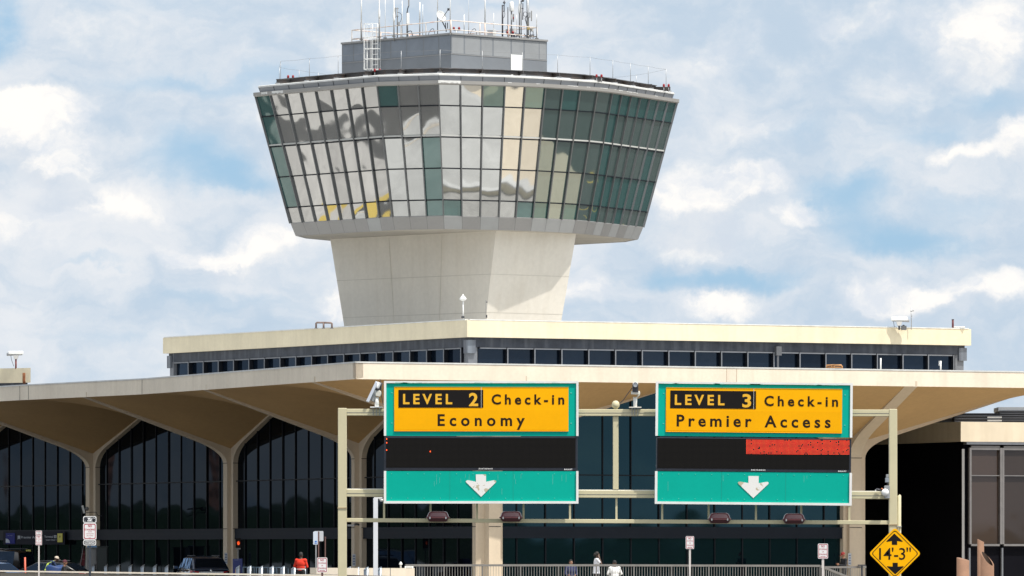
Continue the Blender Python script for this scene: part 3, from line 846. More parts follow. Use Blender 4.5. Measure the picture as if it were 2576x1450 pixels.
# ------------------------------------------------------------------ aerials standing on the penthouse roof
ZR = ZP1 - .12
def aerial_base(xv, D): return Vector((WX(xv, D), D, ZR))
def ztop(y, D): return EYE + (YH - y) / F * D
def whip(xv, ytop, yjoin, D, label, r=.035, pole=.035, bulge=False, pm=None, grp='whip aerials on the tower'):
    r *= .78; pole *= .78
    b = aerial_base(xv, D); t = thing('whip_aerial', label, 'aerial', b, grp)
    zj, zt_ = ztop(yjoin, D), ztop(ytop, D)
    mb = MB(); mb.tube([b, (b.x, b.y, zj + .02)], pole, 7); mb.bar(b + Vector((-.1, 0, .25)), b + Vector((.1, 0, .25)), .05, .06); mb.build('pole', pm or M_POLE, t)
    mb = MB()
    if bulge: mb.tube([(b.x, b.y, zj), (b.x, b.y, zj + .1), (b.x, b.y, zj + .35), (b.x, b.y, zj + .55), (b.x, b.y, zt_)], [r * 1.3, r * 2.0, r * 2.0, r, r * .9], 8)
    else: mb.tube([(b.x, b.y, zj), (b.x, b.y, zt_)], [r, r * .8], 7)
    mb.build('whip', M_WHITE, t)
    return t
whip(909, -40, 58, 352.6, 'tall thick white whip aerial at the far corner beyond the caged ladder', .05, .06)
whip(954, -40, 46, 350.9, 'white whip aerial with a bulging foot just above the caged ladder', .04, .045, True)
whip(969, -30, 88, 351.5, 'thin plain white whip aerial just beside the ladder cage', .022, .022)
whip(991, -40, 54, 350.4, 'white whip aerial with a bulging foot beside the grey panel aerial', .042, .05, True)
whip(1011.6, 2, 86, 351.0, 'thin white whip aerial between the panel aerial and the white boxed mast', .026, .026)
whip(1056, 6, 51, 350.3, 'short thick white whip aerial on a grey pole between boxed mast and dish', .048, .045)
whip(1063.5, 11, 60, 350.9, 'short thin white whip aerial beside the thick one near the dish', .022, .022)
whip(1100.8, -40, 21, 349.2, 'white whip on a tall grey pole directly behind the satellite dish', .036, .034)
whip(1132.4, -40, 52, 349.0, 'white whip aerial at the front corner of the penthouse railing', .036, .036)
whip(1167.6, 37, 80, 349.5, 'short stubby white rod aerial beside the pair of red lamps', .04, .04)
whip(1179, -40, 60, 350.5, 'hair thin grey whip aerial next to the stubby white rod', .014, .03, pm=M_POLE)
whip(1220, -40, 58, 351.0, 'thick white whip aerial over the grey equipment box', .052, .05, pm=M_RAIL)
whip(1241.8, 33, 74, 351.4, 'short thin white rod aerial beside the grey equipment box', .022, .022)
whip(1300, 37, 60, 352.4, 'thin grey rod aerial with white tip beside the white canister aerial', .02, .02)
whip(1306.6, -40, 34, 352.6, 'white whip aerial with a bulging foot beside the thick grey mast', .045, .05, True)
whip(1350, 36, 53, 351.9, 'small rod aerial with white knob at the outer railing corner', .018, .03)
def mast(xv, ytop, D, r, label, m=M_POLE, name='aerial_mast'):
    b = aerial_base(xv, D); t = thing(name, label, 'aerial', b)
    mb = MB(); mb.tube([b, (b.x, b.y, ztop(ytop, D))], r, 7); mb.build('pole', m, t)
    return t, b
def pbox(t, xa, xb, ya, yb, D, dep, m, name):
    a, b = W(xa, ya, D), W(xb, yb, D)
    mb = MB(); mb.box(((a.x + b.x) / 2, D, (a.z + b.z) / 2), (abs(b.x - a.x), dep, abs(a.z - b.z))); return mb.build(name, m, t, bevel=.01)
def pcable(t, pts, D, r=.014):
    mb = MB(); P = [W(x, y, D) for x, y in pts]
    Q = []
    for i in range(len(P) - 1):
        for k in range(4):
            s = k / 4; p0, p1, p2, p3 = P[max(i - 1, 0)], P[i], P[i + 1], P[min(i + 2, len(P) - 1)]
            Q.append(.5 * ((2 * p1) + (p2 - p0) * s + (2 * p0 - 5 * p1 + 4 * p2 - p3) * s * s + (3 * p1 - p0 - 3 * p2 + p3) * s ** 3))
    Q.append(P[-1]); mb.tube(Q, r, 5); return mb.build('cable', M_DARKP, t)
t, b = mast(999.5, 19, 350.7, .03, 'slim mast carrying a flat grey panel aerial and a drooping cable')
pbox(t, 992.5, 995.8, 19, 45, 350.5, .12, M_PANEL, 'panel'); pcable(t, [(1000, 31), (1008, 34), (1011, 43), (1007, 56)], 350.6)
mb = MB()
for y in (22, 41): mb.bar(W(993, y, 350.6), W(1003, y, 350.6), .03, .03)
mb.build('bracket', M_POLE, t); pbox(t, 1001, 1006.5, 55, 64, 350.5, .2, M_GALV, 'junction_box')
t, b = mast(1024.5, 30, 350.6, .05, 'mast with an upright white box and a sector panel at its head')
pbox(t, 1023, 1030, 33, 60.5, 350.3, .25, M_WHITE, 'box'); pbox(t, 1026.6, 1030, -20, 15.5, 350.5, .12, M_PANEL, 'panel'); pcable(t, [(1028, 15), (1025.5, 22), (1024, 33)], 350.5, .03)
pcable(t, [(1026, 80), (1034, 78), (1037, 86), (1038, 92)], 350.2, .022)
# satellite dish
D = 349.4; b = W(1122, 72, D); t = thing('satellite_dish', 'off white round satellite dish on an angled arm at the penthouse railing', 'satellite dish', b)
ctr = W(1108, 41.5, D - .3); ax = Vector((.55, -.72, .42)).normalized()
Q = ax.to_track_quat('Z', 'Y').to_matrix()
mb = MB(); rd = 14.2 * D / F
mb.lathe(ctr, [(rd * s, .20 * rd * (s * s) * 1.6) for s in (.02, .25, .5, .7, .85, .95, 1.0)] + [(rd * 1.0, .34 * rd - .03), (rd * .6, .08 * rd - .03), (.02, -.03)], 28, M=Q)
mb.build('reflector', mat('dish_paint', (.62, .63, .62), .5, var=.06), t)
mb = MB(); hb_ = ctr - ax * .06
mb.tube([hb_, W(1114, 57, D), W(1122.5, 74, D), W(1122.5, 80, D)], .03, 6); mb.bar(W(1121, 57, D), W(1121, 72, D), .05, .05); mb.bar(W(1126, 57, D), W(1126, 72, D), .05, .05); mb.build('mount', M_DARKP, t)
mb = MB(); mb.tube([ctr + Vector((0, 0, -rd * .8)), ctr + ax * .75], .018, 5); mb.box(ctr + ax * .78, (.12, .12, .12)); mb.build('feed_horn', M_DARKP, t)
def lamp_pair(xv, yv, D, label):
    p = W(xv, yv, D); t = thing('obstruction_lamp', label, 'warning lamp', (p.x, p.y, ZR))
    mb = MB(); mb.tube([(p.x, p.y, ZR), (p.x, p.y, p.z - .12)], .025, 6); mb.bar((p.x - .16, p.y, p.z - .12), (p.x + .16, p.y, p.z - .12), .04, .04); mb.build('stand', M_GALV, t)
    for dx in (-.14, .14):
        mb = MB(); mb.lathe((p.x + dx, p.y, p.z - .1), [(.035, 0), (.065, .02), (.06, .13), (.03, .17)], 10); mb.build('lens', M_RED, t)
lamp_pair(1148.2, 71, 349.0, 'pair of red obstruction lamps by the front corner of the penthouse roof')
lamp_pair(1283.5, 81, 351.6, 'pair of red obstruction lamps beneath the white canister aerial')
t = thing('equipment_box', 'grey equipment box standing behind the penthouse railing beside the thick whip', 'equipment box', aerial_base(1236, 351.2))
pbox(t, 1226, 1240, 76, 93, 351.3, .5, M_GALV, 'casing'); pbox(t, 1240.2, 1247.5, 75.5, 93, 351.5, .5, M_CAP, 'door')
t = thing('equipment_box', 'pair of pale boxes with a hinged door under the white canister aerial', 'equipment box', aerial_base(1290, 352.2))
pbox(t, 1283, 1291, 72, 88, 352.0, .35, M_GALV, 'casing'); pbox(t, 1291.2, 1298, 71.5, 83, 352.1, .35, M_CAP, 'door'); pbox(t, 1272, 1281, 74, 86, 352.3, .3, M_GALV, 'side_box')
t, b = mast(1264, 12.5, 351.7, .045, 'dark mast with a small mushroom aerial offset at its head', M_DARKP)
mb = MB()
for y in (14, 28.5): mb.bar(W(1264, y, 351.7), W(1269.5, y, 351.7), .03, .04)
mb.build('bracket', M_DARKP, t)
mb = MB(); p = W(1268.5, 7.5, 351.7); mb.tube([W(1268.5, 29, 351.7), p], .022, 6); mb.lathe(p, [(.02, -.04), (.09, 0), (.05, .04), (.012, .14)], 12); mb.build('head', M_DARKP, t)
pcable(t, [(1268.5, 29), (1270, 36), (1268, 43), (1265, 46)], 351.6)
mast(1277.6, 18, 352.0, .024, 'plain thin dark rod between the mushroom mast and the canister aerial', M_DARKP)
t, b = mast(1286.5, 29, 351.8, .04, 'pole topped by a stubby white canister aerial with a red marked panel')
mb = MB(); p = W(1287, 29, 351.8); mb.lathe(p, [(.10, 0), (.12, .03), (.12, .46), (.08, .52)], 12); mb.build('canister', M_WHITE, t)
pbox(t, 1289.5, 1293.5, 35, 55, 351.6, .14, M_PANEL, 'panel'); pbox(t, 1290.2, 1293, 43, 47.5, 351.5, .14, M_RED, 'marker')
t, b = mast(1311, 3, 352.5, .03, 'twin rod mast with clamped cross bars and a dark head', M_POLE)
mb = MB(); mb.tube([W(1315.5, 8, 352.5), W(1315, 50, 352.5)], .025, 6); mb.build('rod', M_DARKP, t)
mb = MB()
for y in (3.5, 21.5): mb.bar(W(1309.5, y, 352.5), W(1317, y, 352.5), .035, .05)
mb.build('bracket', M_DARKP, t)
mb = MB(); p = W(1315.3, 2, 352.5); mb.lathe(p, [(.03, -.06), (.09, 0), (.06, .04), (.02, .09)], 12); mb.build('head', M_DARKP, t)
t, b = mast(1327.5, -30, 352.4, .075, 'thick galvanised mast with box and narrow panel aerial and looping cables', M_GALV)
pbox(t, 1328, 1334.5, 31, 44, 352.2, .25, M_GALV, 'box'); pbox(t, 1335.5, 1338.5, 27, 53, 352.2, .12, M_PANEL, 'panel')
pcable(t, [(1328, 33), (1320, 30), (1316.5, 36), (1320, 41), (1327, 39)], 352.2); pcable(t, [(1327, 40), (1321, 46), (1323, 54), (1325, 62)], 352.1, .025)
pbox(t, 1326, 1333, 67, 75, 352.2, .2, mat('yellow_grime', (.45, .33, .12), .8), 'clamp')
t = thing('equipment_box', 'small white cabinet on legs at the outer corner of the penthouse roof', 'equipment box', aerial_base(1337, 352.6))
pbox(t, 1333, 1337.5, 70, 79, 352.6, .3, M_GALV, 'casing'); pbox(t, 1337.7, 1342, 67.5, 79, 352.5, .3, M_CAP, 'door')
mb = MB()
for x in (1334, 1341): mb.tube([W(x, 79, 352.6), (WX(x, 352.6), 352.6, ZR)], .02, 5)
mb.build('leg', M_DARKP, t)
t = thing('cable_bundle', 'tangle of black cables lying on the penthouse roof under the masts', 'cables', aerial_base(1310, 351.3))
rr = random.Random(4); mb = MB()
for i in range(14):
    x0 = rr.uniform(1272, 1335); pts = [W(x0 + k * rr.uniform(2, 6), rr.uniform(84, 93), 351.2 + .05 * i) for k in range(5)]
    mb.tube(pts, .022, 5)
mb.build('cable', M_DARKP, t)
for (xv, D, h, lab) in ((1085, 349.6, .5, 'loop of dark cable hanging beside the satellite dish mount'), (1190, 350.0, .5, 'loop of dark cable beside the hair thin grey whip')):
    t = thing('cable_loop', lab, 'cables', aerial_base(xv, D))
    pcable(t, [(xv - 8, 90), (xv - 4, 78), (xv + 4, 72), (xv + 8, 80), (xv + 9, 92)], D, .016)
# ------------------------------------------------------------------ sign gantry over the approach road
M_GANT = mat('gantry_paint', (.60, .545, .355), .55, var=.05, scale=1.0, streak=.12, dirt=(.42, .36, .25), fine=.02)
M_TEAL = mat('teal_sheeting', (.0, .40, .305), .55, var=.04, scale=.8, fine=.015, spec=.12)
M_YEL = mat('yellow_sheeting', (.96, .45, .0), .55, var=.05, scale=.9, fine=.015, spec=.12)
M_YEL2 = mat('yellow_sheeting_faded', (.93, .43, .0), .55, var=.06, scale=.9, fine=.015, spec=.12)
M_INK = mat('sign_black', (.014, .012, .012), .6, var=.1, spec=.08)
M_INKB = mat('sign_brown_black', (.030, .018, .010), .6, var=.1, spec=.08)
M_INKY = mat('sign_yellow_letter', (.86, .46, .02), .5, var=.04)
M_BORD = mat('sign_border', (.80, .80, .78), .5, var=.08, scale=1.6, streak=.35, dirt=(.62, .57, .48))
M_SHEET = mat('sign_white', (.84, .83, .82), .45, var=.05, scale=2)
M_TXR = mat('sign_red', (.42, .02, .05), .5, var=.05)
M_TXB = mat('sign_text_black', (.03, .03, .04), .5, var=.05)
M_ALU = mat('sign_back_aluminium', (.62, .64, .66), .45, .3, var=.06)
M_CABN = mat('led_cabinet', (.018, .022, .035), .45, .1, var=.35, scale=5)
M_MAROON = mat('maroon_enamel', (.105, .022, .028), .18, var=.1, coat=.5)
def led_mat(name, lit):
    m = bpy.data.materials.new(name); m.use_nodes = True; nt = m.node_tree; L = nt.links.new
    b = nt.nodes['Principled BSDF']; b.inputs['Roughness'].default_value = .7
    g = _n(nt, 'ShaderNodeNewGeometry'); sp = _n(nt, 'ShaderNodeSeparateXYZ'); L(g.outputs['Position'], sp.inputs[0])
    pitch = .0278
    def cell(o):
        d = _n(nt, 'ShaderNodeMath', operation='DIVIDE'); d.inputs[1].default_value = pitch; L(sp.outputs[o], d.inputs[0])
        fl = _n(nt, 'ShaderNodeMath', operation='FLOOR'); L(d.outputs[0], fl.inputs[0])
        fr = _n(nt, 'ShaderNodeMath', operation='FRACT'); L(d.outputs[0], fr.inputs[0])
        s = _n(nt, 'ShaderNodeMath', operation='SUBTRACT'); s.inputs[1].default_value = .5; L(fr.outputs[0], s.inputs[0])
        return fl.outputs[0], s.outputs[0]
    fx, sx = cell('X'); fz, sz = cell('Z')
    cb = _n(nt, 'ShaderNodeCombineXYZ'); L(sx, cb.inputs[0]); L(sz, cb.inputs[1])
    ln = _n(nt, 'ShaderNodeVectorMath', operation='LENGTH'); L(cb.outputs[0], ln.inputs[0])
    dot = _n(nt, 'ShaderNodeMapRange'); dot.inputs[1].default_value = .30; dot.inputs[2].default_value = .42; dot.inputs[3].default_value = 1; dot.inputs[4].default_value = 0
    L(ln.outputs['Value'], dot.inputs[0])
    if lit:
        cc = _n(nt, 'ShaderNodeCombineXYZ'); L(fx, cc.inputs[0]); L(fz, cc.inputs[1])
        wn = _n(nt, 'ShaderNodeTexWhiteNoise'); wn.noise_dimensions = '3D'; L(cc.outputs[0], wn.inputs['Vector'])
        nz = _n(nt, 'ShaderNodeTexNoise'); nz.inputs['Scale'].default_value = .22; L(cc.outputs[0], nz.inputs['Vector'])
        th = _n(nt, 'ShaderNodeMapRange'); th.inputs[1].default_value = .45; th.inputs[2].default_value = .75; th.inputs[3].default_value = .01; th.inputs[4].default_value = .22
        L(nz.outputs['Fac'], th.inputs[0])
        gt = _n(nt, 'ShaderNodeMath', operation='GREATER_THAN'); L(wn.outputs['Value'], gt.inputs[0]); L(th.outputs[0], gt.inputs[1])
        ml = _n(nt, 'ShaderNodeMath', operation='MULTIPLY'); L(dot.outputs[0], ml.inputs[0]); L(gt.outputs[0], ml.inputs[1])
        sc_ = _n(nt, 'ShaderNodeMath', operation='MULTIPLY'); sc_.inputs[1].default_value = 1.25; L(ml.outputs[0], sc_.inputs[0])
        b.inputs['Base Color'].default_value = (.02, .002, .001, 1)
        hue = _n(nt, 'ShaderNodeMix', data_type='RGBA'); hue.inputs[6].default_value = (1, .018, .004, 1); hue.inputs[7].default_value = (1, .07, .01, 1)
        L(wn.outputs['Value'], hue.inputs[0]); L(hue.outputs[2], b.inputs['Emission Color']); L(sc_.outputs[0], b.inputs['Emission Strength'])
    else:
        mx = _n(nt, 'ShaderNodeMix', data_type='RGBA'); mx.inputs[6].default_value = (.005, .005, .005, 1); mx.inputs[7].default_value = (.016, .014, .013, 1)
        L(dot.outputs[0], mx.inputs[0]); L(mx.outputs[2], b.inputs['Base Color'])
        b.inputs['Specular IOR Level'].default_value = .08
    return m
M_LED = led_mat('led_off', False); M_LEDR = led_mat('led_red', True); M_DOT = emit_mat('led_dot', (1, .08, .01), 3.0)

GD = 157.0; GK = GD / F
gantry = thing('sign_gantry', 'khaki steel sign gantry frame with two posts and cross beams over the road', 'gantry', (WX(1550, GD), GD, gz(GD)))
zb_ = gz(GD)
def gx(x): return WX(x, GD)
def gzz(y): return EYE + (YH - y) * GK
def gpost(xc, ytop, w, name='post'):
    mb = MB(); mb.bar((gx(xc), GD + .1, zb_), (gx(xc), GD + .1, gzz(ytop)), w, .2, up=(0, 1, 0))
    o = mb.build(name, M_GANT, gantry, bevel=.012)
    return o
p = gpost(861, 1026.5, 22 * GK); q_ = gpost(2247, 1029, 20.5 * GK)
for po, xc, y in ((p, 861, 1278), (q_, 2247, 1320)):
    mb = MB(); mb.bar((gx(xc) - .112, GD - .006, gzz(y)), (gx(xc) + .112, GD - .006, gzz(y)), .02, .03); mb.build('weld_band', mat('weld_rust', (.42, .33, .2), .8, var=.3, scale=9), po)
    mb = MB(); mb.box((gx(xc), GD + .1, zb_ + .02), (.5, .5, .05)); mb.build('base_plate', M_GANT, po)
def gbeam(x0, x1, y0, y1, name, sag=0.0, groove=True, d=.18):
    yc = (y0 + y1) / 2
    mb = MB(); mb.bar((gx(x0), GD + .10, gzz(yc)), (gx(x1), GD + .10, gzz(yc + sag)), d, (y1 - y0) * GK)
    o = mb.build(name, M_GANT, gantry, bevel=.01)
    if groove:
        mb = MB(); mb.bar((gx(x0), GD + .009, gzz(yc + .8)), (gx(x1), GD + .009, gzz(yc + .8 + sag)), .008, .011); mb.build('groove', M_POLE, o)
    return o
gbeam(872, 2236.5, 1028.5, 1045.5, 'top_beam', 2.0)
gbeam(872, 2236.5, 1231, 1249.5, 'mid_beam', 6.0)
gbeam(872, 2237, 1303.5, 1313.5, 'light_pipe', 6.2, False, .10)
mb = MB(); mb.bar((gx(872), GD + .12, gzz(1230)), (gx(2236.5), GD + .12, gzz(1236)), .1, .02); mb.build('flange', M_CAP, gantry)
mb = MB(); mb.bar((gx(1549), GD + .12, gzz(1046)), (gx(1549), GD + .12, gzz(1231)), 14 * GK, .13, up=(0, 1, 0)); mb.build('centre_post', M_GANT, gantry, bevel=.01)
for xh in (966, 1083, 1200, 1317, 1434, 1551, 1666, 1783, 1902, 2016, 2137):
    s = 1242 + 6 * (xh - 872) / 1365
    mb = MB(); mb.bar((gx(xh), GD + .10, gzz(s)), (gx(xh), GD + .10, gzz(1306 + 5 * (xh - 872) / 1365)), 5 * GK, .05, up=(0, 1, 0)); mb.build('hanger', M_GANT, gantry)
mb = MB(); p = Vector((gx(1549), GD + .1, gzz(1029.5)))
mb.lathe(p, [(.045, 0), (.05, .03), (.085, .05), (.095, .10), (.085, .16), (.05, .20), (.01, .21)], 14); mb.build('conduit_head', M_GANT, gantry)
# conduit clamped to one post
t = thing('conduit_pipe', 'pale conduit pipe clamped beside the gantry post above the yellow diamond', 'pipe', (gx(2262.5), GD + .1, zb_))
mb = MB(); mb.tube([(gx(2262.5), GD + .06, zb_), (gx(2262.5), GD + .06, gzz(1247)), (gx(2261.5), GD + .06, gzz(1245.5))], [.045, .045, .03], 10); mb.build('pipe', M_GANT, t)
mb = MB(); mb.bar((gx(2256), GD + .04, gzz(1325)), (gx(2268), GD + .04, gzz(1325)), .13, .022); mb.build('clamp', M_GALV, t)

# ---- the two overhead signs
SD = 156.62
def overhead_sign(label, sx, sy, tilt, words):
    """sx, sy map the sign drawing to picture units; drawn flat then turned by tilt about its centre"""
    k = SD / F
    c = Vector((WX((sx(0) + sx(1)) / 2, SD), SD, EYE + (YH - 1113) * k))
    root = thing('overhead_sign', label, 'road sign', c)
    ca, sa = cos(tilt), sin(tilt)
    def put(x, y, d=0.0):
        p = Vector((WX(x, SD), SD - d, EYE + (YH - y) * k)); q = p - c
        return Vector((c.x + q.x * ca + q.z * sa, p.y, c.z - q.x * sa + q.z * ca))
    def board(x0, x1, y0, y1, d0, d1, name, m, par=root, bevel=.0):
        mb = MB(); mb.prism([put(x0, y1, d1), put(x1, y1, d1), put(x1, y0, d1), put(x0, y0, d1)], (0, d1 - d0, 0))
        return mb.build(name, m, par, bevel=bevel)
    return root, put, board, k
def make_sign(label, X, Y, tilt, spec):
    root, put, board, k = overhead_sign(label, X, Y, tilt, spec)
    g = spec
    x0, x1 = g['outer']; gx0, gx1 = g['green']; y0, y1 = g['up']; z0, z1 = g['led']; w0, w1 = g['low']
    up = board(gx0, gx1, y0 + g['bt'], y1, -.16, .0, 'upper_panel', M_TEAL)
    b = MB()
    def rim(xa, xb, ya, yb):
        b.prism([put(xa, yb, .035), put(xb, yb, .035), put(xb, ya, .035), put(xa, ya, .035)], (0, .2, 0))
    rim(x0, gx0, y0, y1); rim(gx1, x1, y0, y1); rim(gx0 + .05, gx1 - .05, y0, y0 + g['bt'])
    b.build('border', M_BORD, root)
    yp = board(*g['yel'], .006, .022, 'yellow_panel', M_YEL)
    # joint between the two halves of the yellow board, slightly faded lower half
    ys0, ys1 = g['yel'][2], g['yel'][3]; ym = g['ysplit']
    board(g['yel'][0] + 1.5, g['yel'][1] - 3, ym, ys1 - 3.5, .0225, .026, 'lower_sheet', M_YEL2, yp)
    e = MB()
    for ya in (ys0 + .2, ys1 - .6):
        e.prism([put(g['yel'][0], ya + .5, .030), put(g['yel'][1], ya + .5, .030), put(g['yel'][1], ya, .030), put(g['yel'][0], ya, .030)], (0, .01, 0))
    e.build('edge_trim', M_INKY, yp)
    board(*g['blk'], .023, .029, 'black_panel', M_INK, yp)
    vx = g['seam']
    board(vx - .35, vx + .35, ys0 + 1, g['blk'][3] + 1, .0295, .031, 'seam', M_BORD, yp)
    l1 = MB(); l2 = MB()
    for txt, a, b_, t, bs, yl in g['text']:
        letters(l1 if yl else l2, txt, a, b_, t, bs, lambda x, y, yl=yl: put(x, y, .0300 if yl else .0272), bold=.026 if yl else .026)
    l1.build('lettering', M_INKY, yp, recalc=False); l2.build('lettering', M_INKB, yp, recalc=False)
    # message screen
    cab = board(z0[0], z0[1], z1[0], z1[1], -.30, .01, 'screen_cabinet', M_CABN, bevel=.01)
    s = g['screen']; board(s[0], s[1], s[2], s[3], .012, .016, 'led_screen', M_LED, cab)
    if 'red' in g:
        r = g['red']; board(r[0], r[1], r[2], r[3], .017, .020, 'lit_screen', M_LEDR, cab)
    for (dx, dy) in g.get('dots', ()):
        board(dx - .9, dx + .9, dy - 1.6, dy + 1.6, .017, .019, 'lit_pixel', M_DOT, cab)
    tm = MB()
    for txt, a, b_, t, bs in g['small']:
        letters(tm, txt, a, b_, t, bs, lambda x, y: put(x, y, .013), bold=.05)
    tm.build('lettering', M_SHEET, cab, recalc=False)
    # lower panel
    lo = board(gx0, gx1, w0, w1 - 6, -.16, .0, 'lower_panel', M_TEAL)
    b = MB()
    rim(x0, gx0, w0, w1); rim(gx1, x1, w0, w1); rim(gx0 + .05, gx1 - .05, w1 - 6, w1)
    b.build('border', M_BORD, root)
    a = MB(); ar = [put(x, y, .012) for x, y in g['arrow']]
    a.prism(ar, (0, .008, 0)); a.build('arrow', M_ARROW, lo)
    sm_ = MB()
    for f in (.335, .668):
        xx = gx0 + (gx1 - gx0) * f
        for ya, yb in ((w0 + .6, w1 - 6.6), (y0 + g['bt'] + .6, g['yel'][2] - .6), (g['yel'][3] + .6, y1 - .6)):
            sm_.prism([put(xx - .3, yb, .002), put(xx + .3, yb, .002), put(xx + .3, ya, .002), put(xx - .3, ya, .002)], (0, .001, 0))
    sm_.build('joint', mat('teal_joint', (.0, .25, .19), .6, var=.2), root)
    rv = MB()
    for xx in g['rivx']:
        for yy in (w0 + 7.2, w1 - 13.5): rv.box(put(xx, yy, .004), (.012, .01, .012))
    for xx in (gx0 + 14, gx1 - 13):
        for yy in (y0 + 30, y0 + 106): rv.box(put(xx, yy, .004), (.03, .01, .012))
    rv.build('rivet', mat('rivet', (.25, .75, .65), .4, .2, var=0), root)
    st = MB(); rr = random.Random(int(x0))
    for i in range(g['streaks']):
        xx = rr.uniform(gx0 + 20, gx1 - 20); ya = w0 + 8 + rr.choice((0, 1)) * rr.uniform(0, 40); yb = ya + rr.uniform(8, 26)
        st.prism([put(xx, yb, .003), put(xx + .35, yb, .003), put(xx + .35, ya, .003), put(xx, ya, .003)], (0, .002, 0))
    if g['streaks']: st.build('scratch', mat('scratch', (.25, .62, .55), .6, var=.2), lo)
    pk = MB()
    for i in range(14):                                   # bleached flakes on the top edge
        xx = rr.uniform(x0 + 4, x1 - 40); w = rr.uniform(4, 36)
        pk.prism([put(xx, y0 + 5.8, .036), put(xx + w, y0 + 5.8, .036), put(xx + w - 2, y0 + 4.4 + rr.uniform(-.6, .6), .036), put(xx + 2, y0 + 4.2 + rr.uniform(-1, .6), .036)], (0, .002, 0))
    pk.build('stain', mat('edge_stain', (.35, .62, .56), .7, var=.5, scale=6), root)
    return root
M_ARROW = mat('arrow_white', (.80, .79, .76), .5, var=.03, scale=3)
_nt = M_ARROW.node_tree
_g = _n(_nt, 'ShaderNodeNewGeometry'); _z = _n(_nt, 'ShaderNodeTexNoise'); _z.inputs['Scale'].default_value = 3.6; _z.inputs['Detail'].default_value = 4
_nt.links.new(_g.outputs['Position'], _z.inputs['Vector'])
_r = _n(_nt, 'ShaderNodeMapRange'); _r.inputs[1].default_value = .56; _r.inputs[2].default_value = .58; _nt.links.new(_z.outputs['Fac'], _r.inputs[0])
_m = _n(_nt, 'ShaderNodeMix', data_type='RGBA'); _m.inputs[6].default_value = (.80, .79, .76, 1); _m.inputs[7].default_value = (.52, .46, .33, 1)
_nt.links.new(_r.outputs[0], _m.inputs[0]); _nt.links.new(_m.outputs[2], _nt.nodes['Principled BSDF'].inputs['Base Color'])
A1 = lambda x: 817.6 + .2832 * x
B1 = lambda y: 930.8 + .2832 * y
arrow1 = [(1340, 928), (1430, 928), (1431, 993), (1500, 979), (1514, 981), (1522, 990), (1517, 1000), (1387, 1127), (1256, 1000), (1250, 990), (1258, 981), (1272, 979), (1341, 993)]
make_sign('green overhead sign whose yellow board reads level 2 check-in economy, screen dark', lambda s: (965.8, 1455.5)[s], None, 0.0009, dict(
    outer=(965.8, 1455.3), green=(971.6, 1449.6), up=(958.6, 1096.6), bt=5.4, led=((966.5, 1453), (1098.2, 1183.8)), low=(1185, 1266.8), yel=(991.5, 1429.9, 973.8, 1085.2), ysplit=1030.5,
    blk=(1002.3, 1215.5, 981, 1025.7), seam=1210.5,
    text=[('LEVEL', 1013.9, 1137.6, 990.3, 1016.3, 1), ('2', 1179.5, 1202.8, 987.6, 1020.8, 1), ('Check-in', 1236.7, 1419.4, 991, 1016.6, 0), ('Economy', 1100.8, 1320.3, 1041, 1071, 0)],
    screen=(971.4, 1448, 1102, 1176.8), dots=[(972.8, 1104.5), (972.8, 1114), (972.8, 1132.5), (1082.5, 1136)],
    small=[('DAKTRONICS', 1204.5, 1239.5, 1177.5, 1180.7), ('GALAXY', 1418.8, 1440, 1178.8, 1182.2)],
    arrow=[(A1(x), B1(y)) for x, y in arrow1], rivx=[985 + i * 41 for i in range(12)], streaks=16))
A2 = lambda x: 1534.5 + .29297 * x
B2 = lambda y: 930.8 + .29297 * y
cen2 = 1896.5
arrow2 = [(1191, 907), (1279, 907), (1280, 968), (1345, 956), (1360, 957), (1366, 966), (1362, 975), (1235, 1096), (1106, 975), (1101, 966), (1108, 957), (1122, 956), (1192, 968)]
make_sign('green overhead sign whose yellow board reads level 3 check-in premier access, screen partly lit red', lambda s: (1648.5, 2144)[s], None, .0092, dict(
    outer=(1648.6, 2143.8), green=(1654.6, 2137.8), up=(961.8, 1098.6), bt=5.2, led=((1651.5, 2141.5), (1102, 1187.2)), low=(1187.4, 1269.8), yel=(1674.3, 2117.5, 976.8, 1088.4), ysplit=1033.3,
    blk=(1685.2, 1900.7, 984.2, 1028.8), seam=1895,
    text=[('LEVEL', 1696.6, 1821.6, 993.6, 1019.6, 1), ('3', 1866.3, 1888.6, 990.6, 1024, 1), ('Check-in', 1921.8, 2107.3, 994.6, 1020.4, 0), ('Premier', 1701.5, 1890.5, 1043.6, 1073.8, 0), ('Access', 1922.5, 2089, 1044, 1074.2, 0)],
    screen=(1654.2, 2136.8, 1104.6, 1180), red=(1876.7, 2136.6, 1105.2, 1142.4),
    small=[('DAKTRONICS', 1890.5, 1926, 1180.6, 1183.8), ('GALAXY', 2108.8, 2130, 1181.4, 1184.8)],
    arrow=[(A2(x), B2(y) + 1.2) for x, y in arrow2], rivx=[1667 + i * 41.4 for i in range(12)], streaks=4))

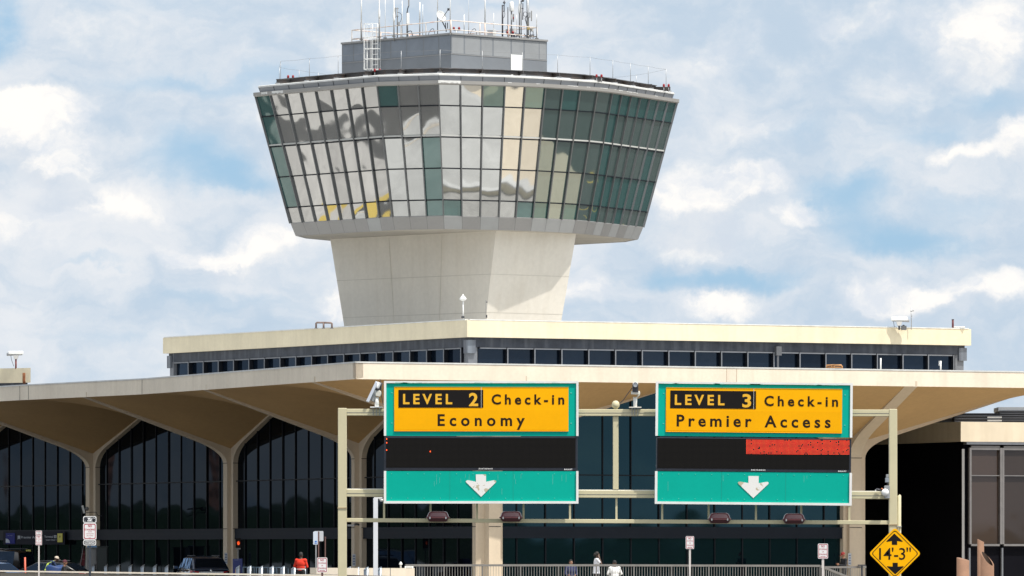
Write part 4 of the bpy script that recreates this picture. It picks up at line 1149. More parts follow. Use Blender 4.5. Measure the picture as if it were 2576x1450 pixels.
# floodlights on the lower pipe
def floodlight(xc, yc, label):
    D = GD - .16; c = W(xc, yc, D); t = thing('floodlight', label, 'floodlight', c, 'maroon floodlights on the gantry pipe')
    k = D / F
    hx, hy = 29.5 * k, .16
    def lp(sx, sy, z):
        out = []
        for i in range(28):
            a = 2 * pi * i / 28; ex = .35
            x = math.copysign(abs(cos(a)) ** .62, cos(a)) * hx * sx; y = math.copysign(abs(sin(a)) ** .62, sin(a)) * hy * sy
            out.append(c + Vector((x, y, z)))
        return out
    mb = MB()
    top = [(1.0, 1.0, .004), (.92, .92, .03), (.83, .85, .10), (.73, .75, .135), (.62, .62, .148), (.2, .2, .150)]
    L_ = [lp(a, b, z) for a, b, z in top]; mb.ring(L_, 0, True, True); mb.poly(L_[-1]); mb.poly(L_[0])
    mb.build('hood', M_MAROON, t)
    mb = MB(); L_ = [lp(1.03, 1.03, .006), lp(1.03, 1.03, -.012), lp(.98, .98, -.02)]; mb.ring(L_); mb.poly(L_[0]); mb.poly(L_[-1]); mb.build('rim', mat('maroon_rim', (.13, .045, .05), .25, var=.1), t)
    mb = MB(); L_ = [lp(.93, .93, -.02), lp(.80, .80, -.085), lp(.72, .72, -.10)]; mb.ring(L_, 0, True, True); mb.poly(L_[-1]); mb.build('lens_bowl', mat('maroon_lower', (.06, .016, .02), .3, var=.1), t)
    mb = MB()
    for dx in (-.19, .19): mb.box(c + Vector((dx, -.155, -.01)), (.03, .03, .05))
    mb.build('latch', M_GALV, t)
    return t
floodlight(1101.8, 1302, 'maroon floodlight on the gantry pipe under the economy sign, away from the gap')
floodlight(1285.8, 1302, 'maroon floodlight on the gantry pipe under the economy sign, next to the gap')
floodlight(1810.0, 1306, 'maroon floodlight on the gantry pipe beneath the premier access sign arrow')
floodlight(1997.3, 1307.5, 'maroon floodlight on the gantry pipe closest to the yellow diamond sign')

# cameras on the gantry
D = GD + .06
t = thing('surveillance_camera', 'white surveillance camera tilted steeply on the gantry beam beside the economy sign', 'camera', W(946, 1029, D))
G6 = lambda x, y: (911.9 + .09545 * x, 930.8 + .09545 * y)
mb = MB(); mb.tube([W(*G6(378, 980), D), W(*G6(376, 720), D)], 5.2 * GK, 14); mb.build('pillar', M_WHITE, t)
mb = MB(); a = W(*G6(365, 985), D); mb.box(a, (31 * GK, .34, 2.6 * GK)); mb.build('base_plate', M_WHITE, t, bevel=.006)
mb = MB()
for x in (280, 365, 445): mb.tube([W(*G6(x, 1000), GD - .012), W(*G6(x, 1195), GD - .012), W(*G6(x + 22, 1200), GD + .05)], .010, 5)
mb.build('hook_bolt', M_GALV, t)
mb = MB(); mb.prism([W(*G6(x, y), D - .07) for x, y in ((300, 540), (350, 690), (455, 705), (495, 640), (490, 570), (450, 540))], (0, .16, 0)); mb.build('pan_head', mat('camera_cream', (.70, .67, .60), .5, var=.05), t, bevel=.012)
mb = MB(); mb.prism([W(*G6(x, y), D - .13) for x, y in ((350, 285), (405, 345), (170, 850), (92, 825))], (0, .22, 0)); mb.build('sunshade', mat('camera_blue_white', (.62, .66, .74), .4, var=.04), t, bevel=.01)
mb = MB(); mb.tube([W(*G6(428, 320), D - .02), W(*G6(240, 810), D - .02)], .062, 12); mb.build('housing', mat('camera_grey', (.45, .46, .47), .4, .2, var=.1), t)
mb = MB(); mb.tube([W(*G6(478, 330), D + .05), W(*G6(430, 520), D + .05)], .05, 10); mb.tube([W(*G6(300, 745), D + .04), W(*G6(262, 830), D + .04)], .05, 10); mb.tube([W(*G6(395, 470), D - .025), W(*G6(372, 530), D - .025)], .068, 12); mb.build('bracket', M_DARKP, t)
mb = MB(); mb.tube([W(*G6(460, 240), D), W(*G6(485, 430), D), W(*G6(505, 700), D), W(*G6(535, 880), D), W(*G6(560, 930), D)], .009, 5); mb.build('cable', M_DARKP, t)
G7 = lambda x, y: (1509.4 + .0954 * x, 930.8 + .0954 * y)
t = thing('surveillance_camera', 'dark hooded surveillance camera facing the road between the two overhead signs', 'camera', W(1597.8, 1029, D))
mb = MB(); mb.tube([W(*G7(928, 975), D), W(*G7(928, 722), D)], 4.8 * GK, 14); mb.tube([W(*G7(928, 722), D), W(*G7(928, 712), D)], 6.6 * GK, 14); mb.build('pillar', M_WHITE, t)
mb = MB(); mb.box(W(*G7(926, 990), D), (31 * GK, .34, 2.6 * GK)); mb.build('base_plate', mat('camera_cream', (.7, .67, .6), .5), t, bevel=.006)
mb = MB()
for x in (845, 918, 998): mb.tube([W(*G7(x, 1010), GD - .012), W(*G7(x, 1195), GD - .012), W(*G7(x, 1206), GD + .05)], .010, 5)
mb.build('hook_bolt', M_GALV, t)
mb = MB(); a, b = W(*G7(820, 560), D - .12), W(*G7(1030, 645), D - .12); mb.box((a + b) / 2, (abs(b.x - a.x), .2, abs(a.z - b.z))); mb.tube([W(*G7(1020, 555), D), W(*G7(1040, 600), D), W(*G7(1035, 660), D), W(*G7(980, 705), D)], .02, 6); mb.build('yoke', mat('camera_cream', (.7, .67, .6), .5), t, bevel=.008)
mb = MB(); c0, c1 = W(*G7(932, 385), D - .28), W(*G7(928, 520), D + .1)
mb.tube([c0, c1], 7.2 * GK, 18); mb.box((c0 + c1) / 2 - Vector((0, 0, .04)), (14.5 * GK, .3, .16)); mb.build('hood', mat('camera_dark', (.05, .05, .06), .35, .2, var=.2), t)
mb = MB(); mb.tube([W(*G7(932, 400), D - .31), W(*G7(932, 420), D - .2)], 5.2 * GK, 18); mb.build('lens', mat('lens_grey', (.40, .41, .43), .2, .5, var=.2), t)
mb = MB(); rl_ = []
for i in range(17):
    a = pi * i / 16 + 0; rl_.append(W(932, 0, D) * 0 + W(*G7(932 + 62 * cos(a), 385 - 62 * sin(a)), D - .315))
mb.tube(rl_, .013, 6); mb.build('lens_ring', M_CAP, t)
mb = MB(); mb.tube([W(*G7(850, 470), D), W(*G7(735, 620), D + .02), W(*G7(610, 800), D + .04), W(*G7(490, 910), D + .05)], .010, 5); mb.build('cable', M_DARKP, t)
# radar dish box by the far post
G8 = lambda x, y: (2163.4 + .13007 * x, 1163.5 + .13007 * y)
t = thing('traffic_sensor', 'grey control box with white half dish and small flag lamp beside the gantry post', 'sensor', W(2229, 1254, GD + .02))
def g8box(x0, x1, y0, y1, d0, d1, m, name):
    a, b = W(*G8(x0, y0), GD), W(*G8(x1, y1), GD); mb = MB(); mb.box(((a.x + b.x) / 2, GD + (d0 + d1) / 2, (a.z + b.z) / 2), (abs(b.x - a.x), d1 - d0, abs(a.z - b.z))); return mb.build(name, m, t, bevel=.006)
g8box(470, 570, 450, 695, -.16, .06, M_GALV, 'box'); g8box(505, 552, 232, 290, -.05, .05, M_GALV, 'head'); g8box(488, 560, 297, 385, -.08, .06, mat('sensor_grey', (.30, .33, .37), .5), 'sensor'); g8box(522, 538, 385, 450, -.02, .02, M_DARKP, 'stem')
mb = MB(); mb.lathe(W(*G8(487, 580), GD - .2), [(.01, .045), (.05, .035), (.078, .02), (.09, 0), (.085, -.02)], 20, M=Matrix.Rotation(radians(90), 3, 'X') @ Matrix.Rotation(0, 3, 'Z')); mb.build('dish', M_WHITE, t)
for v in bpy.data.objects[-1:]: pass
mb = MB(); mb.tube([W(*G8(455, 530), GD - .1), W(*G8(412, 500), GD - .1)], .016, 8); mb.build('orange_grip', mat('orange_grip', (.65, .2, .08), .5), t)
mb = MB(); mb.tube([W(*G8(400, 535), GD - .05), W(*G8(320, 525), GD - .05), W(*G8(300, 545), GD - .05)], [.028, .035, .012], 8); mb.build('lamp', M_DARKP, t)
mb = MB(); mb.box(W(*G8(302, 538), GD - .07), (.03, .04, .03)); mb.build('lamp_tip', M_CAP, t)

# yellow clearance diamond on the far post
DD = 156.72; kd = DD / F
root = thing('clearance_sign', 'yellow diamond height limit sign reading 14 feet 3 with up and down arrows', 'road sign', W(2251.3, 1392.5, DD))
def diamond(r, d, name, m, par, inner=None, rad=6):
    pts = []
    for q in range(4):
        a0 = pi / 2 * q
        c = Vector((cos(a0), sin(a0))); t1 = Vector((cos(a0 - pi / 2), sin(a0 - pi / 2))); t2 = Vector((cos(a0 + pi / 2), sin(a0 + pi / 2)))
        for i in range(6):
            s = i / 5; e = rad / r
            p = (c + (t1 - c) * e) * (1 - s) ** 2 + c * 2 * s * (1 - s) + (c + (t2 - c) * e) * s * s
            pts.append(p * r)
    P3 = [W(2251.3 + p.x, 1392.5 - p.y, DD) + Vector((0, -d, 0)) for p in pts]
    mb = MB()
    if inner:
        Q3 = [W(2251.3 + p.x * inner / r, 1392.5 - p.y * inner / r, DD) + Vector((0, -d, 0)) for p in pts]
        for i in range(len(P3)):
            j = (i + 1) % len(P3); mb.quad(P3[i], P3[j], Q3[j], Q3[i])
        return mb.build(name, m, par, recalc=False)
    mb.prism(P3, (0, .012, 0)); return mb.build(name, m, par)
plate = diamond(65.8, .012, 'plate', mat('diamond_yellow', (.95, .46, .0), .55, spec=.12, var=.06, scale=2.2, fine=.015), root)
diamond(59.8, .0145, 'border', M_INK, plate, inner=57.4, rad=5)
H9 = lambda x, y: (1760.9 + .25 * x, 1088.0 + .25 * y)      # drawing units of the enlarged view
def dput(x, y): return W(x, y, DD) + Vector((0, -.015, 0))
mb = MB(); letters(mb, "14'-3\"", 2211.5, 2291.5, 1378.6, 1408.0, dput, bold=.004); mb.build('lettering', M_INK, plate, recalc=False)
for pts in ([(1955, 1016), (2040, 1095), (2036, 1101), (1984, 1092), (1984, 1131), (1930, 1131), (1930, 1092), (1880, 1101), (1874, 1095)], [(1964, 1428), (2050, 1352), (2046, 1345), (1990, 1350), (1990, 1311), (1938, 1311), (1938, 1350), (1884, 1345), (1880, 1350)]):
    mb = MB(); mb.poly([dput(*H9(x, y)) for x, y in pts]); mb.build('arrow', M_INK, plate, recalc=False)
mb = MB(); mb.bar((WX(2251, DD), DD + .05, gzz(1440)), (WX(2251, DD), DD + .05, gzz(1345)), .05, .08, up=(0, 1, 0)); mb.build('bracket', M_GALV, root)

# ------------------------------------------------------------------ small post signs
def rounded(x0, x1, y0, y1, D, r, n=4):
    pts = []
    for cx_, cy_, a0 in ((x1 - r, y0 + r, 0), (x0 + r, y0 + r, 90), (x0 + r, y1 - r, 180), (x1 - r, y1 - r, 270)):
        for i in range(n + 1):
            a = radians(a0 + 90 * i / n); pts.append(W(cx_ + r * cos(a), cy_ - r * sin(a), D))
    return pts
def plate_part(t, x0, x1, y0, y1, D, edge, name='plate', face=M_SHEET, lines=(), ink=None, lw=.9, border=True):
    w = x1 - x0
    mb = MB(); mb.prism([p + Vector((0, -.02, 0)) for p in rounded(x0, x1, y0, y1, D, w * .12)], (0, .006, 0)); pl_ = mb.build(name, face, t)
    if border:
        m = w * .055
        a = [p + Vector((0, -.022, 0)) for p in rounded(x0 + m, x1 - m, y0 + m, y1 - m, D, w * .10)]; b = [p + Vector((0, -.022, 0)) for p in rounded(x0 + m * 2.0, x1 - m * 2.0, y0 + m * 2.0, y1 - m * 2.0, D, w * .09)]
        mb = MB()
        for i in range(len(a)): mb.quad(a[i], a[(i + 1) % len(a)], b[(i + 1) % len(a)], b[i])
        mb.build('border', edge, pl_, recalc=False)
    if lines:
        mb = MB()
        for txt, fx0, fx1, fy0, fy1, b in lines:
            letters(mb, txt, x0 + w * fx0, x0 + w * fx1, y0 + (y1 - y0) * fy0, y0 + (y1 - y0) * fy1, lambda x, y: W(x, y, D) + Vector((0, -.0225, 0)), bold=b)
        mb.build('lettering', ink or edge, pl_, recalc=False)
    return pl_
def darrow(pl_, x0, x1, y, D, h, m):
    mb = MB(); q = lambda x, yy: W(x, yy, D) + Vector((0, -.0225, 0)); s = h
    mb.poly([q(x0, y), q(x0 + s * 1.3, y - s), q(x0 + s * 1.3, y - s * .35), q(x1 - s * 1.3, y - s * .35), q(x1 - s * 1.3, y - s), q(x1, y), q(x1 - s * 1.3, y + s), q(x1 - s * 1.3, y + s * .35), q(x0 + s * 1.3, y + s * .35), q(x0 + s * 1.3, y + s)])
    mb.build('arrow', m, pl_, recalc=False)
NSS = [('NO', .32, .68, .10, .24, .02), ('STOPPING', .12, .88, .33, .42, .01), ('OR', .42, .60, .50, .58, .01), ('STANDING', .12, .88, .665, .755, .01)]
def post(t, xc, ytop, D, w, m, zbot=None, dy=.02):
    p = W(xc, ytop, D); mb = MB(); mb.bar((p.x, D + dy, gz(D) if zbot is None else zbot), (p.x, D + dy, p.z), w, w * .7, up=(0, 1, 0)); return mb.build('post', m, t)
def nostop(x0, x1, y0, y1, D, label, postm, pw=.06):
    xc = (x0 + x1) / 2
    t = thing('parking_sign', label, 'parking sign', (WX(xc, D), D, gz(D)), 'no stopping signs on posts')
    pl_ = plate_part(t, x0, x1, y0, y1, D, M_TXR, lines=NSS); darrow(pl_, x0 + (x1 - x0) * .24, x1 - (x1 - x0) * .24, y0 + (y1 - y0) * .865, D, (y1 - y0) * .042, M_TXR)
    post(t, xc, y0 + 2, D, pw, postm); return t
M_POSTW = mat('white_post', (.70, .64, .60), .6, var=.1, scale=3)
M_POSTB = mat('brown_post', (.16, .085, .075), .7, var=.25, scale=4)
nostop(797.6, 823.4, 1402.5, 1440.5, 200, 'no stopping or standing sign low on a brown post beside the gantry post', M_POSTB)
nostop(1725, 1746, 1349, 1381, 240, 'no stopping or standing sign on a pale post under the premier access sign', M_POSTW, .07)
nostop(2057.5, 2083, 1367.6, 1405.6, 206, 'no stopping or standing sign on a pale post near the man in red cap', M_POSTW, .07)
D = 288; t = thing('parking_sign', 'thin two plate sign reading third lane no stopping on a pale post before the barrier', 'parking sign', (WX(97.5, D), D, gz(D)), 'no stopping signs on posts')
plate_part(t, 89.6, 105.6, 1335, 1347, D, M_TXR, lines=[('THIRD', .2, .8, .2, .42, .0), ('LANE', .25, .75, .6, .85, .0)], ink=M_TXB)
pl_ = plate_part(t, 89.6, 105.6, 1347.3, 1371.5, D, M_TXR, lines=[('NO', .32, .68, .06, .23, .02), ('STOPPING', .12, .88, .32, .42, .0), ('OR', .42, .58, .49, .58, .0), ('STANDING', .12, .88, .64, .74, .0)]); darrow(pl_, 93, 102, 1368, D, 1.1, M_TXR)
post(t, 97.8, 1337, D, .06, M_POSTW)
# tow-away cluster on a dark post
D = 262; t = thing('tow_away_sign', 'three plate tow away sign with pictogram and red no standing text', 'parking sign', (WX(226, D), D, gz(D)))
J = lambda x, y: (x * .15437, 1226.4 + y * .15437)
pl_ = plate_part(t, 209.3, 242.6, 1298.6, 1315.4, D, M_TXB)
def pic(par, polys, m):
    mb = MB()
    for pts in polys: mb.poly([W(*J(x, y), D) + Vector((0, -.0228, 0)) for x, y in pts])
    mb.build('pictogram', m, par, recalc=False)
def disc(cx_, cy_, r): return [(cx_ + r * cos(i * pi / 8), cy_ - r * sin(i * pi / 8)) for i in range(16)]
pic(pl_, [[(1366, 500), (1400, 488), (1428, 500), (1440, 520), (1440, 532), (1368, 548)], disc(1410, 540, 15), [(1440, 533), (1466, 518), (1484, 495), (1512, 494), (1545, 510), (1545, 518), (1512, 503), (1490, 503), (1470, 526), (1442, 540)], [(1492, 522), (1516, 505), (1560, 512), (1562, 540), (1492, 546)], disc(1526, 542, 15)], M_TXB)
plate_part(t, 209.3, 242.6, 1316.2, 1357.6, D, M_TXR, lines=[('NO', .37, .66, .09, .24, .03), ('STANDING', .10, .90, .33, .44, .02), ('ACTIVE', .36, .66, .49, .55, .0), ('LOADING AND', .22, .8, .61, .67, .0), ('UNLOADING', .25, .76, .73, .79, .0), ('ONLY', .41, .6, .85, .91, .0)])
plate_part(t, 209.5, 241.8, 1358.2, 1371.8, D, M_TXB, lines=[('FINE•TOW', .15, .85, .32, .68, .02)])
post(t, 226.2, 1300, D, .085, mat('dark_blue_post', (.035, .045, .06), .6, var=.2))
# back-to-back blank signs
D = 270; t = thing('blank_sign', 'blank aluminium sign back with blue emblem plate on a twin post', 'sign', (WX(802, D), D, gz(D)))
K = lambda x, y: (691.8 + .14649 * x, 1257.8 + .14649 * y)
mb = MB(); mb.prism(rounded(790.4, 813.6, 1336, 1361.5, D, 2.2), (0, .01, 0)); mb.build('back_plate', M_ALU, t)
mb = MB(); mb.prism([p + Vector((0, -.1, 0)) for p in rounded(788, 799.6, 1337.5, 1370, D, 1.4)], (0, .01, 0)); fp = mb.build('front_plate', mat('bluish_white', (.62, .68, .76), .5, var=.05), t)
mb = MB(); mb.prism([p + Vector((0, -.105, 0)) for p in rounded(792, 797.2, 1360.6, 1364.4, D, .3)], (0, .004, 0)); mb.prism([p + Vector((0, -.105, 0)) for p in rounded(791, 798.2, 1366, 1367.6, D, .3)], (0, .004, 0)); mb.build('emblem', mat('emblem_blue', (.02, .16, .55), .4), fp)
mb = MB(); p = W(801.6, 1337, D); mb.bar((p.x, D - .04, 0), (p.x, D - .04, p.z), .05, .05, up=(0, 1, 0)); mb.build('brown_post', M_POSTB, t)
mb = MB(); p = W(795, 1368, D); mb.bar((p.x, D - .05, 0), (p.x, D - .05, p.z), .05, .05, up=(0, 1, 0)); mb.build('grey_post', M_GALV, t)
t = thing('sign_post', 'slim bare brown post standing next to the blank sign backs', 'post', (WX(818, 268), 268, 0))
mb = MB(); p = W(818.3, 1350.6, 268); mb.bar((p.x, 268, gz(268)), p, .045, .045, up=(0, 1, 0)); mb.build('shaft', M_POSTB, t)
mb = MB(); mb.box(p + Vector((0, 0, -.02)), (.06, .06, .05)); mb.build('cap', M_POSTB, t)
# white tapered lamp or camera pole beneath the economy sign
D = 262; t = thing('camera_pole', 'white square pole with a small camera arm below the economy sign corner', 'pole', (WX(945, D), D, gz(D)))
mb = MB(); p = W(944.8, 1253.5, D); mb.bar((p.x, D, gz(D)), p, 14 * D / F * .62 + .045, .10, up=(0, 1, 0)); mb.build('shaft', mat('pole_white', (.72, .73, .76), .4, var=.05), t, bevel=.01)
mb = MB(); mb.bar(W(941, 1252.5, D), W(962, 1252.5, D), .1, .05); mb.build('arm', M_WHITE, t)
mb = MB(); mb.tube([W(953, 1254.6, D), W(957, 1255, D)], .05, 8); mb.lathe(W(960.5, 1258, D), [(.05, -.06), (.085, 0), (.05, .04)], 12); mb.build('camera', M_CAP, t)

# wall signs, signal box, kiosk etc. around the hall
zz = lambda y, D: EYE + (YH - y) / F * D
def face_board(A, d, s0, s1, z0, z1, off, m, par, name, depth=.05):
    nrm = Vector((d.y, -d.x)); nrm = nrm if nrm.y < 0 else -nrm
    mb = MB(); a, b = A + d * s0 + nrm * off, A + d * s1 + nrm * off
    mb.prism([V3(a, z0), V3(b, z0), V3(b, z1), V3(a, z1)], V3(-nrm * depth, 0)); return mb.build(name, m, par)
dB = (C3 - C4).normalized(); nB = Vector((dB.y, -dB.x)); nB = nB if nB.y < 0 else -nB
def on_bay(xv, off=.3):
    return on_line(C4 + nB * off, dB, xv)
M_NAVY = mat('navy_board', (.004, .005, .014), .6, var=.1, spec=.06); M_UBLUE = mat('logo_blue', (.012, .018, .16), .6, var=.05, spec=.08)
M_DIMW = mat('dim_white', (.30, .32, .36), .6, var=.1); M_DYEL = mat('gate_yellow', (.50, .44, .02), .5, var=.08)
a, b = on_bay(8), on_bay(163)
t = thing('entrance_sign', 'long navy entrance board with blue globe logo, premier access and terminal lettering', 'sign', V3(a, 0))
D = a.y
mb = MB()
def bput(xv, y, off=.30): p = on_bay(xv, off); return V3(p, zz(y, p.y))
def bquad(x0, x1, y0, y1, off, name, m, par):
    mb = MB(); mb.prism([bput(x0, y1, off), bput(x1, y1, off), bput(x1, y0, off), bput(x0, y0, off)], V3(-nB * .04, 0)); return mb.build(name, m, par)
bd = bquad(8, 163, 1336.5, 1370, .32, 'board', M_NAVY, t)
lg = bquad(14.5, 37, 1341, 1368, .345, 'logo_panel', M_UBLUE, bd)
mb = MB()                                                 # quarter globe of curved latitude and longitude lines
gc, gr = (14.9, 1366), 10.5
for k in range(6):
    r0 = gr * (.15 + .17 * k)
    pts = [bput(gc[0] + r0 * .95 * sin(a_), gc[1] - gr * cos(a_) * (1.0 if k == 5 else .95), .352) for a_ in [pi / 2 * i / 10 for i in range(11)]]
    pts = [p for p in pts]
    for i in range(10): mb.bar(pts[i], pts[i + 1], .02, .035, up=V3(nB, 0))
for k in range(1, 6):
    y = gc[1] - gr * k / 6; w_ = sqrt(max(0, 1 - (k / 6) ** 2)) * gr * .95
    mb.bar(bput(gc[0], y, .352), bput(gc[0] + w_, y + .6, .352), .02, .035)
mb.build('globe_grid', mat('globe_white', (.50, .54, .62), .5), lg)
mb = MB(); mb.poly([bput(44.5, 1347.5, .35), bput(51, 1347.5, .35), bput(51, 1357.2, .35), bput(47.8, 1354.6, .35), bput(44.5, 1357.2, .35)]); mb.build('bookmark_icon', M_DIMW, bd, recalc=False)
mb = MB(); put_ = lambda x, y: bput(x, y, .35)
letters(mb, 'Premier Access', 53, 103.5, 1348.5, 1354.5, put_); letters(mb, 'Terminal', 111.5, 133, 1347.6, 1352.6, put_); letters(mb, 'Level 1 Door 1', 116, 141.5, 1356.2, 1360, put_); letters(mb, 'UNITED', 19, 31, 1346.4, 1347.9, put_)
mb.build('lettering', M_DIMW, bd, recalc=False)
q0 = bquad(135.5, 141.5, 1346.5, 1353.5, .35, 'terminal_letter', M_DIMW, bd)
mb = MB(); letters(mb, 'A', 136.9, 140.2, 1347.8, 1352.2, lambda x, y: bput(x, y, .354)); mb.build('lettering', M_NAVY, q0, recalc=False)
yb = bquad(144.4, 156.6, 1342, 1364, .35, 'yellow_plate', M_DYEL, bd)
mb = MB(); f_ = lambda x, y: bput(150.5 + x, 1350 - y, .356)
mb.poly([f_(0, 3.2), f_(.5, 2.4), f_(.5, .8), f_(2.4, -.6), f_(2.4, -1.2), f_(.5, -.6), f_(.4, -2), f_(1, -2.6), f_(1, -3), f_(0, -2.7), f_(-1, -3), f_(-1, -2.6), f_(-.4, -2), f_(-.5, -.6), f_(-2.4, -1.2), f_(-2.4, -.6), f_(-.5, .8), f_(-.5, 2.4)]); mb.build('aircraft_icon', M_NAVY, yb, recalc=False)
t = thing('door_notice', 'small yellow notice on the dark glass under the entrance board', 'notice', bput(70, 1388, .32))
q0 = bquad(65, 76.5, 1383, 1393.2, .32, 'sheet', M_DYEL, t)
bquad(67, 74.5, 1385, 1386, .325, 'print', mat('notice_print', (.2, .17, .02), .6), q0)
# red folded umbrella / banner beside the column
D = 329; t = thing('red_banner', 'dark red feather banner leaning beside the column with the grey cabinets', 'banner', W(206, 1424, D))
mb = MB(); mb.prism([W(210.5, 1377, D), W(213.5, 1392, D), W(213, 1424, D), W(200, 1421, D), W(205, 1397, D)], (0, .05, 0)); mb.build('cloth', mat('banner_red', (.12, .006, .012), .7, var=.15), t)
mb = MB(); mb.tube([W(210.2, 1374, D - .02), W(203, 1418, D - .02), W(201, 1452, D - .02)], .02, 6); mb.build('pole', M_POLE, t)
mb = MB()
for y in (1393, 1406): mb.bar(W(202 + (1424 - y) * .1, y, D - .03), W(213, y + 1, D - .03), .01, .025)
mb.build('stripe', mat('banner_stripe', (.3, .12, .13), .7), t)
def cabinet(x0, x1, y0, D, label, m, name='utility_cabinet', dep=.6):
    t = thing(name, label, 'cabinet', (WX((x0 + x1) / 2, D), D, 0))
    mb = MB(); w = WX(x1, D) - WX(x0, D); h = zz(y0, D); mb.box((WX((x0 + x1) / 2, D), D + dep / 2, h / 2), (w, dep, h)); mb.build('casing', m, t, bevel=.02)
    mb = MB(); mb.box((WX((x0 + x1) / 2, D), D - .012, h * .52), (w * .84, .02, h * .86)); dr_ = mb.build('door', m, t, bevel=.006)
    mb = MB(); mb.box((WX(x1, D) - w * .2, D - .035, h * .55), (.03, .03, .16)); mb.build('handle', M_DARKP, dr_)
    mb = MB(); mb.box((WX((x0 + x1) / 2, D), D + dep / 2, h + .02), (w + .06, dep + .06, .04)); mb.build('lid', m, t)
    return t
cabinet(216.5, 243.5, 1379, 326.5, 'pale grey utility cabinet with blue topped notice against the column', mat('cabinet_grey', (.28, .28, .28), .6, var=.15))
t = thing('blue_notice', 'light blue strip notice above the pale grey utility cabinet', 'notice', W(230, 1376, 326.2))
mb = MB(); a, b = W(219.5, 1372.6, 326.2), W(243.5, 1377, 326.2); mb.box((a + b) / 2, (b.x - a.x, .04, a.z - b.z)); mb.build('strip', mat('notice_blue', (.18, .36, .62), .5), t)
mb = MB(); mb.box((a + b) / 2 + Vector((0, .05, 0)), ((b.x - a.x) * .9, .06, .04)); mb.build('backing', M_GALV, t)
cabinet(245, 270.5, 1376, 325, 'dark green utility cabinet beside the pale grey one', mat('cabinet_dark', (.018, .026, .026), .5, var=.15))
D = 303.5; t = thing('pedestrian_signal', 'black pedestrian signal with a glowing orange hand on a thin pole', 'signal', (WX(599.5, D), D, 0))
mb = MB(); a, b = W(592.6, 1354, D), W(606, 1378.5, D); mb.box((a + b) / 2, (b.x - a.x, .2, a.z - b.z)); hs = mb.build('housing', M_INK, t, bevel=.02)
mb = MB(); f_ = lambda x, y: W(600 + x, 1366 - y, D - .104)
mb.poly([f_(-2.2, -5), f_(1.6, -5), f_(2.8, -2), f_(3.8, 1), f_(3.0, 1.6), f_(1.9, 0), f_(1.9, 4), f_(1.0, 4.2), f_(.8, 1), f_(.4, 5), f_(-.5, 5), f_(-.7, 1), f_(-1.2, 4.4), f_(-2, 4.2), f_(-2, .6), f_(-2.8, 2.8), f_(-3.5, 2.4), f_(-3.0, -2)])
mb.build('hand_symbol', emit_mat('signal_orange', (1, .10, .01), .85), hs, recalc=False)
mb = MB(); p = W(599.3, 1378, D); mb.tube([(p.x, D, 0), p], .035, 7); mb.build('pole', M_POLE, t)
mb = MB(); mb.box(W(599.5, 1380, D), (.2, .12, .08)); mb.build('bracket', M_POLE, t)
D = 300.5; t = thing('leaflet_box', 'blue leaflet box with an orange panel on the walkway behind the bollards', 'leaflet box', (WX(597, D), D, 0))
mb = MB(); a, b = W(585.5, 1405.5, D), W(610, 1405.5, D); h = a.z; mb.box(((a.x + b.x) / 2, D + .25, h / 2 + .05), (b.x - a.x, .5, h - .1)); c_ = mb.build('casing', mat('box_blue', (.012, .022, .13), .4, var=.1), t, bevel=.02)
mb = MB(); mb.box(((a.x + b.x) / 2 - .04, D - .012, h * .56), (.14, .02, .26)); mb.build('orange_panel', mat('box_orange', (.45, .15, .03), .5), c_)
mb = MB(); letters(mb, 'Discover', 589, 600, 1407.6, 1409.4, lambda x, y: W(x, y, D - .006)); mb.build('lettering', mat('box_text', (.3, .33, .5), .5), c_, recalc=False)
mb = MB()
for dx in (-.16, .16): mb.box(((a.x + b.x) / 2 + dx, D + .25, .05), (.06, .4, .12))
mb.build('foot', M_INK, t)
# notices on the columns
for C, xv, y, lab in ((C2, 568.5, 1405, 'narrow white vertical notice on the column behind the blue leaflet box'), (C1, 890.5, 1409, 'narrow white vertical notice on the column beside the gantry post'), (CR, 2137.5, 1407, 'small white vertical notice on the column beside the man in red cap')):
    D = C.y - .75; t = thing('column_notice', lab, 'notice', W(xv, y, D), 'notices on the columns')
    mb = MB(); mb.box(W(xv, y, D), (.15, .02, .55)); s_ = mb.build('sheet', mat('notice_white', (.55, .58, .62), .6, var=.1), t)
    mb = MB()
    for i in range(4): mb.box(W(xv, y, D) + Vector((0, -.012, .18 - .12 * i)), (.09, .006, .05))
    mb.build('print', mat('notice_ink', (.14, .18, .3), .6), s_)
# wall camera on the left column
D = 326; t = thing('wall_camera', 'small white tube camera on a bracket high on the column beside the tow sign', 'camera', W(213, 1280, D))
mb = MB(); a, b = W(207.6, 1272, D - .3), W(212.2, 1291, D - .2); mb.bar(a, b, .10, .12, up=(0, 1, 0)); mb.build('housing', M_WHITE, t, bevel=.015)
mb = MB(); mb.tube([W(212, 1284, D - .2), W(217, 1278, D), W(219, 1280, D + .6)], .035, 6); mb.lathe(W(219, 1280, D - .1), [(.06, -.1), (.10, 0), (.05, .1)], 10); mb.build('bracket', M_POLE, t)
mb = MB(); mb.tube([W(212, 1284, D - .25), W(216, 1290, D - .2), W(226, 1289, D - .2), W(240, 1288.5, D - .2), W(243, 1289, D - .2), W(244, 1294, D - .2), W(248, 1297.5, D), W(256, 1298, D)], .016, 5); mb.build('cable', M_DARKP, t)
# arm lamp on the next column
D = 296; t = thing('arm_lamp', 'grey arm lamp bracketed to the column behind the gantry post', 'lamp', W(888, 1322, D))
mb = MB(); mb.bar(W(874, 1322, D), W(892, 1322, D), .16, .09); mb.build('lamp_head', M_GALV, t, bevel=.02)
mb = MB(); mb.tube([W(890, 1321, D), W(896, 1318, D + .3), W(902, 1320, D + 1)], .05, 7); mb.build('bracket', M_GALV, t)
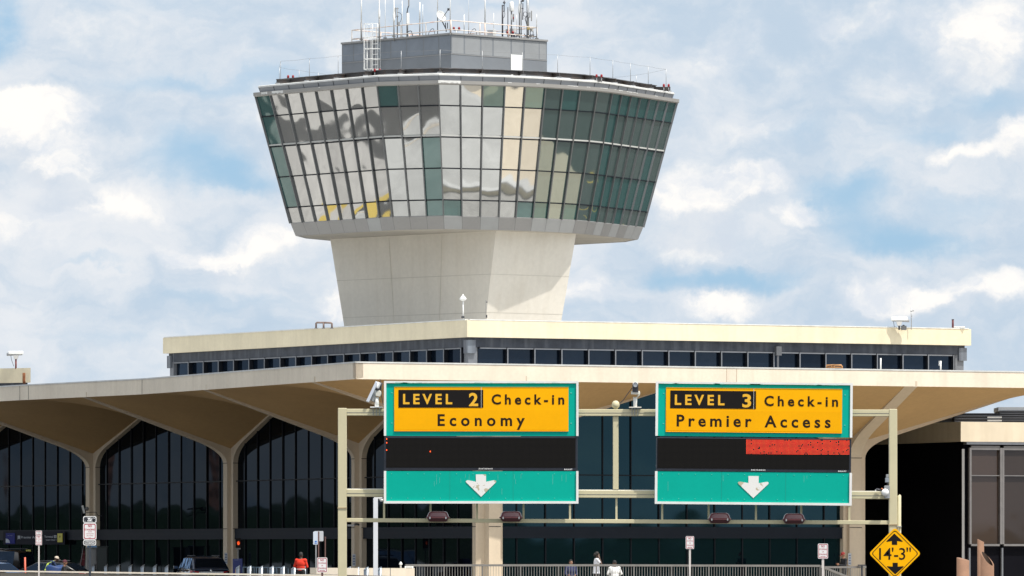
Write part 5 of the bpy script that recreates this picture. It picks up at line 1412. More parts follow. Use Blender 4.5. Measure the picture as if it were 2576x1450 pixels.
# ------------------------------------------------------------------ barriers, railing, bollards
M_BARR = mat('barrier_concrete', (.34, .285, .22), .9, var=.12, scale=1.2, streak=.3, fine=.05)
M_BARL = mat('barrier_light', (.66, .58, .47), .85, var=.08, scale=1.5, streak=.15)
M_STL = mat('stainless', (.25, .28, .31), .35, .8, var=.1, scale=5)
M_RAILM = mat('railing_grey', (.20, .19, .18), .5, .3, var=.15, scale=4)
def barrier(p0, p1, D0, D1, y0, y1, label, m, h=.38, n_post=18, coping=True):
    a, b = W(p0, y0, D0), W(p1, y1, D1)
    d = (b - a); d.z = 0; d.normalize(); nrm = Vector((d.y, -d.x, 0)); nrm = nrm if nrm.y < 0 else -nrm
    mid_ = (a + b) / 2
    t = thing('concrete_barrier', label, 'barrier', (mid_.x, mid_.y, gz(mid_.y)))
    mb = MB(); mb.bar(a - Vector((0, 0, h / 2 + .05)), b - Vector((0, 0, h / 2 + .05)), .30, h - .1); mb.build('rail_beam', m, t)
    if coping:
        mb = MB(); q = lambda p: [p + nrm * .19 - Vector((0, 0, .06)), p + nrm * .15, p - nrm * .15, p - nrm * .19 - Vector((0, 0, .06))]
        A_, B_ = q(a), q(b); mb.ring([A_, B_]); mb.poly(A_); mb.poly(B_)
        mb.build('coping', M_BARL, t)
    for i in range(n_post):
        p = a.lerp(b, (i + .5) / n_post); mb = MB(); g = gz(p.y) - .1
        mb.bar((p.x, p.y, g), (p.x, p.y, p.z - h + .01), .55, .24, up=nrm); mb.build('baluster', M_BARL if i % 5 == 2 else m, t)
    return t
barrier(-60, 852, 304, 255, 1434.3, 1446.4, 'long low concrete barrier with sunlit coping in front of the road and bollards', M_BARR, n_post=24)
barrier(786, 1300, 262, 232, 1437, 1452, 'shaded concrete barrier with pale balusters running past the foot of the gantry post', M_BARR, n_post=22, coping=False)
a, b = W(788, 1428.3, 264), W(1035, 1429.4, 271)
t = thing('concrete_kerb_wall', 'short sunlit cream parapet wall behind the gantry post where the metal railing starts', 'parapet', ((a.x + b.x) / 2, (a.y + b.y) / 2, 0))
mb = MB(); h = a.z; mb.bar(a - Vector((0, 0, h / 2)), b - Vector((0, 0, h / 2)), .3, h); wl = mb.build('wall', M_BARL, t)
mb = MB()
for x, D_ in ((925, 267.7), (982, 269.3)): mb.bar(W(x, 1428.8, D_ - .16), W(x, 1450, D_ - .16), .03, .01)
mb.build('joint', M_POLE, wl)
for (x, lab) in ((1008, 'small white topped bollard light on the cream parapet wall'), ):
    D = 270.5; t = thing('path_light', lab, 'light', W(x, 1429, D))
    mb = MB(); mb.tube([W(x, 1429, D), W(x, 1421, D)], .035, 8); mb.build('stem', M_CAP, t)
    mb = MB(); mb.lathe(W(x, 1421, D), [(.07, 0), (.075, .04), (.04, .09), (.02, .13)], 12); mb.build('cap', M_WHITE, t)
D = 271; t = thing('white_bench', 'white slatted seat back showing just above the cream parapet wall', 'seat', (WX(1029, D), D, 0))
mb = MB()
for y in (1425.2, 1427.4): mb.bar(W(1018, y, D), W(1040, y, D), .05, .028)
mb.build('slat', M_WHITE, t)
mb = MB()
for x in (1020, 1038): mb.tube([(WX(x, D), D, 0), W(x, 1424.6, D)], .03, 6)
mb.build('frame', M_CAP, t)

def railing(pts, label, post_every=14, h=.16, bz=.15):
    """pts = [(x, y, D)] along the hand rail"""
    P = [W(*p) for p in pts]; c = P[len(P) // 2]
    t = thing('metal_railing', label, 'railing', (c.x, c.y, 0))
    mb = MB(); mp = MB(); mg = MB()
    for i in range(len(P) - 1):
        a, b = P[i], P[i + 1]; Ln = (b - a).length; n_ = int(Ln / .127)
        mb.bar(a - Vector((0, 0, .045)), b - Vector((0, 0, .045)), .07, .09)
        lo = Vector((0, 0, -.98)); mb.bar(a + lo, b + lo, .05, .05)
        for k in range(n_ + 1):
            p = a.lerp(b, k / n_)
            if k % post_every == 0: mp.bar((p.x, p.y, p.z - 1.2), p - Vector((0, 0, .09)), .06, .06, up=(0, 1, 0))
            else: mg.bar(p + lo, p - Vector((0, 0, .09)), .017, .017, up=(0, 1, 0))
    mb.build('hand_rail', M_RAILM, t); mp.build('post_frame', M_RAILM, t); mg.build('baluster_grille', mat('baluster_grey', (.30, .29, .275), .5, .2, var=.1), t)
    return t
railing([(1020, 1419.6, 275.5), (1500, 1419.4, 279.5), (2062, 1421.0, 284)], 'long grey metal railing with thin upright bars before the seated people')
railing([(2063.5, 1421.4, 284), (2150, 1456, 285.5)], 'short sloping stair railing dropping from the end of the long railing')
railing([(2074, 1424.5, 289.5), (2178, 1424.0, 291)], 'short level railing with a dark end post at the foot of the flared column', 12)
D = 290.6; t = thing('railing_post', 'dark square end post with a flat cap where the short level railing stops', 'post', (WX(2168, D), D, 0))
mb = MB(); mb.bar((WX(2168, D), D, 0), W(2168, 1423, D), .09, .09, up=(0, 1, 0)); mb.build('shaft', M_DARKP, t)
mb = MB(); mb.box(W(2168, 1422, D), (.36, .2, .06)); mb.build('cap', M_DARKP, t)

# bollards along the kerb: one built, the rest copied
def bollard_line(s): return Vector((-20.5, 322.0)).lerp(Vector((-8.9, 277.0)), s)
def bpos(xv): return on_line(Vector((-20.5, 322.0)), Vector((11.6, -45.0)).normalized(), xv)
proto = thing('bollard', 'x', 'bollard', (0, 0, 0), 'stainless slant topped bollards along the kerb')
mb = MB(); lo, hi = [], []
for i in range(18):
    a_ = 2 * pi * i / 18; x, y = .10 * cos(a_), .10 * sin(a_)
    lo.append((x, y, 0)); hi.append((x, y, 1.08 + .07 * x / .1))
mb.ring([lo, hi], 0, True, True); mb.poly(hi); mb.build('shaft', M_STL, proto)
mb = MB(); L_ = [[(p[0] * 1.04, p[1] * 1.04, p[2] - .035) for p in hi], [(p[0] * 1.05, p[1] * 1.05, p[2] - .02) for p in hi]]; mb.ring(L_); mb.build('groove_ring', M_POLE, proto)
bl = [(236, 'bollard beside the dark post of the tow away sign'), (267, 'bollard in front of the dark green utility cabinet'), (298, 'bollard between the dark cabinet and the hall doors, second along from the cabinet'), (328.5, 'bollard midway between the tow sign and the dark suv'), (359, 'bollard third before the nose of the dark suv'), (390, 'bollard second before the nose of the dark suv'), (420, 'bollard just clear of the nose of the dark suv'),
      (598.5, 'bollard directly in front of the blue leaflet box'), (627, 'bollard at the near end of the nested luggage carts by the leaflet box'), (656, 'bollard in front of the nested luggage carts, second from the leaflet box'), (683, 'bollard in front of the middle of the nested luggage carts'), (711, 'bollard at the far end of the luggage carts nearer the worker in red'), (738, 'bollard just in front of the worker in the red jacket'), (764, 'bollard beside the worker in the red jacket, nearer the blank sign'),
      (877, 'bollard top behind the cream parapet next to the gantry post'), (898, 'bollard top behind the cream parapet at the foot of the flared column'), (921, 'bollard top behind the cream parapet between column and white pole'), (954, 'bollard top behind the cream parapet just past the white pole')]
for i, (xv, lab) in enumerate(bl):
    o = proto if i == 0 else copy_tree(proto)
    p = bpos(xv); o.location = (p.x, p.y, 0); o.rotation_euler = (0, 0, .35 + .1 * (i % 3)); o['label'] = 'stainless ' + lab
# nested luggage carts
cart = thing('luggage_cart', 'x', 'luggage cart', (0, 0, 0), 'nested luggage carts behind the bollards')
M_CART = mat('cart_blue', (.035, .07, .12), .4, .3, var=.2)
mb = MB()
for s in (-.26, .26):
    mb.tube([(s, -.3, .12), (s, -.32, .95), (s, -.28, 1.04)], .022, 6); mb.tube([(s, -.3, .2), (s * .8, .5, .16)], .022, 6)
mb.tube([(-.26, -.28, 1.04), (.26, -.28, 1.04)], .026, 6); mb.tube([(-.26, -.31, .75), (.26, -.31, .75)], .018, 6); mb.build('frame', mat('cart_steel', (.16, .22, .28), .35, .6, var=.2), cart)
mb = MB(); mb.box((0, -.33, .62), (.46, .02, .3)); mb.build('panel', M_CART, cart)
mb = MB(); mb.box((0, .1, .2), (.44, .8, .04)); mb.build('tray', M_CART, cart)
for s, y in ((-.24, -.3), (.24, -.3), (0, .48)):
    mb = MB(); mb.tube([(s - .02, y, .07), (s + .02, y, .07)], .07, 10); mb.build('wheel', M_INK, cart)
cl_ = ['nearest the leaflet box', 'second from the leaflet box', 'third from the leaflet box', 'fourth from the leaflet box', 'fifth from the leaflet box', 'last of the row, nearest the worker in red']
for i in range(6):
    o = cart if i == 0 else copy_tree(cart)
    D = 297.5 - i * 1.2; xv = 622 + i * 17
    o.location = (WX(xv, D), D, 0); o.rotation_euler = (0, 0, .25); o['label'] = 'blue luggage cart nested behind the bollards, ' + cl_[i]
# delineator post and other kerbside things
D = 301; t = thing('delineator', 'thin orange flexible delineator post on the road beside the blue saloon', 'delineator', (WX(63.5, D), D, gz(D)))
mb = MB(); mb.tube([(WX(64.4, D), D, gz(D)), W(62.9, 1402, D)], [.05, .04], 8); mb.build('shaft', mat('delineator_red', (.72, .13, .07), .5, var=.1), t)
mb = MB(); mb.lathe((WX(64.4, D), D, gz(D)), [(.16, 0), (.14, .05), (.06, .07)], 12); mb.build('base', M_INK, t)
D = 299; t = thing('laundry_bin', 'crumpled royal blue bag bin the high visibility worker is leaning on', 'bin', (WX(138, D), D, gz(D)))
mb = MB(); mb.ring([[Vector((WX(138, D) + .42 * k * cos(a_) * (1 + .06 * sin(3 * a_)), D + .35 * k * sin(a_), z + .05 * sin(2 * a_))) for a_ in [2 * pi * i / 16 for i in range(16)]] for k, z in ((.8, gz(D) + .15), (.95, .6), (1.02, 1.02), (.9, 1.1), (.6, 1.06), (.05, 1.04))], 0, True, True); mb.build('bag', mat('bag_blue', (.012, .045, .16), .6, var=.3, scale=3), t)
mb = MB(); mb.box((WX(138, D), D, gz(D) + .1), (.7, .6, .08)); mb.build('base', M_INK, t)
for dx in (-.28, .28):
    mb = MB(); mb.tube([(WX(138, D) + dx - .03, D - .2, gz(D) + .06), (WX(138, D) + dx + .03, D - .2, gz(D) + .06)], .06, 10); mb.build('wheel', M_INK, t)

# ------------------------------------------------------------------ cars
M_CGLASS = glass_mat('car_glass', (.35, .52, .8), .02, .02, .05, 1.6, (.004, .006, .010), facing=.55)
M_TAIL = mat('tail_lamp', (.34, .008, .012), .15, var=.1, coat=.6); M_TYRE = mat('tyre', (.015, .015, .015), .8, var=.1); M_RIMM = mat('alloy', (.45, .46, .48), .3, .8, var=.1)
M_CHROME = mat('chrome', (.75, .76, .78), .1, 1.0, var=0); M_PLATE = mat('number_plate', (.55, .50, .16), .5, var=.2, scale=20)
def car(name, label, loc, heading, L_, Wd, H, kind, paint, roofpts, belt, plate=None, group=None):
    """local frame: y forward from the tail, x right; roofpts = [(y, z)] silhouette over the cabin"""
    t = thing(name, label, 'car', (0, 0, 0)); 
    if group: t['group'] = group
    hw = Wd / 2
    # lower body: lofted sections along the length
    mb = MB()
    st = [(0, .86, .42, belt - .10), (.06, .92, .30, belt - .02), (.35, .98, .24, belt), (L_ * .3, 1.0, .22, belt + .01), (L_ * .6, 1.0, .22, belt - .02), (L_ * .78, .98, .23, belt - .08), (L_ * .93, .90, .26, belt - .16), (L_, .72, .40, belt - .30)]
    loops = []
    for y, k, zb, zt in st:
        zm = zb + (zt - zb) * .55
        loops.append([(-hw * k * .90, y, zb), (-hw * k, y, zm), (-hw * k * .97, y, zt - .05), (-hw * k * .90, y, zt), (0, y, zt + .02), (hw * k * .90, y, zt), (hw * k * .97, y, zt - .05), (hw * k, y, zm), (hw * k * .90, y, zb)])
    mb.ring(loops, 0, True, True); mb.poly(loops[0]); mb.poly(loops[-1])
    # cabin
    cb = []
    for y, z in roofpts:
        f = (z - belt) / max(H - belt, .01); k = .93 - .20 * f
        cb.append([(-hw * .93, y, belt - .04), (-hw * k, y, z - .04 * f), (-hw * k * .86, y, z), (0, y, z + .015), (hw * k * .86, y, z), (hw * k, y, z - .04 * f), (hw * .93, y, belt - .04)])
    mb.ring(cb, 0, True, True); mb.poly(cb[0]); mb.poly(cb[-1])
    body = mb.build('body', paint, t)
    def pane(pts, nm, m=M_CGLASS, par=t, push=(0, 0, 0)):
        mb = MB(); mb.poly([Vector(p) + Vector(push) for p in pts]); return mb.build(nm, m, par, recalc=False)
    # rear glass between the first two roof points, side glass, windscreen
    (ya, za), (yb, zb2) = roofpts[0], roofpts[1]
    def ed(y, z, s, inn=1.0):
        f = (z - belt) / max(H - belt, .01); k = .93 - .20 * f; return Vector((s * hw * k * inn, y, z))
    lo_ = .18; a = lambda f: (ya + (yb - ya) * f, za + (zb2 - za) * f)
    y1, z1 = a(.14); y2, z2 = a(.90)
    pane([ed(y1, z1, -1, .90), ed(y1, z1, 1, .90), ed(y2, z2, 1, .84), ed(y2, z2, -1, .84)], 'rear_window', push=(0, -.02, .012))
    (yc, zc), (yd, zd) = roofpts[-2], roofpts[-1]
    pane([ed(yd - .05, zd + .05, 1, .9), ed(yd - .05, zd + .05, -1, .9), ed(yc + .05, zc - .05, -1, .86), ed(yc + .05, zc - .05, 1, .86)], 'windscreen', push=(0, .02, .012))
    for s in (-1, 1):
        zl = belt + .04; zt = H - .09
        yl0, yl1 = ya + .35, yd - .15; yt0, yt1 = yb + .15, yc + .05
        n_ = 3; 
        for i in range(n_):
            f0, f1 = i / n_ + .012, (i + 1) / n_ - .012
            p = [(yl0 + (yl1 - yl0) * f0, zl), (yl0 + (yl1 - yl0) * f1, zl), (yt0 + (yt1 - yt0) * f1, zt), (yt0 + (yt1 - yt0) * f0, zt)]
            q_ = [ed(y, z, s) + Vector((s * .012, 0, 0)) for y, z in p]
            q_[0].x = q_[1].x = s * hw * .925
            pane(q_, 'side_window')
        mb = MB(); mb.prism([(s * hw * .62, -.015, belt - .24), (s * hw * .90, -.01, belt - .22), (s * hw * 1.0, .32, belt - .16), (s * hw * .99, .30, belt - .05), (s * hw * .90, .0, belt - .06), (s * hw * .60, -.02, belt - .10)], (0, .05, 0)); mb.build('tail_lamp', M_TAIL, t, bevel=.01)
        mb = MB(); mb.prism([(s * hw * .50, L_ + .005, belt - .42), (s * hw * .76, L_ - .02, belt - .40), (s * hw * .80, L_ - .04, belt - .30), (s * hw * .52, L_ - .0, belt - .33)], (0, .03, 0)); mb.build('headlight', M_CGLASS, t)
        mb = MB(); mb.box((s * (hw + .10), yd - .35, belt + .10), (.2, .12, .14)); mb.tube([(s * hw * .9, yd - .33, belt + .03), (s * (hw + .06), yd - .35, belt + .07)], .025, 6); mb.build('mirror', paint, t, bevel=.03)
        for y in (.82, L_ - .92):
            mb = MB(); mb.tube([(s * (hw - .22), y, .33), (s * (hw - .005), y, .33)], .33, 22); w = mb.build('wheel', M_TYRE, t)
            mb = MB(); mb.tube([(s * (hw - .03), y, .33), (s * (hw + .004), y, .33)], .22, 16); mb.build('rim', M_RIMM, w)
    if plate:
        mb = MB(); mb.box((0, -.012, belt - .28), (.34, .02, .16)); pl_ = mb.build('number_plate', M_PLATE, t, bevel=.008)
        mb = MB(); mb.box((0, -.025, belt - .28), (.22, .006, .06)); mb.build('print', mat('plate_ink', (.12, .12, .05), .6), pl_)
    mb = MB(); mb.bar((-hw * .62, -.02, belt - .13), (hw * .62, -.02, belt - .13), .02, .035); mb.build('chrome_strip', M_CHROME, t)
    mb = MB(); mb.box((0, .0, .36), (Wd * .86, .12, .16)); mb.build('bumper', M_INK, t, bevel=.03)
    mb = MB(); mb.tube([(-hw * .62, yb + .2, H + .03), (-hw * .62, yc - .1, H + .03)], .02, 6); mb.tube([(hw * .62, yb + .2, H + .03), (hw * .62, yc - .1, H + .03)], .02, 6); mb.build('roof_rail_trim', M_DARKP, t)
    t.location = loc; t.rotation_euler = (0, 0, heading); return t
M_PBLK = mat('car_black_blue', (.014, .028, .062), .12, .35, var=.1, coat=1.0); M_PBLUE = mat('car_blue', (.02, .07, .17), .2, .3, var=.1, coat=1.0); M_PDARK = mat('car_dark', (.007, .007, .009), .3, .2, var=.1, coat=.6)
suv_roof = [(.10, 1.08), (.62, 1.60), (1.6, 1.68), (2.6, 1.66), (3.35, 1.12)]
D = 307.5
s_ = car('parked_suv', 'dark blue black suv parked at the kerb with red tail lamps and yellow number plate', (WX(531, D), D, gz(D)), radians(15), 4.6, 1.9, 1.68, 'suv', M_PBLK, suv_roof, 1.06, True)
mb = MB(); mb.lathe((0, 0, 0), [(.03, 0), (.06, .004), (.06, .012), (.03, .016)], 14, M=Matrix.Rotation(radians(90), 3, 'X'));
o = mb.build('badge', M_CHROME, None); o.parent = s_; o.location = (0, -.03, 1.0)
sed = [(.55, .98), (1.25, 1.38), (1.9, 1.44), (2.6, 1.42), (3.5, .98)]
D = 300; car('parked_car', 'blue saloon with a red tail lamp mostly hidden by the barrier beside the orange delineator', (WX(28, D), D, gz(D)), radians(33), 4.6, 1.8, 1.44, 'saloon', M_PBLUE, sed, .96)
D = 309; car('parked_car', 'black saloon waiting in front of the entrance doors behind the crouching person', (WX(235, D), D, gz(D)), radians(70), 4.6, 1.8, 1.44, 'saloon', M_PDARK, sed, .94)
D = 319; car('parked_van', 'black van parked tight under the entrance board behind the blue saloon', (WX(74, D), D, gz(D)), radians(66), 4.9, 1.95, 2.0, 'van', M_PDARK, [(.06, 1.1), (.22, 1.9), (1.6, 2.0), (3.2, 1.96), (4.1, 1.15)], 1.08)

# ------------------------------------------------------------------ people: one skin grown over a jointed body
M_SKIN = {'dark': mat('skin_dark', (.075, .038, .022), .55, var=.08, scale=20), 'mid': mat('skin_mid', (.27, .13, .075), .55, var=.08, scale=20), 'light': mat('skin_light', (.45, .27, .19), .55, var=.08, scale=20)}
M_EYE = mat('eye_white', (.6, .58, .55), .3, var=0)
def cloth(name, c): return mat('cloth_' + name, c, .85, var=.18, scale=7, fine=.06)
def capsule(bm, a, b, ra, rb, n=10):
    a, b = Vector(a), Vector(b); ax = (b - a); ln = ax.length
    if ln < 1e-5: ax = Vector((0, 0, 1)); ln = 1e-5
    q = ax.to_track_quat('Z', 'Y').to_matrix()
    rings = []
    for k in range(4): th = -pi / 2 + (pi / 2) * k / 4; rings.append((ra * cos(th) if k else ra * .02, ra * sin(th)))
    rings.append((ra, 0)); rings.append((rb, ln))
    for k in range(1, 5): th = (pi / 2) * k / 4; rings.append((rb * cos(th) if k < 4 else rb * .02, ln + rb * sin(th)))
    vs = [[bm.verts.new(a + q @ Vector((r * cos(2 * pi * j / n), r * sin(2 * pi * j / n), z))) for j in range(n)] for r, z in rings]
    for i in range(len(vs) - 1):
        for j in range(n): bm.faces.new((vs[i][j], vs[i][(j + 1) % n], vs[i + 1][(j + 1) % n], vs[i + 1][j]))
    bm.faces.new(vs[0][::-1]); bm.faces.new(vs[-1])
def ellip(bm, c, r, R=None, n=14, m=10):
    c = Vector(c); vs = []
    for i in range(m + 1):
        th = pi * i / m; rr_ = max(sin(th), .02)
        row = []
        for j in range(n):
            p = Vector((r[0] * rr_ * cos(2 * pi * j / n), r[1] * rr_ * sin(2 * pi * j / n), r[2] * cos(th)))
            row.append(bm.verts.new(c + (R @ p if R else p)))
        vs.append(row)
    for i in range(m):
        for j in range(n): bm.faces.new((vs[i][j], vs[i + 1][j], vs[i + 1][(j + 1) % n], vs[i][(j + 1) % n]))
    bm.faces.new(vs[0][::-1]); bm.faces.new(vs[-1])
def seg_d(p, a, b):
    ab = b - a; t = max(0, min(1, (p - a).dot(ab) / max(ab.dot(ab), 1e-9))); return (p - a - ab * t).length
def person(label, loc, yaw, J, look, hair=None, cap=None, build=1.0, extra=None):
    """J: joints in the person's own frame (x to their right-hand side, y the way they face, z up)
       look: skin, top, sleeve ('long'/'short'), legs, shoes; hair 'short'/'bun'; cap colour"""
    V = {k: Vector(v) for k, v in J.items()}
    bm = bmesh.new(); bones = []
    sk, top, legs, shoe = look['skin'], look['top'], look['legs'], look['shoes']
    def limb(a, b, ra, rb, m):
        capsule(bm, V[a], V[b], ra, rb); bones.append((V[a], V[b], m))
    k = build
    pel, chest, neck, head = V['pelvis'], V['chest'], V['neck'], V['head']
    spine_dir = (chest - pel).normalized()
    side = (V['sh_r'] - V['sh_l']).normalized(); fwd = Vector((0, 0, 1)).cross(side) * -1 if False else spine_dir.cross(side) * -1
    fwd = side.cross(spine_dir) * -1
    Rt = Matrix((side, fwd, spine_dir)).transposed()
    ellip(bm, pel + spine_dir * .02, (.165 * k, .125 * k, .15), Rt); ellip(bm, pel.lerp(chest, .5), (.15 * k, .11 * k, .20), Rt); ellip(bm, chest, (.175 * k, .125 * k, .20), Rt)
    ellip(bm, chest + spine_dir * .13, (.165 * k, .09 * k, .08), Rt)
    bones.append((pel.lerp(chest, .22), chest + spine_dir * .16, 'top')); bones.append((pel - spine_dir * .1, pel, 'legs'))
    limb('neck', 'head', .055, .055, 'skin') if False else None
    capsule(bm, neck - spine_dir * .05, head - Vector((0, 0, .06)), .058, .054); bones.append((neck + spine_dir * .01, head - Vector((0, 0, .05)), 'skin'))
    hf = Vector(J.get('gaze', (0, 1, 0))).normalized(); hs = hf.cross(Vector((0, 0, 1))).normalized(); hu = hs.cross(hf); Rh = Matrix((hs, hf, hu)).transposed()
    H = lambda x, y, z: head + Rh @ Vector((x, y, z))
    ellip(bm, H(0, -.005, .02), (.074, .094, .105), Rh); ellip(bm, H(0, .022, -.05), (.056, .065, .065), Rh)
    capsule(bm, H(0, .088, .01), H(0, .106, -.022), .010, .015); capsule(bm, H(-.018, .082, -.058), H(.018, .082, -.058), .011, .011)
    capsule(bm, H(0, .07, -.092), H(0, .072, -.096), .018, .018)
    for s in (-1, 1):
        ellip(bm, H(s * .074, -.005, -.005), (.012, .022, .034), Rh); capsule(bm, H(s * .045, .078, .028), H(s * .015, .088, .026), .008, .008)
    bones.append((H(0, .01, -.07), H(0, .0, .05), 'skin')); bones.append((H(0, .09, -.03), H(0, .09, .04), 'skin'))
    for s in 'lr':
        capsule(bm, chest + spine_dir * .12, V['sh_' + s], .075, .072 * k); bones.append((chest + spine_dir * .12, V['sh_' + s], 'top'))
        limb('sh_' + s, 'el_' + s, .058 * k, .042 * k, 'top'); limb('el_' + s, 'wr_' + s, .042 * k, .028, 'top' if look['sleeve'] == 'long' else 'skin')
        if look['sleeve'] == 'short': bones[-2] = (V['sh_' + s], V['sh_' + s].lerp(V['el_' + s], .62), 'top'); bones.append((V['sh_' + s].lerp(V['el_' + s], .86), V['el_' + s], 'skin'))
        limb('hip_' + s, 'kn_' + s, .088 * k, .058 * k, 'legs'); limb('kn_' + s, 'an_' + s, .058 * k, .040, 'legs')
        capsule(bm, pel, V['hip_' + s], .11 * k, .09 * k); bones.append((pel, V['hip_' + s], 'legs'))
        an = V['an_' + s]; toe = an + Vector(J.get('toe_' + s, (0, .19, -.055)))
        capsule(bm, an + Vector((0, -.04, -.05)), toe, .042, .034); bones.append((an + Vector((0, -.04, -.055)), toe, 'shoes'))
        # hand: palm and five separate, unequal, slightly bent fingers
        wr = V['wr_' + s]; hd = (wr - V['el_' + s]).normalized(); pn = Vector(J.get('palm_' + s, (1 if s == 'l' else -1, 0, 0)))
        pn = (pn - hd * pn.dot(hd)).normalized(); ac = hd.cross(pn).normalized() * (1 if s == 'l' else -1)
        for f in range(4):
            o_ = (f - 1.5) * .021
            capsule(bm, wr + ac * o_ * .7, wr + hd * .088 + ac * o_, .0145, .0125, 6)
            ln = (.066, .078, .072, .056)[f]; b0 = wr + hd * .088 + ac * o_ * 1.08; cl = .35 + .1 * f
            b1 = b0 + (hd + pn * cl * .5).normalized() * ln * .55; b2 = b1 + (hd + pn * cl * 1.3).normalized() * ln * .5
            capsule(bm, b0, b1, .0105, .0095, 6); capsule(bm, b1, b2, .0095, .008, 6)
        t0 = wr + hd * .028 - ac * .030; t1 = t0 + (hd * .6 - ac * .75 + pn * .35).normalized() * .042; t2 = t1 + (hd * .95 - ac * .2 + pn * .35).normalized() * .034
        capsule(bm, t0, t1, .0135, .0115, 6); capsule(bm, t1, t2, .0115, .009, 6); bones.append((wr + hd * .02, wr + hd * .16, 'skin'))
    me = bpy.data.meshes.new('person'); bm.to_mesh(me); bm.free()
    o = bpy.data.objects.new('person', me); COL.objects.link(o)
    m_ = o.modifiers.new('r', 'REMESH'); m_.mode = 'VOXEL'; m_.voxel_size = .011; m_.use_smooth_shade = True
    s2 = o.modifiers.new('s', 'SMOOTH'); s2.factor = .5; s2.iterations = 2
    dg = bpy.context.evaluated_depsgraph_get(); me2 = bpy.data.meshes.new_from_object(o.evaluated_get(dg)); o.modifiers.clear(); o.data = me2; bpy.data.meshes.remove(me); me2.name = 'person'
    slots = ['skin', 'top', 'legs', 'shoes']
    for m in (M_SKIN[sk], cloth(*top), cloth(*legs), cloth(*shoe)): me2.materials.append(m)
    for p in me2.polygons:
        c = p.center; best = min(bones, key=lambda b: seg_d(c, b[0], b[1])); p.material_index = slots.index(best[2]); p.use_smooth = True
    o.location = loc; o.rotation_euler = (0, 0, yaw); tag(o, label, 'person')
    def child(mb, nm, m):
        c = mb.build(nm, m, None, smooth=True); c.parent = o; return c
    for s in (-1, 1):
        mb = MB(); mb.lathe(H(s * .030, .080, .012), [(.002, -.009), (.011, -.004), (.012, .003), (.003, .009)], 8); child(mb, 'eye', M_EYE)
    if hair:
        mb = MB(); loops = []
        for i in range(7):
            th = (pi * .60) * i / 6; rr_ = max(sin(th), .03)
            loops.append([H(.084 * rr_ * cos(a_), -.012 + .104 * rr_ * sin(a_) - (.012 if sin(a_) > .3 and i > 4 else 0), .024 + .116 * cos(th) + (.05 if (sin(a_) > .25 and i > 4) else 0)) for a_ in [2 * pi * j / 16 for j in range(16)]])
        mb.ring(loops, 0, True, True); mb.poly(loops[0])
        if hair[0] == 'bun':
            L2_ = [[H(.07 * max(sin(pi * i / 6), .04) * cos(a_), -.105 + .06 * max(sin(pi * i / 6), .04) * sin(a_), .0 + .085 * cos(pi * i / 6)) for a_ in [2 * pi * j / 12 for j in range(12)]] for i in range(7)]
            mb.ring(L2_, 0, True, True)
        child(mb, 'hair', mat('hair_' + hair[1], {'black': (.012, .010, .009), 'brown': (.05, .022, .012)}[hair[1]], .7, var=.3, scale=40))
    if cap:
        mb = MB(); loops = []
        for i in range(6):
            th = (pi * .52) * i / 5; rr_ = max(sin(th), .03)
            loops.append([H(.087 * rr_ * cos(a_), -.006 + .108 * rr_ * sin(a_), .034 + .105 * cos(th)) for a_ in [2 * pi * j / 16 for j in range(16)]])
        mb.ring(loops, 0, True, True); mb.poly(loops[0])
        if cap[2]:
            mb.prism([H(-.07, .085, .036), H(-.045, .165, .022), H(0, .19, .018), H(.045, .165, .022), H(.07, .085, .036)], Rh @ Vector((0, 0, .008)))
        child(mb, 'cap', cloth(cap[0], cap[1]))
    if extra: extra(o, V, H, child)
    return o
def stand(lean=0.0, arms=None, h=1.72):
    s = h / 1.75
    J = dict(pelvis=(0, 0, .95), chest=(0, lean * .5, 1.28), neck=(0, lean * .8, 1.48), head=(0, lean * 1.0 + .02, 1.63),
             sh_l=(-.185, lean * .7, 1.41), sh_r=(.185, lean * .7, 1.41), el_l=(-.23, lean * .6 - .03, 1.13), el_r=(.23, lean * .6 - .03, 1.13), wr_l=(-.24, lean * .6 + .05, .88), wr_r=(.24, lean * .6 + .05, .88),
             hip_l=(-.095, 0, .91), hip_r=(.095, 0, .91), kn_l=(-.10, .03, .50), kn_r=(.10, .03, .50), an_l=(-.105, -.01, .095), an_r=(.105, -.01, .095))
    if arms: J.update(arms)
    return {k: tuple(c * s for c in v) if k not in ('gaze',) and not k.startswith(('toe', 'palm')) else v for k, v in J.items()}
def sit(seat=.45, lean=.0, arms=None, h=1.75):
    z = seat + .10
    J = dict(pelvis=(0, 0, z), chest=(0, lean * .6, z + .33), neck=(0, lean * .9, z + .53), head=(0, lean + .02, z + .68), sh_l=(-.185, lean * .8, z + .46), sh_r=(.185, lean * .8, z + .46),
             el_l=(-.25, lean + .08, z + .20), el_r=(.25, lean + .08, z + .20), wr_l=(-.16, lean + .30, z + .14), wr_r=(.16, lean + .30, z + .14),
             hip_l=(-.10, .02, z - .02), hip_r=(.10, .02, z - .02), kn_l=(-.16, .44, z), kn_r=(.16, .44, z), an_l=(-.16, .42, .10), an_r=(.16, .42, .10))
    if arms: J.update(arms)
    return J
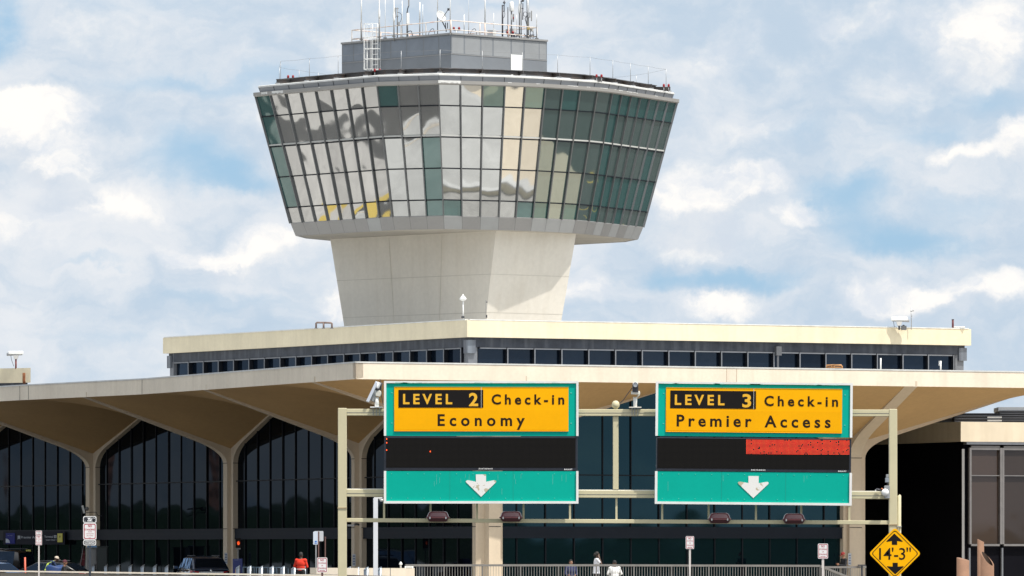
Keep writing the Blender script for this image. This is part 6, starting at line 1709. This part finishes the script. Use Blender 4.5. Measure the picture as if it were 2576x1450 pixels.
def hv_vest(m1, bands):
    def f(o, V, H, child):
        pel, ch = V['pelvis'], V['chest']; up = (ch - pel).normalized(); side = (V['sh_r'] - V['sh_l']).normalized(); fw = up.cross(side)
        for k_, r1, r2, hgt, m in bands:
            c = pel.lerp(ch, k_); mb = MB()
            mb.ring([[c + up * z + side * (r1 * cos(a_)) + fw * (r2 * sin(a_)) for a_ in [2 * pi * j / 20 for j in range(20)]] for z in (-hgt, hgt)], 0, True, True); child(mb, 'reflective_band', m)
        if m1:
            for s in ('sh_l', 'sh_r'):
                p = V[s].lerp(ch + up * .12, .35); mb = MB()
                pts = [pel.lerp(ch, .3) + side * (.08 if s == 'sh_r' else -.08) + fw * .14, ch + side * (.09 if s == 'sh_r' else -.09) + fw * .145, p + up * .085, ch + side * (.09 if s == 'sh_r' else -.09) - fw * .145, pel.lerp(ch, .3) + side * (.08 if s == 'sh_r' else -.08) - fw * .14]
                for i in range(4): mb.bar(pts[i], pts[i + 1], .06, .012, up=fw)
                child(mb, 'reflective_strap', m1)
    return f
M_LIME = mat('lime_tape', (.62, .80, .08), .5, var=.05); M_SILV = mat('silver_tape', (.62, .56, .52), .4, .2, var=.1)
def at(xv, D, z=0.0): return Vector((WX(xv, D), D, z))
# worker in the red jacket, seen from behind
person('worker in a bright red jacket with silver bands standing behind the bollards, seen from behind', at(757, 274), radians(-18),
       stand(.0, dict(el_l=(-.30, .02, 1.16), wr_l=(-.16, .22, 1.08), el_r=(.27, .05, 1.14), wr_r=(.14, .26, 1.10))), dict(skin='dark', top=('red', (.72, .035, .012)), sleeve='long', legs=('black', (.015, .015, .017)), shoes=('black', (.015, .015, .017))), hair=('short', 'black'), build=1.18,
       extra=hv_vest(None, [(.28, .205, .165, .022, M_SILV)]))
# high-visibility worker leaning on the blue bin
person('worker in navy with lime bands leaning on the blue bag bin', at(119, 300, gz(300) + .0), radians(-72),
       stand(.30, dict(head=(0, .42, 1.50), neck=(0, .28, 1.42), chest=(0, .16, 1.25), sh_l=(-.18, .24, 1.36), sh_r=(.18, .24, 1.36), el_l=(-.24, .38, 1.12), el_r=(.24, .38, 1.12), wr_l=(-.18, .62, 1.02), wr_r=(.18, .62, 1.02), gaze=(0, .92, -.38)), 1.82), dict(skin='dark', top=('navy', (.012, .03, .085)), sleeve='long', legs=('navy', (.012, .03, .085)), shoes=('black', (.015, .015, .017))), cap=('khaki_pale', (.55, .47, .38), True),
       extra=hv_vest(M_LIME, [(.12, .19, .15, .05, M_LIME)]))
# crouching person in dark clothes
person('person in black clothes and dark red beanie sitting by the blue bag bin', at(158, 298.5, gz(298.5)), radians(-95),
       sit(.62, .08), dict(skin='mid', top=('black', (.02, .018, .018)), sleeve='long', legs=('black', (.015, .015, .017)), shoes=('black', (.015, .015, .017))), cap=('maroon', (.09, .02, .03), False))
t = thing('stool', 'small dark stool under the person sitting by the blue bag bin', 'stool', at(158, 298.5, gz(298.5)))
mb = MB(); c = at(158, 298.5, gz(298.5) + .56); mb.box(c, (.4, .4, .06)); mb.build('seat', M_INK, t, bevel=.01)
for sx, sy in ((-.16, -.16), (.16, -.16), (-.16, .16), (.16, .16)):
    mb = MB(); mb.tube([c + Vector((sx, sy, -.02)), c + Vector((sx * 1.1, sy * 1.1, -.56))], .02, 6); mb.build('leg', M_INK, t)
# seated man in a navy tee behind the railing
person('bearded man in a navy tee and grey sleeves seated behind the railing facing the road', at(1436, 283), radians(180 + 8),
       sit(.50, .02, dict(gaze=(-.15, 1, .05), kn_l=(-.20, .42, .60), kn_r=(.22, .42, .60))), dict(skin='mid', top=('navy_tee', (.02, .028, .085)), sleeve='long', legs=('grey', (.20, .20, .19)), shoes=('black', (.015, .015, .017))), hair=('short', 'black'), build=1.05)
# standing person in a white shirt on the phone, side on
ph_ = lambda o, V, H, child: child(MB().box(H(.085, .01, -.01), (.014, .03, .13)), 'phone', M_INK)
person('person in a long white shirt standing side on with one arm raised to the ear', at(1500, 284.5), radians(-78),
       stand(.02, dict(el_r=(.30, .16, 1.22), wr_r=(.15, .10, 1.50), palm_r=(-1, 0, .2), wr_l=(-.2, .1, .9)), 1.74), dict(skin='dark', top=('white', (.74, .76, .82)), sleeve='short', legs=('black', (.015, .015, .017)), shoes=('black', (.015, .015, .017))), hair=('bun', 'black'), extra=ph_)
def tunic(col):
    def f(o, V, H, child):
        pel = V['pelvis']; mb = MB()
        mb.ring([[pel + Vector((.175 * k * cos(a_), .14 * k * sin(a_), z)) for a_ in [2 * pi * j / 20 for j in range(20)]] for k, z in ((.98, .16), (1.02, .0), (1.08, -.13), (1.10, -.14))], 0, True, True); child(mb, 'shirt_hem', cloth('white', col))
    return f
tunic((.74, .76, .82))(bpy.data.objects['person.004'] if 'person.004' in bpy.data.objects else None, {'pelvis': Vector((0, 0, .945))}, None, lambda mb, nm, m: setattr(mb.build(nm, m, None, smooth=True), 'parent', [o for o in bpy.data.objects if o.get('label', '').startswith('person in a long white')][0]))
# seated person in white with their back to the road
person('person in a loose white top and dark cap sitting with their back to the railing', at(1546.5, 282.5), radians(6),
       sit(.47, .05, dict(el_l=(-.30, .05, .80), el_r=(.30, .05, .80))), dict(skin='dark', top=('white_top', (.80, .80, .80)), sleeve='long', legs=('black', (.015, .015, .017)), shoes=('black', (.015, .015, .017))), cap=('black', (.015, .015, .017), False), build=1.2)
t = thing('bench', 'long low grey bench behind the railing that the seated people share', 'bench', at(1490, 283.2))
mb = MB(); a, b = at(1425, 283.2, .44), at(1558, 282.6, .44); mb.bar(a, b, .45, .06); mb.build('seat', M_GALV, t, bevel=.01)
for f in (.08, .5, .92):
    p = a.lerp(b, f); mb = MB(); mb.box((p.x, p.y, .2), (.08, .36, .42)); mb.build('leg', M_POLE, t)
# man in the red cap leaning by the column
person('man in dark clothes and red cap standing by the flared column', at(2124, 294.5), radians(180 - 65),
       stand(.04, dict(el_r=(.24, .06, 1.14), wr_r=(.10, .30, 1.20), el_l=(-.24, .06, 1.14), wr_l=(-.08, .30, 1.18), gaze=(0, .9, -.42))), dict(skin='mid', top=('charcoal', (.014, .016, .022)), sleeve='long', legs=('black', (.015, .015, .017)), shoes=('black', (.015, .015, .017))), cap=('red_cap', (.22, .015, .015), True),
       extra=lambda o, V, H, child: child(MB().box((.01, .40, 1.20), (.075, .012, .14)), 'phone', M_INK))

# ------------------------------------------------------------------ things standing on the roofs
def roof_cam(xv, yv, D, ybase, label, flip, postm):
    c = W(xv, yv, D); t = thing('roof_camera', label, 'camera', W(xv, ybase, D)); s = -1 if flip else 1
    mb = MB(); mb.tube([W(xv, ybase + 4, D), c + Vector((0, 0, -.32))], .05, 8); mb.build('post', postm, t)
    mb = MB(); mb.prism([c + Vector((-.16, -.1, -.12)), c + Vector((.16, -.1, -.12)), c + Vector((.09, -.1, -.36)), c + Vector((-.09, -.1, -.36))], (0, .2, 0)); mb.build('pan_head', mat('pan_head', (.55, .54, .52), .5, var=.1), t, bevel=.01)
    mb = MB(); mb.box(c, (.84, .26, .19)); mb.build('sunshade', M_WHITE, t, bevel=.03)
    mb = MB(); mb.tube([c + Vector((-.36 * s, 0, -.05)), c + Vector((.52 * s, 0, -.09))], .09, 12); mb.build('housing', mat('cam_grey', (.35, .36, .38), .4, var=.1), t)
    mb = MB(); p = c + Vector((-.3, 0, -.1)); mb.tube([p, p + Vector((.05, 0, -.3)), W(xv, ybase, D) + Vector((-.12, 0, .05))], .014, 5); mb.build('cable', M_DARKP, t); return t
roof_cam(40, 887.5, 372.6, 924, 'white roof camera on a rusty red post above the terminal wing parapet', True, mat('rust_red', (.22, .05, .04), .7, var=.2))
roof_cam(2262, 802, 336, 826, 'white roof camera on a black post above the clerestory block parapet', False, M_DARKP)
D = 336.2; t = thing('roof_box', 'small dark box with a rounded top at the foot of the roof camera post', 'box', W(2273, 826, D))
mb = MB(); mb.box(W(2273.5, 825, D), (.28, .2, .22)); mb.build('case', M_POLE, t); mb = MB(); mb.lathe(W(2273, 823, D), [(.08, 0), (.07, .08), (.03, .12)], 10); mb.build('dome', M_DARKP, t)
D = 336.5; t = thing('thin_aerial', 'very thin aerial with a short cross arm beside the roof camera', 'aerial', W(2292.5, 826, D))
mb = MB(); mb.tube([W(2292.5, 829, D), W(2292.5, 774, D)], .022, 6); mb.build('mast', M_GALV, t); mb = MB(); mb.bar(W(2290, 783, D), W(2299, 782, D), .05, .04); mb.bar(W(2292.5, 790, D), W(2294, 797, D), .03, .03); mb.build('cross_arm', M_POLE, t)
D = 338; t = thing('vent_pipe', 'short dark red pipe standing on the clerestory block roof near its end', 'pipe', W(2397, 830, D))
mb = MB(); mb.tube([W(2397, 832, D), W(2397, 804, D)], .055, 8); mb.build('shaft', mat('pipe_red', (.12, .03, .035), .6, var=.2), t); mb = MB(); mb.tube([W(2397, 804.5, D), W(2397, 803, D)], .065, 8); mb.build('cap', M_DARKP, t)
D = 338.2; t = thing('roof_dish', 'flat white panel lying on brackets beside the dark red roof pipe', 'panel', W(2412, 828, D))
mb = MB(); mb.box(W(2412, 823, D), (.62, .3, .06)); mb.build('panel', M_WHITE, t, bevel=.01); mb = MB(); mb.bar(W(2401, 827, D), W(2406, 823, D), .04, .04); mb.bar(W(2401, 828, D), W(2424, 827, D), .04, .03); mb.build('bracket', M_POLE, t)
D = 331; t = thing('roof_hatch_rail', 'small brown tubular hoop rail on the clerestory roof near the tower shaft', 'rail', W(815, 825, D))
mb = MB(); mb.tube([W(795, 826, D), W(795, 813, D), W(797, 811.5, D), W(814, 811.5, D)], .05, 7); mb.tube([W(814, 826, D), W(814, 811.5, D)], .05, 7); mb.tube([W(814, 811.8, D), W(833, 812.3, D), W(835, 814, D), W(835, 826, D)], .05, 7); mb.build('hoop', mat('hoop_brown', (.22, .16, .14), .6, .2, var=.3), t)
mb = MB()
for x in (795, 814, 835): mb.box(W(x, 826, D), (.16, .16, .04))
mb.build('foot_plate', M_POLE, t)
D = 326.8; t = thing('mushroom_aerial', 'white mushroom capped aerial on a thin pole in front of the tower shaft', 'aerial', W(1165, 804, D))
mb = MB(); mb.tube([W(1165.3, 806, D), W(1165, 754, D)], .035, 7); mb.build('pole', M_WHITE, t); mb = MB(); mb.lathe(W(1164.8, 754, D), [(.06, -.06), (.17, 0), (.175, .06), (.10, .15), (.03, .22), (.012, .29)], 18); mb.build('cap', M_WHITE, t)
mb = MB(); mb.box(W(1164.5, 798, D), (.16, .1, .09)); mb.build('clamp', M_DARKP, t)
D = 328; t = thing('thin_aerial', 'thin grey rod aerial with clamps against the sunlit face of the tower shaft', 'aerial', W(1223, 805, D))
mb = MB(); mb.tube([W(1223, 808, D), W(1222.5, 755, D)], .014, 6); mb.build('mast', M_POLE, t); mb = MB(); mb.box(W(1224, 796, D), (.07, .06, .14)); mb.box(W(1224.5, 760, D), (.07, .04, .04)); mb.build('clamp', M_DARKP, t)
# small things on the canopy roof
q0 = on_line(tip, RF, 2100); D = q0.y + .8
t = thing('roof_hoop', 'small orange hoop rail standing on the canopy roof above the premier access sign', 'rail', W(2100, 930, D))
mb = MB(); mb.tube([W(2079, 932, D), W(2080, 919, D), W(2098, 918.5, D), W(2098, 932, D)], .04, 6); mb.tube([W(2091, 932, D), W(2093, 919, D), W(2116, 919, D), W(2118, 922, D), W(2118, 932, D)], .04, 6); mb.tube([W(2080, 924, D), W(2117, 924.5, D)], .03, 6); mb.build('hoop', mat('hoop_orange', (.45, .22, .08), .6, var=.3, scale=6), t)
mb = MB()
for x in (2080, 2118): mb.box(W(x, 931.5, D), (.15, .15, .05))
mb.build('foot_plate', M_POLE, t)
for xv, y0, lab in ((2215.5, 901, 'tall white rod standing on the canopy roof edge before the clerestory windows'), (2366.5, 908, 'short white rod with side arm on the canopy roof near the clerestory corner')):
    q0 = on_line(tip, RF, xv); D = q0.y + .8; t = thing('roof_rod', lab, 'rod', W(xv, 934, D))
    mb = MB(); mb.tube([W(xv, 938, D), W(xv, y0, D)], .035, 7); mb.build('rod', M_WHITE, t)
    mb = MB()
    if xv > 2300: mb.bar(W(xv - 4, 916, D), W(xv, 914, D), .03, .03); mb.tube([W(xv - 4, 908, D), W(xv - 4, 920, D)], .02, 5)
    else: mb.box(W(xv, 932, D), (.12, .12, .05))
    mb.build('bracket', M_CAP, t)

# slant cut brown vent pipes in the near right
M_BRN = mat('brown_pipe', (.235, .125, .075), .8, var=.22, scale=2.5, streak=.4, dirt=(.16, .085, .05), fine=.05)
def vent_pipe(xv, ytop, ybot, w, D, label, cut, hollow):
    k = D / F; r = w / 2 * k; c = at(xv, D); t = thing('slanted_pipe', label, 'vent pipe', (c.x, c.y, gz(D)), 'brown slant cut pipes')
    zt_, zl = zz(ytop, D), zz(ybot, D); n_ = 26; lo, hi, hi2, lo2 = [], [], [], []
    for i in range(n_):
        a_ = 2 * pi * i / n_; x, y = cos(a_), sin(a_); zc = (zt_ + zl) / 2 - (zt_ - zl) / 2 * (x * cos(cut) + y * sin(cut))
        lo.append((c.x + r * x, c.y + r * y, gz(D) - .1)); hi.append((c.x + r * x, c.y + r * y, zc)); hi2.append((c.x + r * .80 * x, c.y + r * .80 * y, zc)); lo2.append((c.x + r * .80 * x, c.y + r * .80 * y, zc - .9))
    mb = MB(); mb.ring([lo, hi], 0, True, True); mb.ring([hi, hi2])
    if not hollow: mb.poly(hi2)
    mb.build('shaft', M_BRN, t)
    if hollow: mb = MB(); mb.ring([hi2, lo2], 0, True, True); mb.poly(lo2); mb.build('mouth', mat('pipe_inside', (.05, .03, .02), .9, var=.2), t)
    return t
vent_pipe(2467, 1356.5, 1364, 17, 176, 'tall thin brown slant cut pipe behind the two stouter ones', -.2, False)
vent_pipe(2422.5, 1402.5, 1411, 32, 172, 'stout brown slant cut pipe standing apart beside the yellow diamond', -.5, False)
vent_pipe(2483.5, 1388, 1424, 34, 170, 'stout brown pipe with an open oval mouth facing the road', -.55, True)
# ------------------------------------------------------------------ sky with clouds, sun, camera
w = bpy.data.worlds.new('World'); SC.world = w; w.use_nodes = True
nt = w.node_tree; L = nt.links.new; bg = nt.nodes['Background']
SUN_A, SUN_E = radians(50), radians(64)          # to the right of straight behind the camera, and up
sdir = Vector((sin(SUN_A) * cos(SUN_E), -cos(SUN_A) * cos(SUN_E), sin(SUN_E)))
sky = _n(nt, 'ShaderNodeTexSky', sky_type='NISHITA'); sky.sun_disc = False; sky.sun_elevation = SUN_E; sky.sun_rotation = pi - SUN_A
sky.air_density = 1.0; sky.dust_density = .6; sky.ozone_density = 1.5
STR = .1
def M(op, a=None, b=None, c=None, clamp=False):
    n = _n(nt, 'ShaderNodeMath', operation=op); n.use_clamp = clamp
    for i, v in enumerate((a, b, c)):
        if v is None: continue
        if isinstance(v, (int, float)): n.inputs[i].default_value = v
        else: L(v, n.inputs[i])
    return n.outputs[0]
tc = _n(nt, 'ShaderNodeTexCoord'); sx = _n(nt, 'ShaderNodeSeparateXYZ'); L(tc.outputs['Generated'], sx.inputs[0])
az = M('ARCTAN2', sx.outputs[0], sx.outputs[1]); el = M('ARCSINE', sx.outputs[2])
# sky chart: thousandths of a radian scaled so that one chart unit is a hundredth of the cloud deck shown
px = M('MULTIPLY_ADD', az, 165.0, 12.88); py = M('MULTIPLY_ADD', el, -165.0, 13.85)
cb = _n(nt, 'ShaderNodeCombineXYZ'); L(px, cb.inputs[0]); L(py, cb.inputs[1]); P = cb.outputs[0]
def noise(scale, detail=6, rough=.55, sx_=1, sy_=1, off=0.0, src=None, dist=0.0):
    mp = _n(nt, 'ShaderNodeMapping'); mp.inputs['Scale'].default_value = (sx_, sy_, 1); mp.inputs['Location'].default_value = (off, off * .7, off * .3); L(src or P, mp.inputs[0])
    n = _n(nt, 'ShaderNodeTexNoise'); n.inputs['Scale'].default_value = scale; n.inputs['Detail'].default_value = detail; n.inputs['Roughness'].default_value = rough; n.inputs['Distortion'].default_value = dist
    L(mp.outputs[0], n.inputs['Vector']); return n
# ragged edges: displace the chart by billowing noise
nw = noise(.46, 8, .60, off=3.0)
sv = _n(nt, 'ShaderNodeVectorMath', operation='SUBTRACT'); L(nw.outputs['Color'], sv.inputs[0]); sv.inputs[1].default_value = (.5, .5, .5)
mv = _n(nt, 'ShaderNodeVectorMath', operation='MULTIPLY'); L(sv.outputs[0], mv.inputs[0]); mv.inputs[1].default_value = (2.6, 2.0, 0)
av = _n(nt, 'ShaderNodeVectorMath', operation='ADD'); L(P, av.inputs[0]); L(mv.outputs[0], av.inputs[1]); PW = av.outputs[0]
def blob(x, y, rx, ry, wgt, src=PW, hard=.0):
    s = _n(nt, 'ShaderNodeVectorMath', operation='SUBTRACT'); L(src, s.inputs[0]); s.inputs[1].default_value = (x, y, 0)
    m = _n(nt, 'ShaderNodeVectorMath', operation='MULTIPLY'); L(s.outputs[0], m.inputs[0]); m.inputs[1].default_value = (1 / rx, 1 / ry, 0)
    l = _n(nt, 'ShaderNodeVectorMath', operation='LENGTH'); L(m.outputs[0], l.inputs[0])
    r = _n(nt, 'ShaderNodeMapRange', interpolation_type='SMOOTHSTEP'); r.inputs[1].default_value = hard; r.inputs[2].default_value = 1.0; r.inputs[3].default_value = wgt; r.inputs[4].default_value = 0; L(l.outputs['Value'], r.inputs[0])
    return r.outputs[0]
def total(bs, start=None):
    t = start
    for b in bs: t = b if t is None else M('ADD', t, b)
    return t
def smooth(v, lo, hi):
    r = _n(nt, 'ShaderNodeMapRange', interpolation_type='SMOOTHSTEP'); r.inputs[1].default_value = lo; r.inputs[2].default_value = hi; L(v, r.inputs[0]); return r.outputs[0]
# layer one: thin grey stratocumulus, broken by the blue gaps
n1 = noise(.15, 7, .54, .50, 1.25, 1.3)
gaps = total([blob(*b) for b in ((4.6, 4.1, 3.0, 1.6, -.36), (6.2, 4.6, 2.0, .8, -.26), (4.5, 2.15, 5.0, .55, -.22), (0, .9, 1.2, 1.6, -.30), (18.4, 7.05, 3.4, .62, -.34), (22.8, 6.1, 3.8, .95, -.36), (21.2, 5.0, 1.9, 1.1, -.34), (24.2, 5.1, 2.4, .6, -.2), (19.6, 3.4, 2.6, .5, -.12), (23.5, 3.6, 2.4, .5, -.16), (5.5, 7.6, 3.4, .5, -.16), (16.7, 6.8, .9, .6, -.14), (2.0, 6.75, 2.6, .25, -.2), (13, .1, 3, .4, -.16), (25.0, 2.6, 1.9, 1.3, -.12), (2.4, 8.6, 3.6, .5, -.14))])
strat0 = M('ADD', M('ADD', n1.outputs['Fac'], gaps), .17)
# layer two: bright cumulus heaps
n2 = noise(.7, 8, .60, 1, 1.15, 9.1)
HB = ((.6, 3.2, 2.2, 1.35, .66), (1.6, 4.2, 1.2, .9, .52), (.1, 2.9, 1.6, .9, .35), (2.9, 5.25, 2.6, .70, .34), (.5, 5.7, 2.2, .9, .24), (5.5, 6.45, 2.7, .70, .44), (6.9, 5.95, 1.6, .5, .36), (17.8, 4.95, 2.1, 1.15, .52), (19.1, 4.6, 1.2, .62, .46), (20.1, 5.3, 1.0, .55, .38), (17.6, 6.0, 1.9, .7, .34), (17.9, 7.7, 1.5, .5, .36), (22.8, 7.5, 2.6, .9, .44), (25.2, 7.2, 1.6, .8, .36), (14.9, 7.3, 1.8, .8, .34), (25.2, .8, 2.6, 2.0, .38), (22.0, .5, 2.8, 1.0, .24), (18.5, 1.6, 3.4, 1.2, .14), (23.5, 2.0, 3.0, 1.0, .14), (25.9, 3.5, 1.1, .8, .52), (24.6, 4.05, 2.4, .42, .36), (9.0, 1.0, 4.0, 1.0, .20), (18.8, 3.2, 1.5, .8, .22), (8.3, 7.5, 1.0, .9, .38), (6.4, 3.0, 2.0, .9, .16), (2.0, .8, 3.2, 1.0, .14))
heap = total([blob(*b) for b in HB])
strat = smooth(M('ADD', strat0, M('MULTIPLY', heap, .22)), .26, .62)
cum = smooth(M('ADD', M('MULTIPLY', n2.outputs['Fac'], .55), heap), .29, .60)
# shading of the heaps: soft grey folds with their own shape
n3 = noise(.55, 8, .62, .9, 1.25, 4.4, PW)
fold = smooth(M('ADD', n3.outputs['Fac'], M('MULTIPLY', heap, .16)), .40, .66)
def rgb(c): 
    n = _n(nt, 'ShaderNodeRGB'); n.outputs[0].default_value = (*c, 1); return n.outputs[0]
def mixc(f, a, b):
    n = _n(nt, 'ShaderNodeMix', data_type='RGBA'); L(f, n.inputs[0]); L(a, n.inputs[6]); L(b, n.inputs[7]); return n.outputs[2]
k = .88 / STR
low = smooth(el, .75, .16)
blue_lo, blue_hi = rgb((.34 * k, .56 * k, .79 * k)), rgb((.46 * k, .66 * k, .86 * k))
# clear sky: the Nishita sky pulled towards the hazy summer blue of low elevations
skyb = mixc(M('MULTIPLY', low, .85), sky.outputs[0], blue_lo)
grey = mixc(smooth(M('ADD', M('MULTIPLY', noise(.26, 7, .54, .55, 1.35, 6.0, PW).outputs['Fac'], .6), M('MULTIPLY', noise(.75, 8, .6, .7, 1.3, 2.2, PW).outputs['Fac'], .4)), .36, .62), rgb((.53 * k, .645 * k, .77 * k)), rgb((.80 * k, .83 * k, .87 * k)))
whit = mixc(fold, rgb((.74 * k, .79 * k, .86 * k)), rgb((1.02 * k, .99 * k, .95 * k)))
hi = M('MULTIPLY_ADD', low, .35, .65); upv = _n(nt, 'ShaderNodeVectorMath', operation='ADD'); L(PW, upv.inputs[0]); upv.inputs[1].default_value = (.12, -.55, 0)
big = [b for b in HB if b[4] >= .36]
d_ = M('SUBTRACT', total([blob(*b, src=upv.outputs[0]) for b in big]), total([blob(*b) for b in big]))
base = smooth(M('ADD', d_, M('MULTIPLY', M('SUBTRACT', n3.outputs['Fac'], .5), -.5)), -.04, .26)
whit = mixc(M('MULTIPLY', base, .62), whit, rgb((.60 * k, .68 * k, .78 * k)))
c1 = mixc(M('MULTIPLY', strat, hi), skyb, grey); c2 = mixc(M('MULTIPLY', cum, hi), c1, whit)
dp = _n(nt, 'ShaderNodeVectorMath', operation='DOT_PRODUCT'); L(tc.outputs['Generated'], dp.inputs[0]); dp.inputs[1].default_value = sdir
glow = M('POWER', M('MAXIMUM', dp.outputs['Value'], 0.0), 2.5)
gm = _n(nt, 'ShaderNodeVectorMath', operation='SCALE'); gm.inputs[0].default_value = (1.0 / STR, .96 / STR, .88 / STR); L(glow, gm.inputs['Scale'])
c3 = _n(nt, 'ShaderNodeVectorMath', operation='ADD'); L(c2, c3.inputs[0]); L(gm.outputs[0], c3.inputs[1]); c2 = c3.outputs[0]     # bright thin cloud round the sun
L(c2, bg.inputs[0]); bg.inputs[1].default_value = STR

sun = bpy.data.lights.new('sun', 'SUN'); sun.energy = 4.2; sun.angle = radians(.53); sun.color = (1.0, .955, .88)
so = bpy.data.objects.new('sun', sun); COL.objects.link(so); so.rotation_euler = (-sdir).to_track_quat('-Z', 'Y').to_euler(); so.location = sdir * 200

cam = bpy.data.cameras.new('camera'); co = bpy.data.objects.new('camera', cam); COL.objects.link(co)
co.location = (0, 0, EYE); co.rotation_euler = (radians(90), 0, 0)
cam.sensor_fit = 'HORIZONTAL'; cam.sensor_width = 36; cam.lens = 36 * F / 2576.0
cam.shift_y = (YH - 724.6) / 2576.0; cam.clip_start = 1; cam.clip_end = 6000
SC.camera = co
SC.view_settings.view_transform = 'Standard'; SC.view_settings.look = 'None'; SC.view_settings.exposure = 0.22; SC.view_settings.gamma = 1.0
SC.render.engine = 'CYCLES'; SC.cycles.max_bounces = 6; SC.cycles.diffuse_bounces = 4; SC.cycles.glossy_bounces = 3
SC.cycles.use_denoising = True
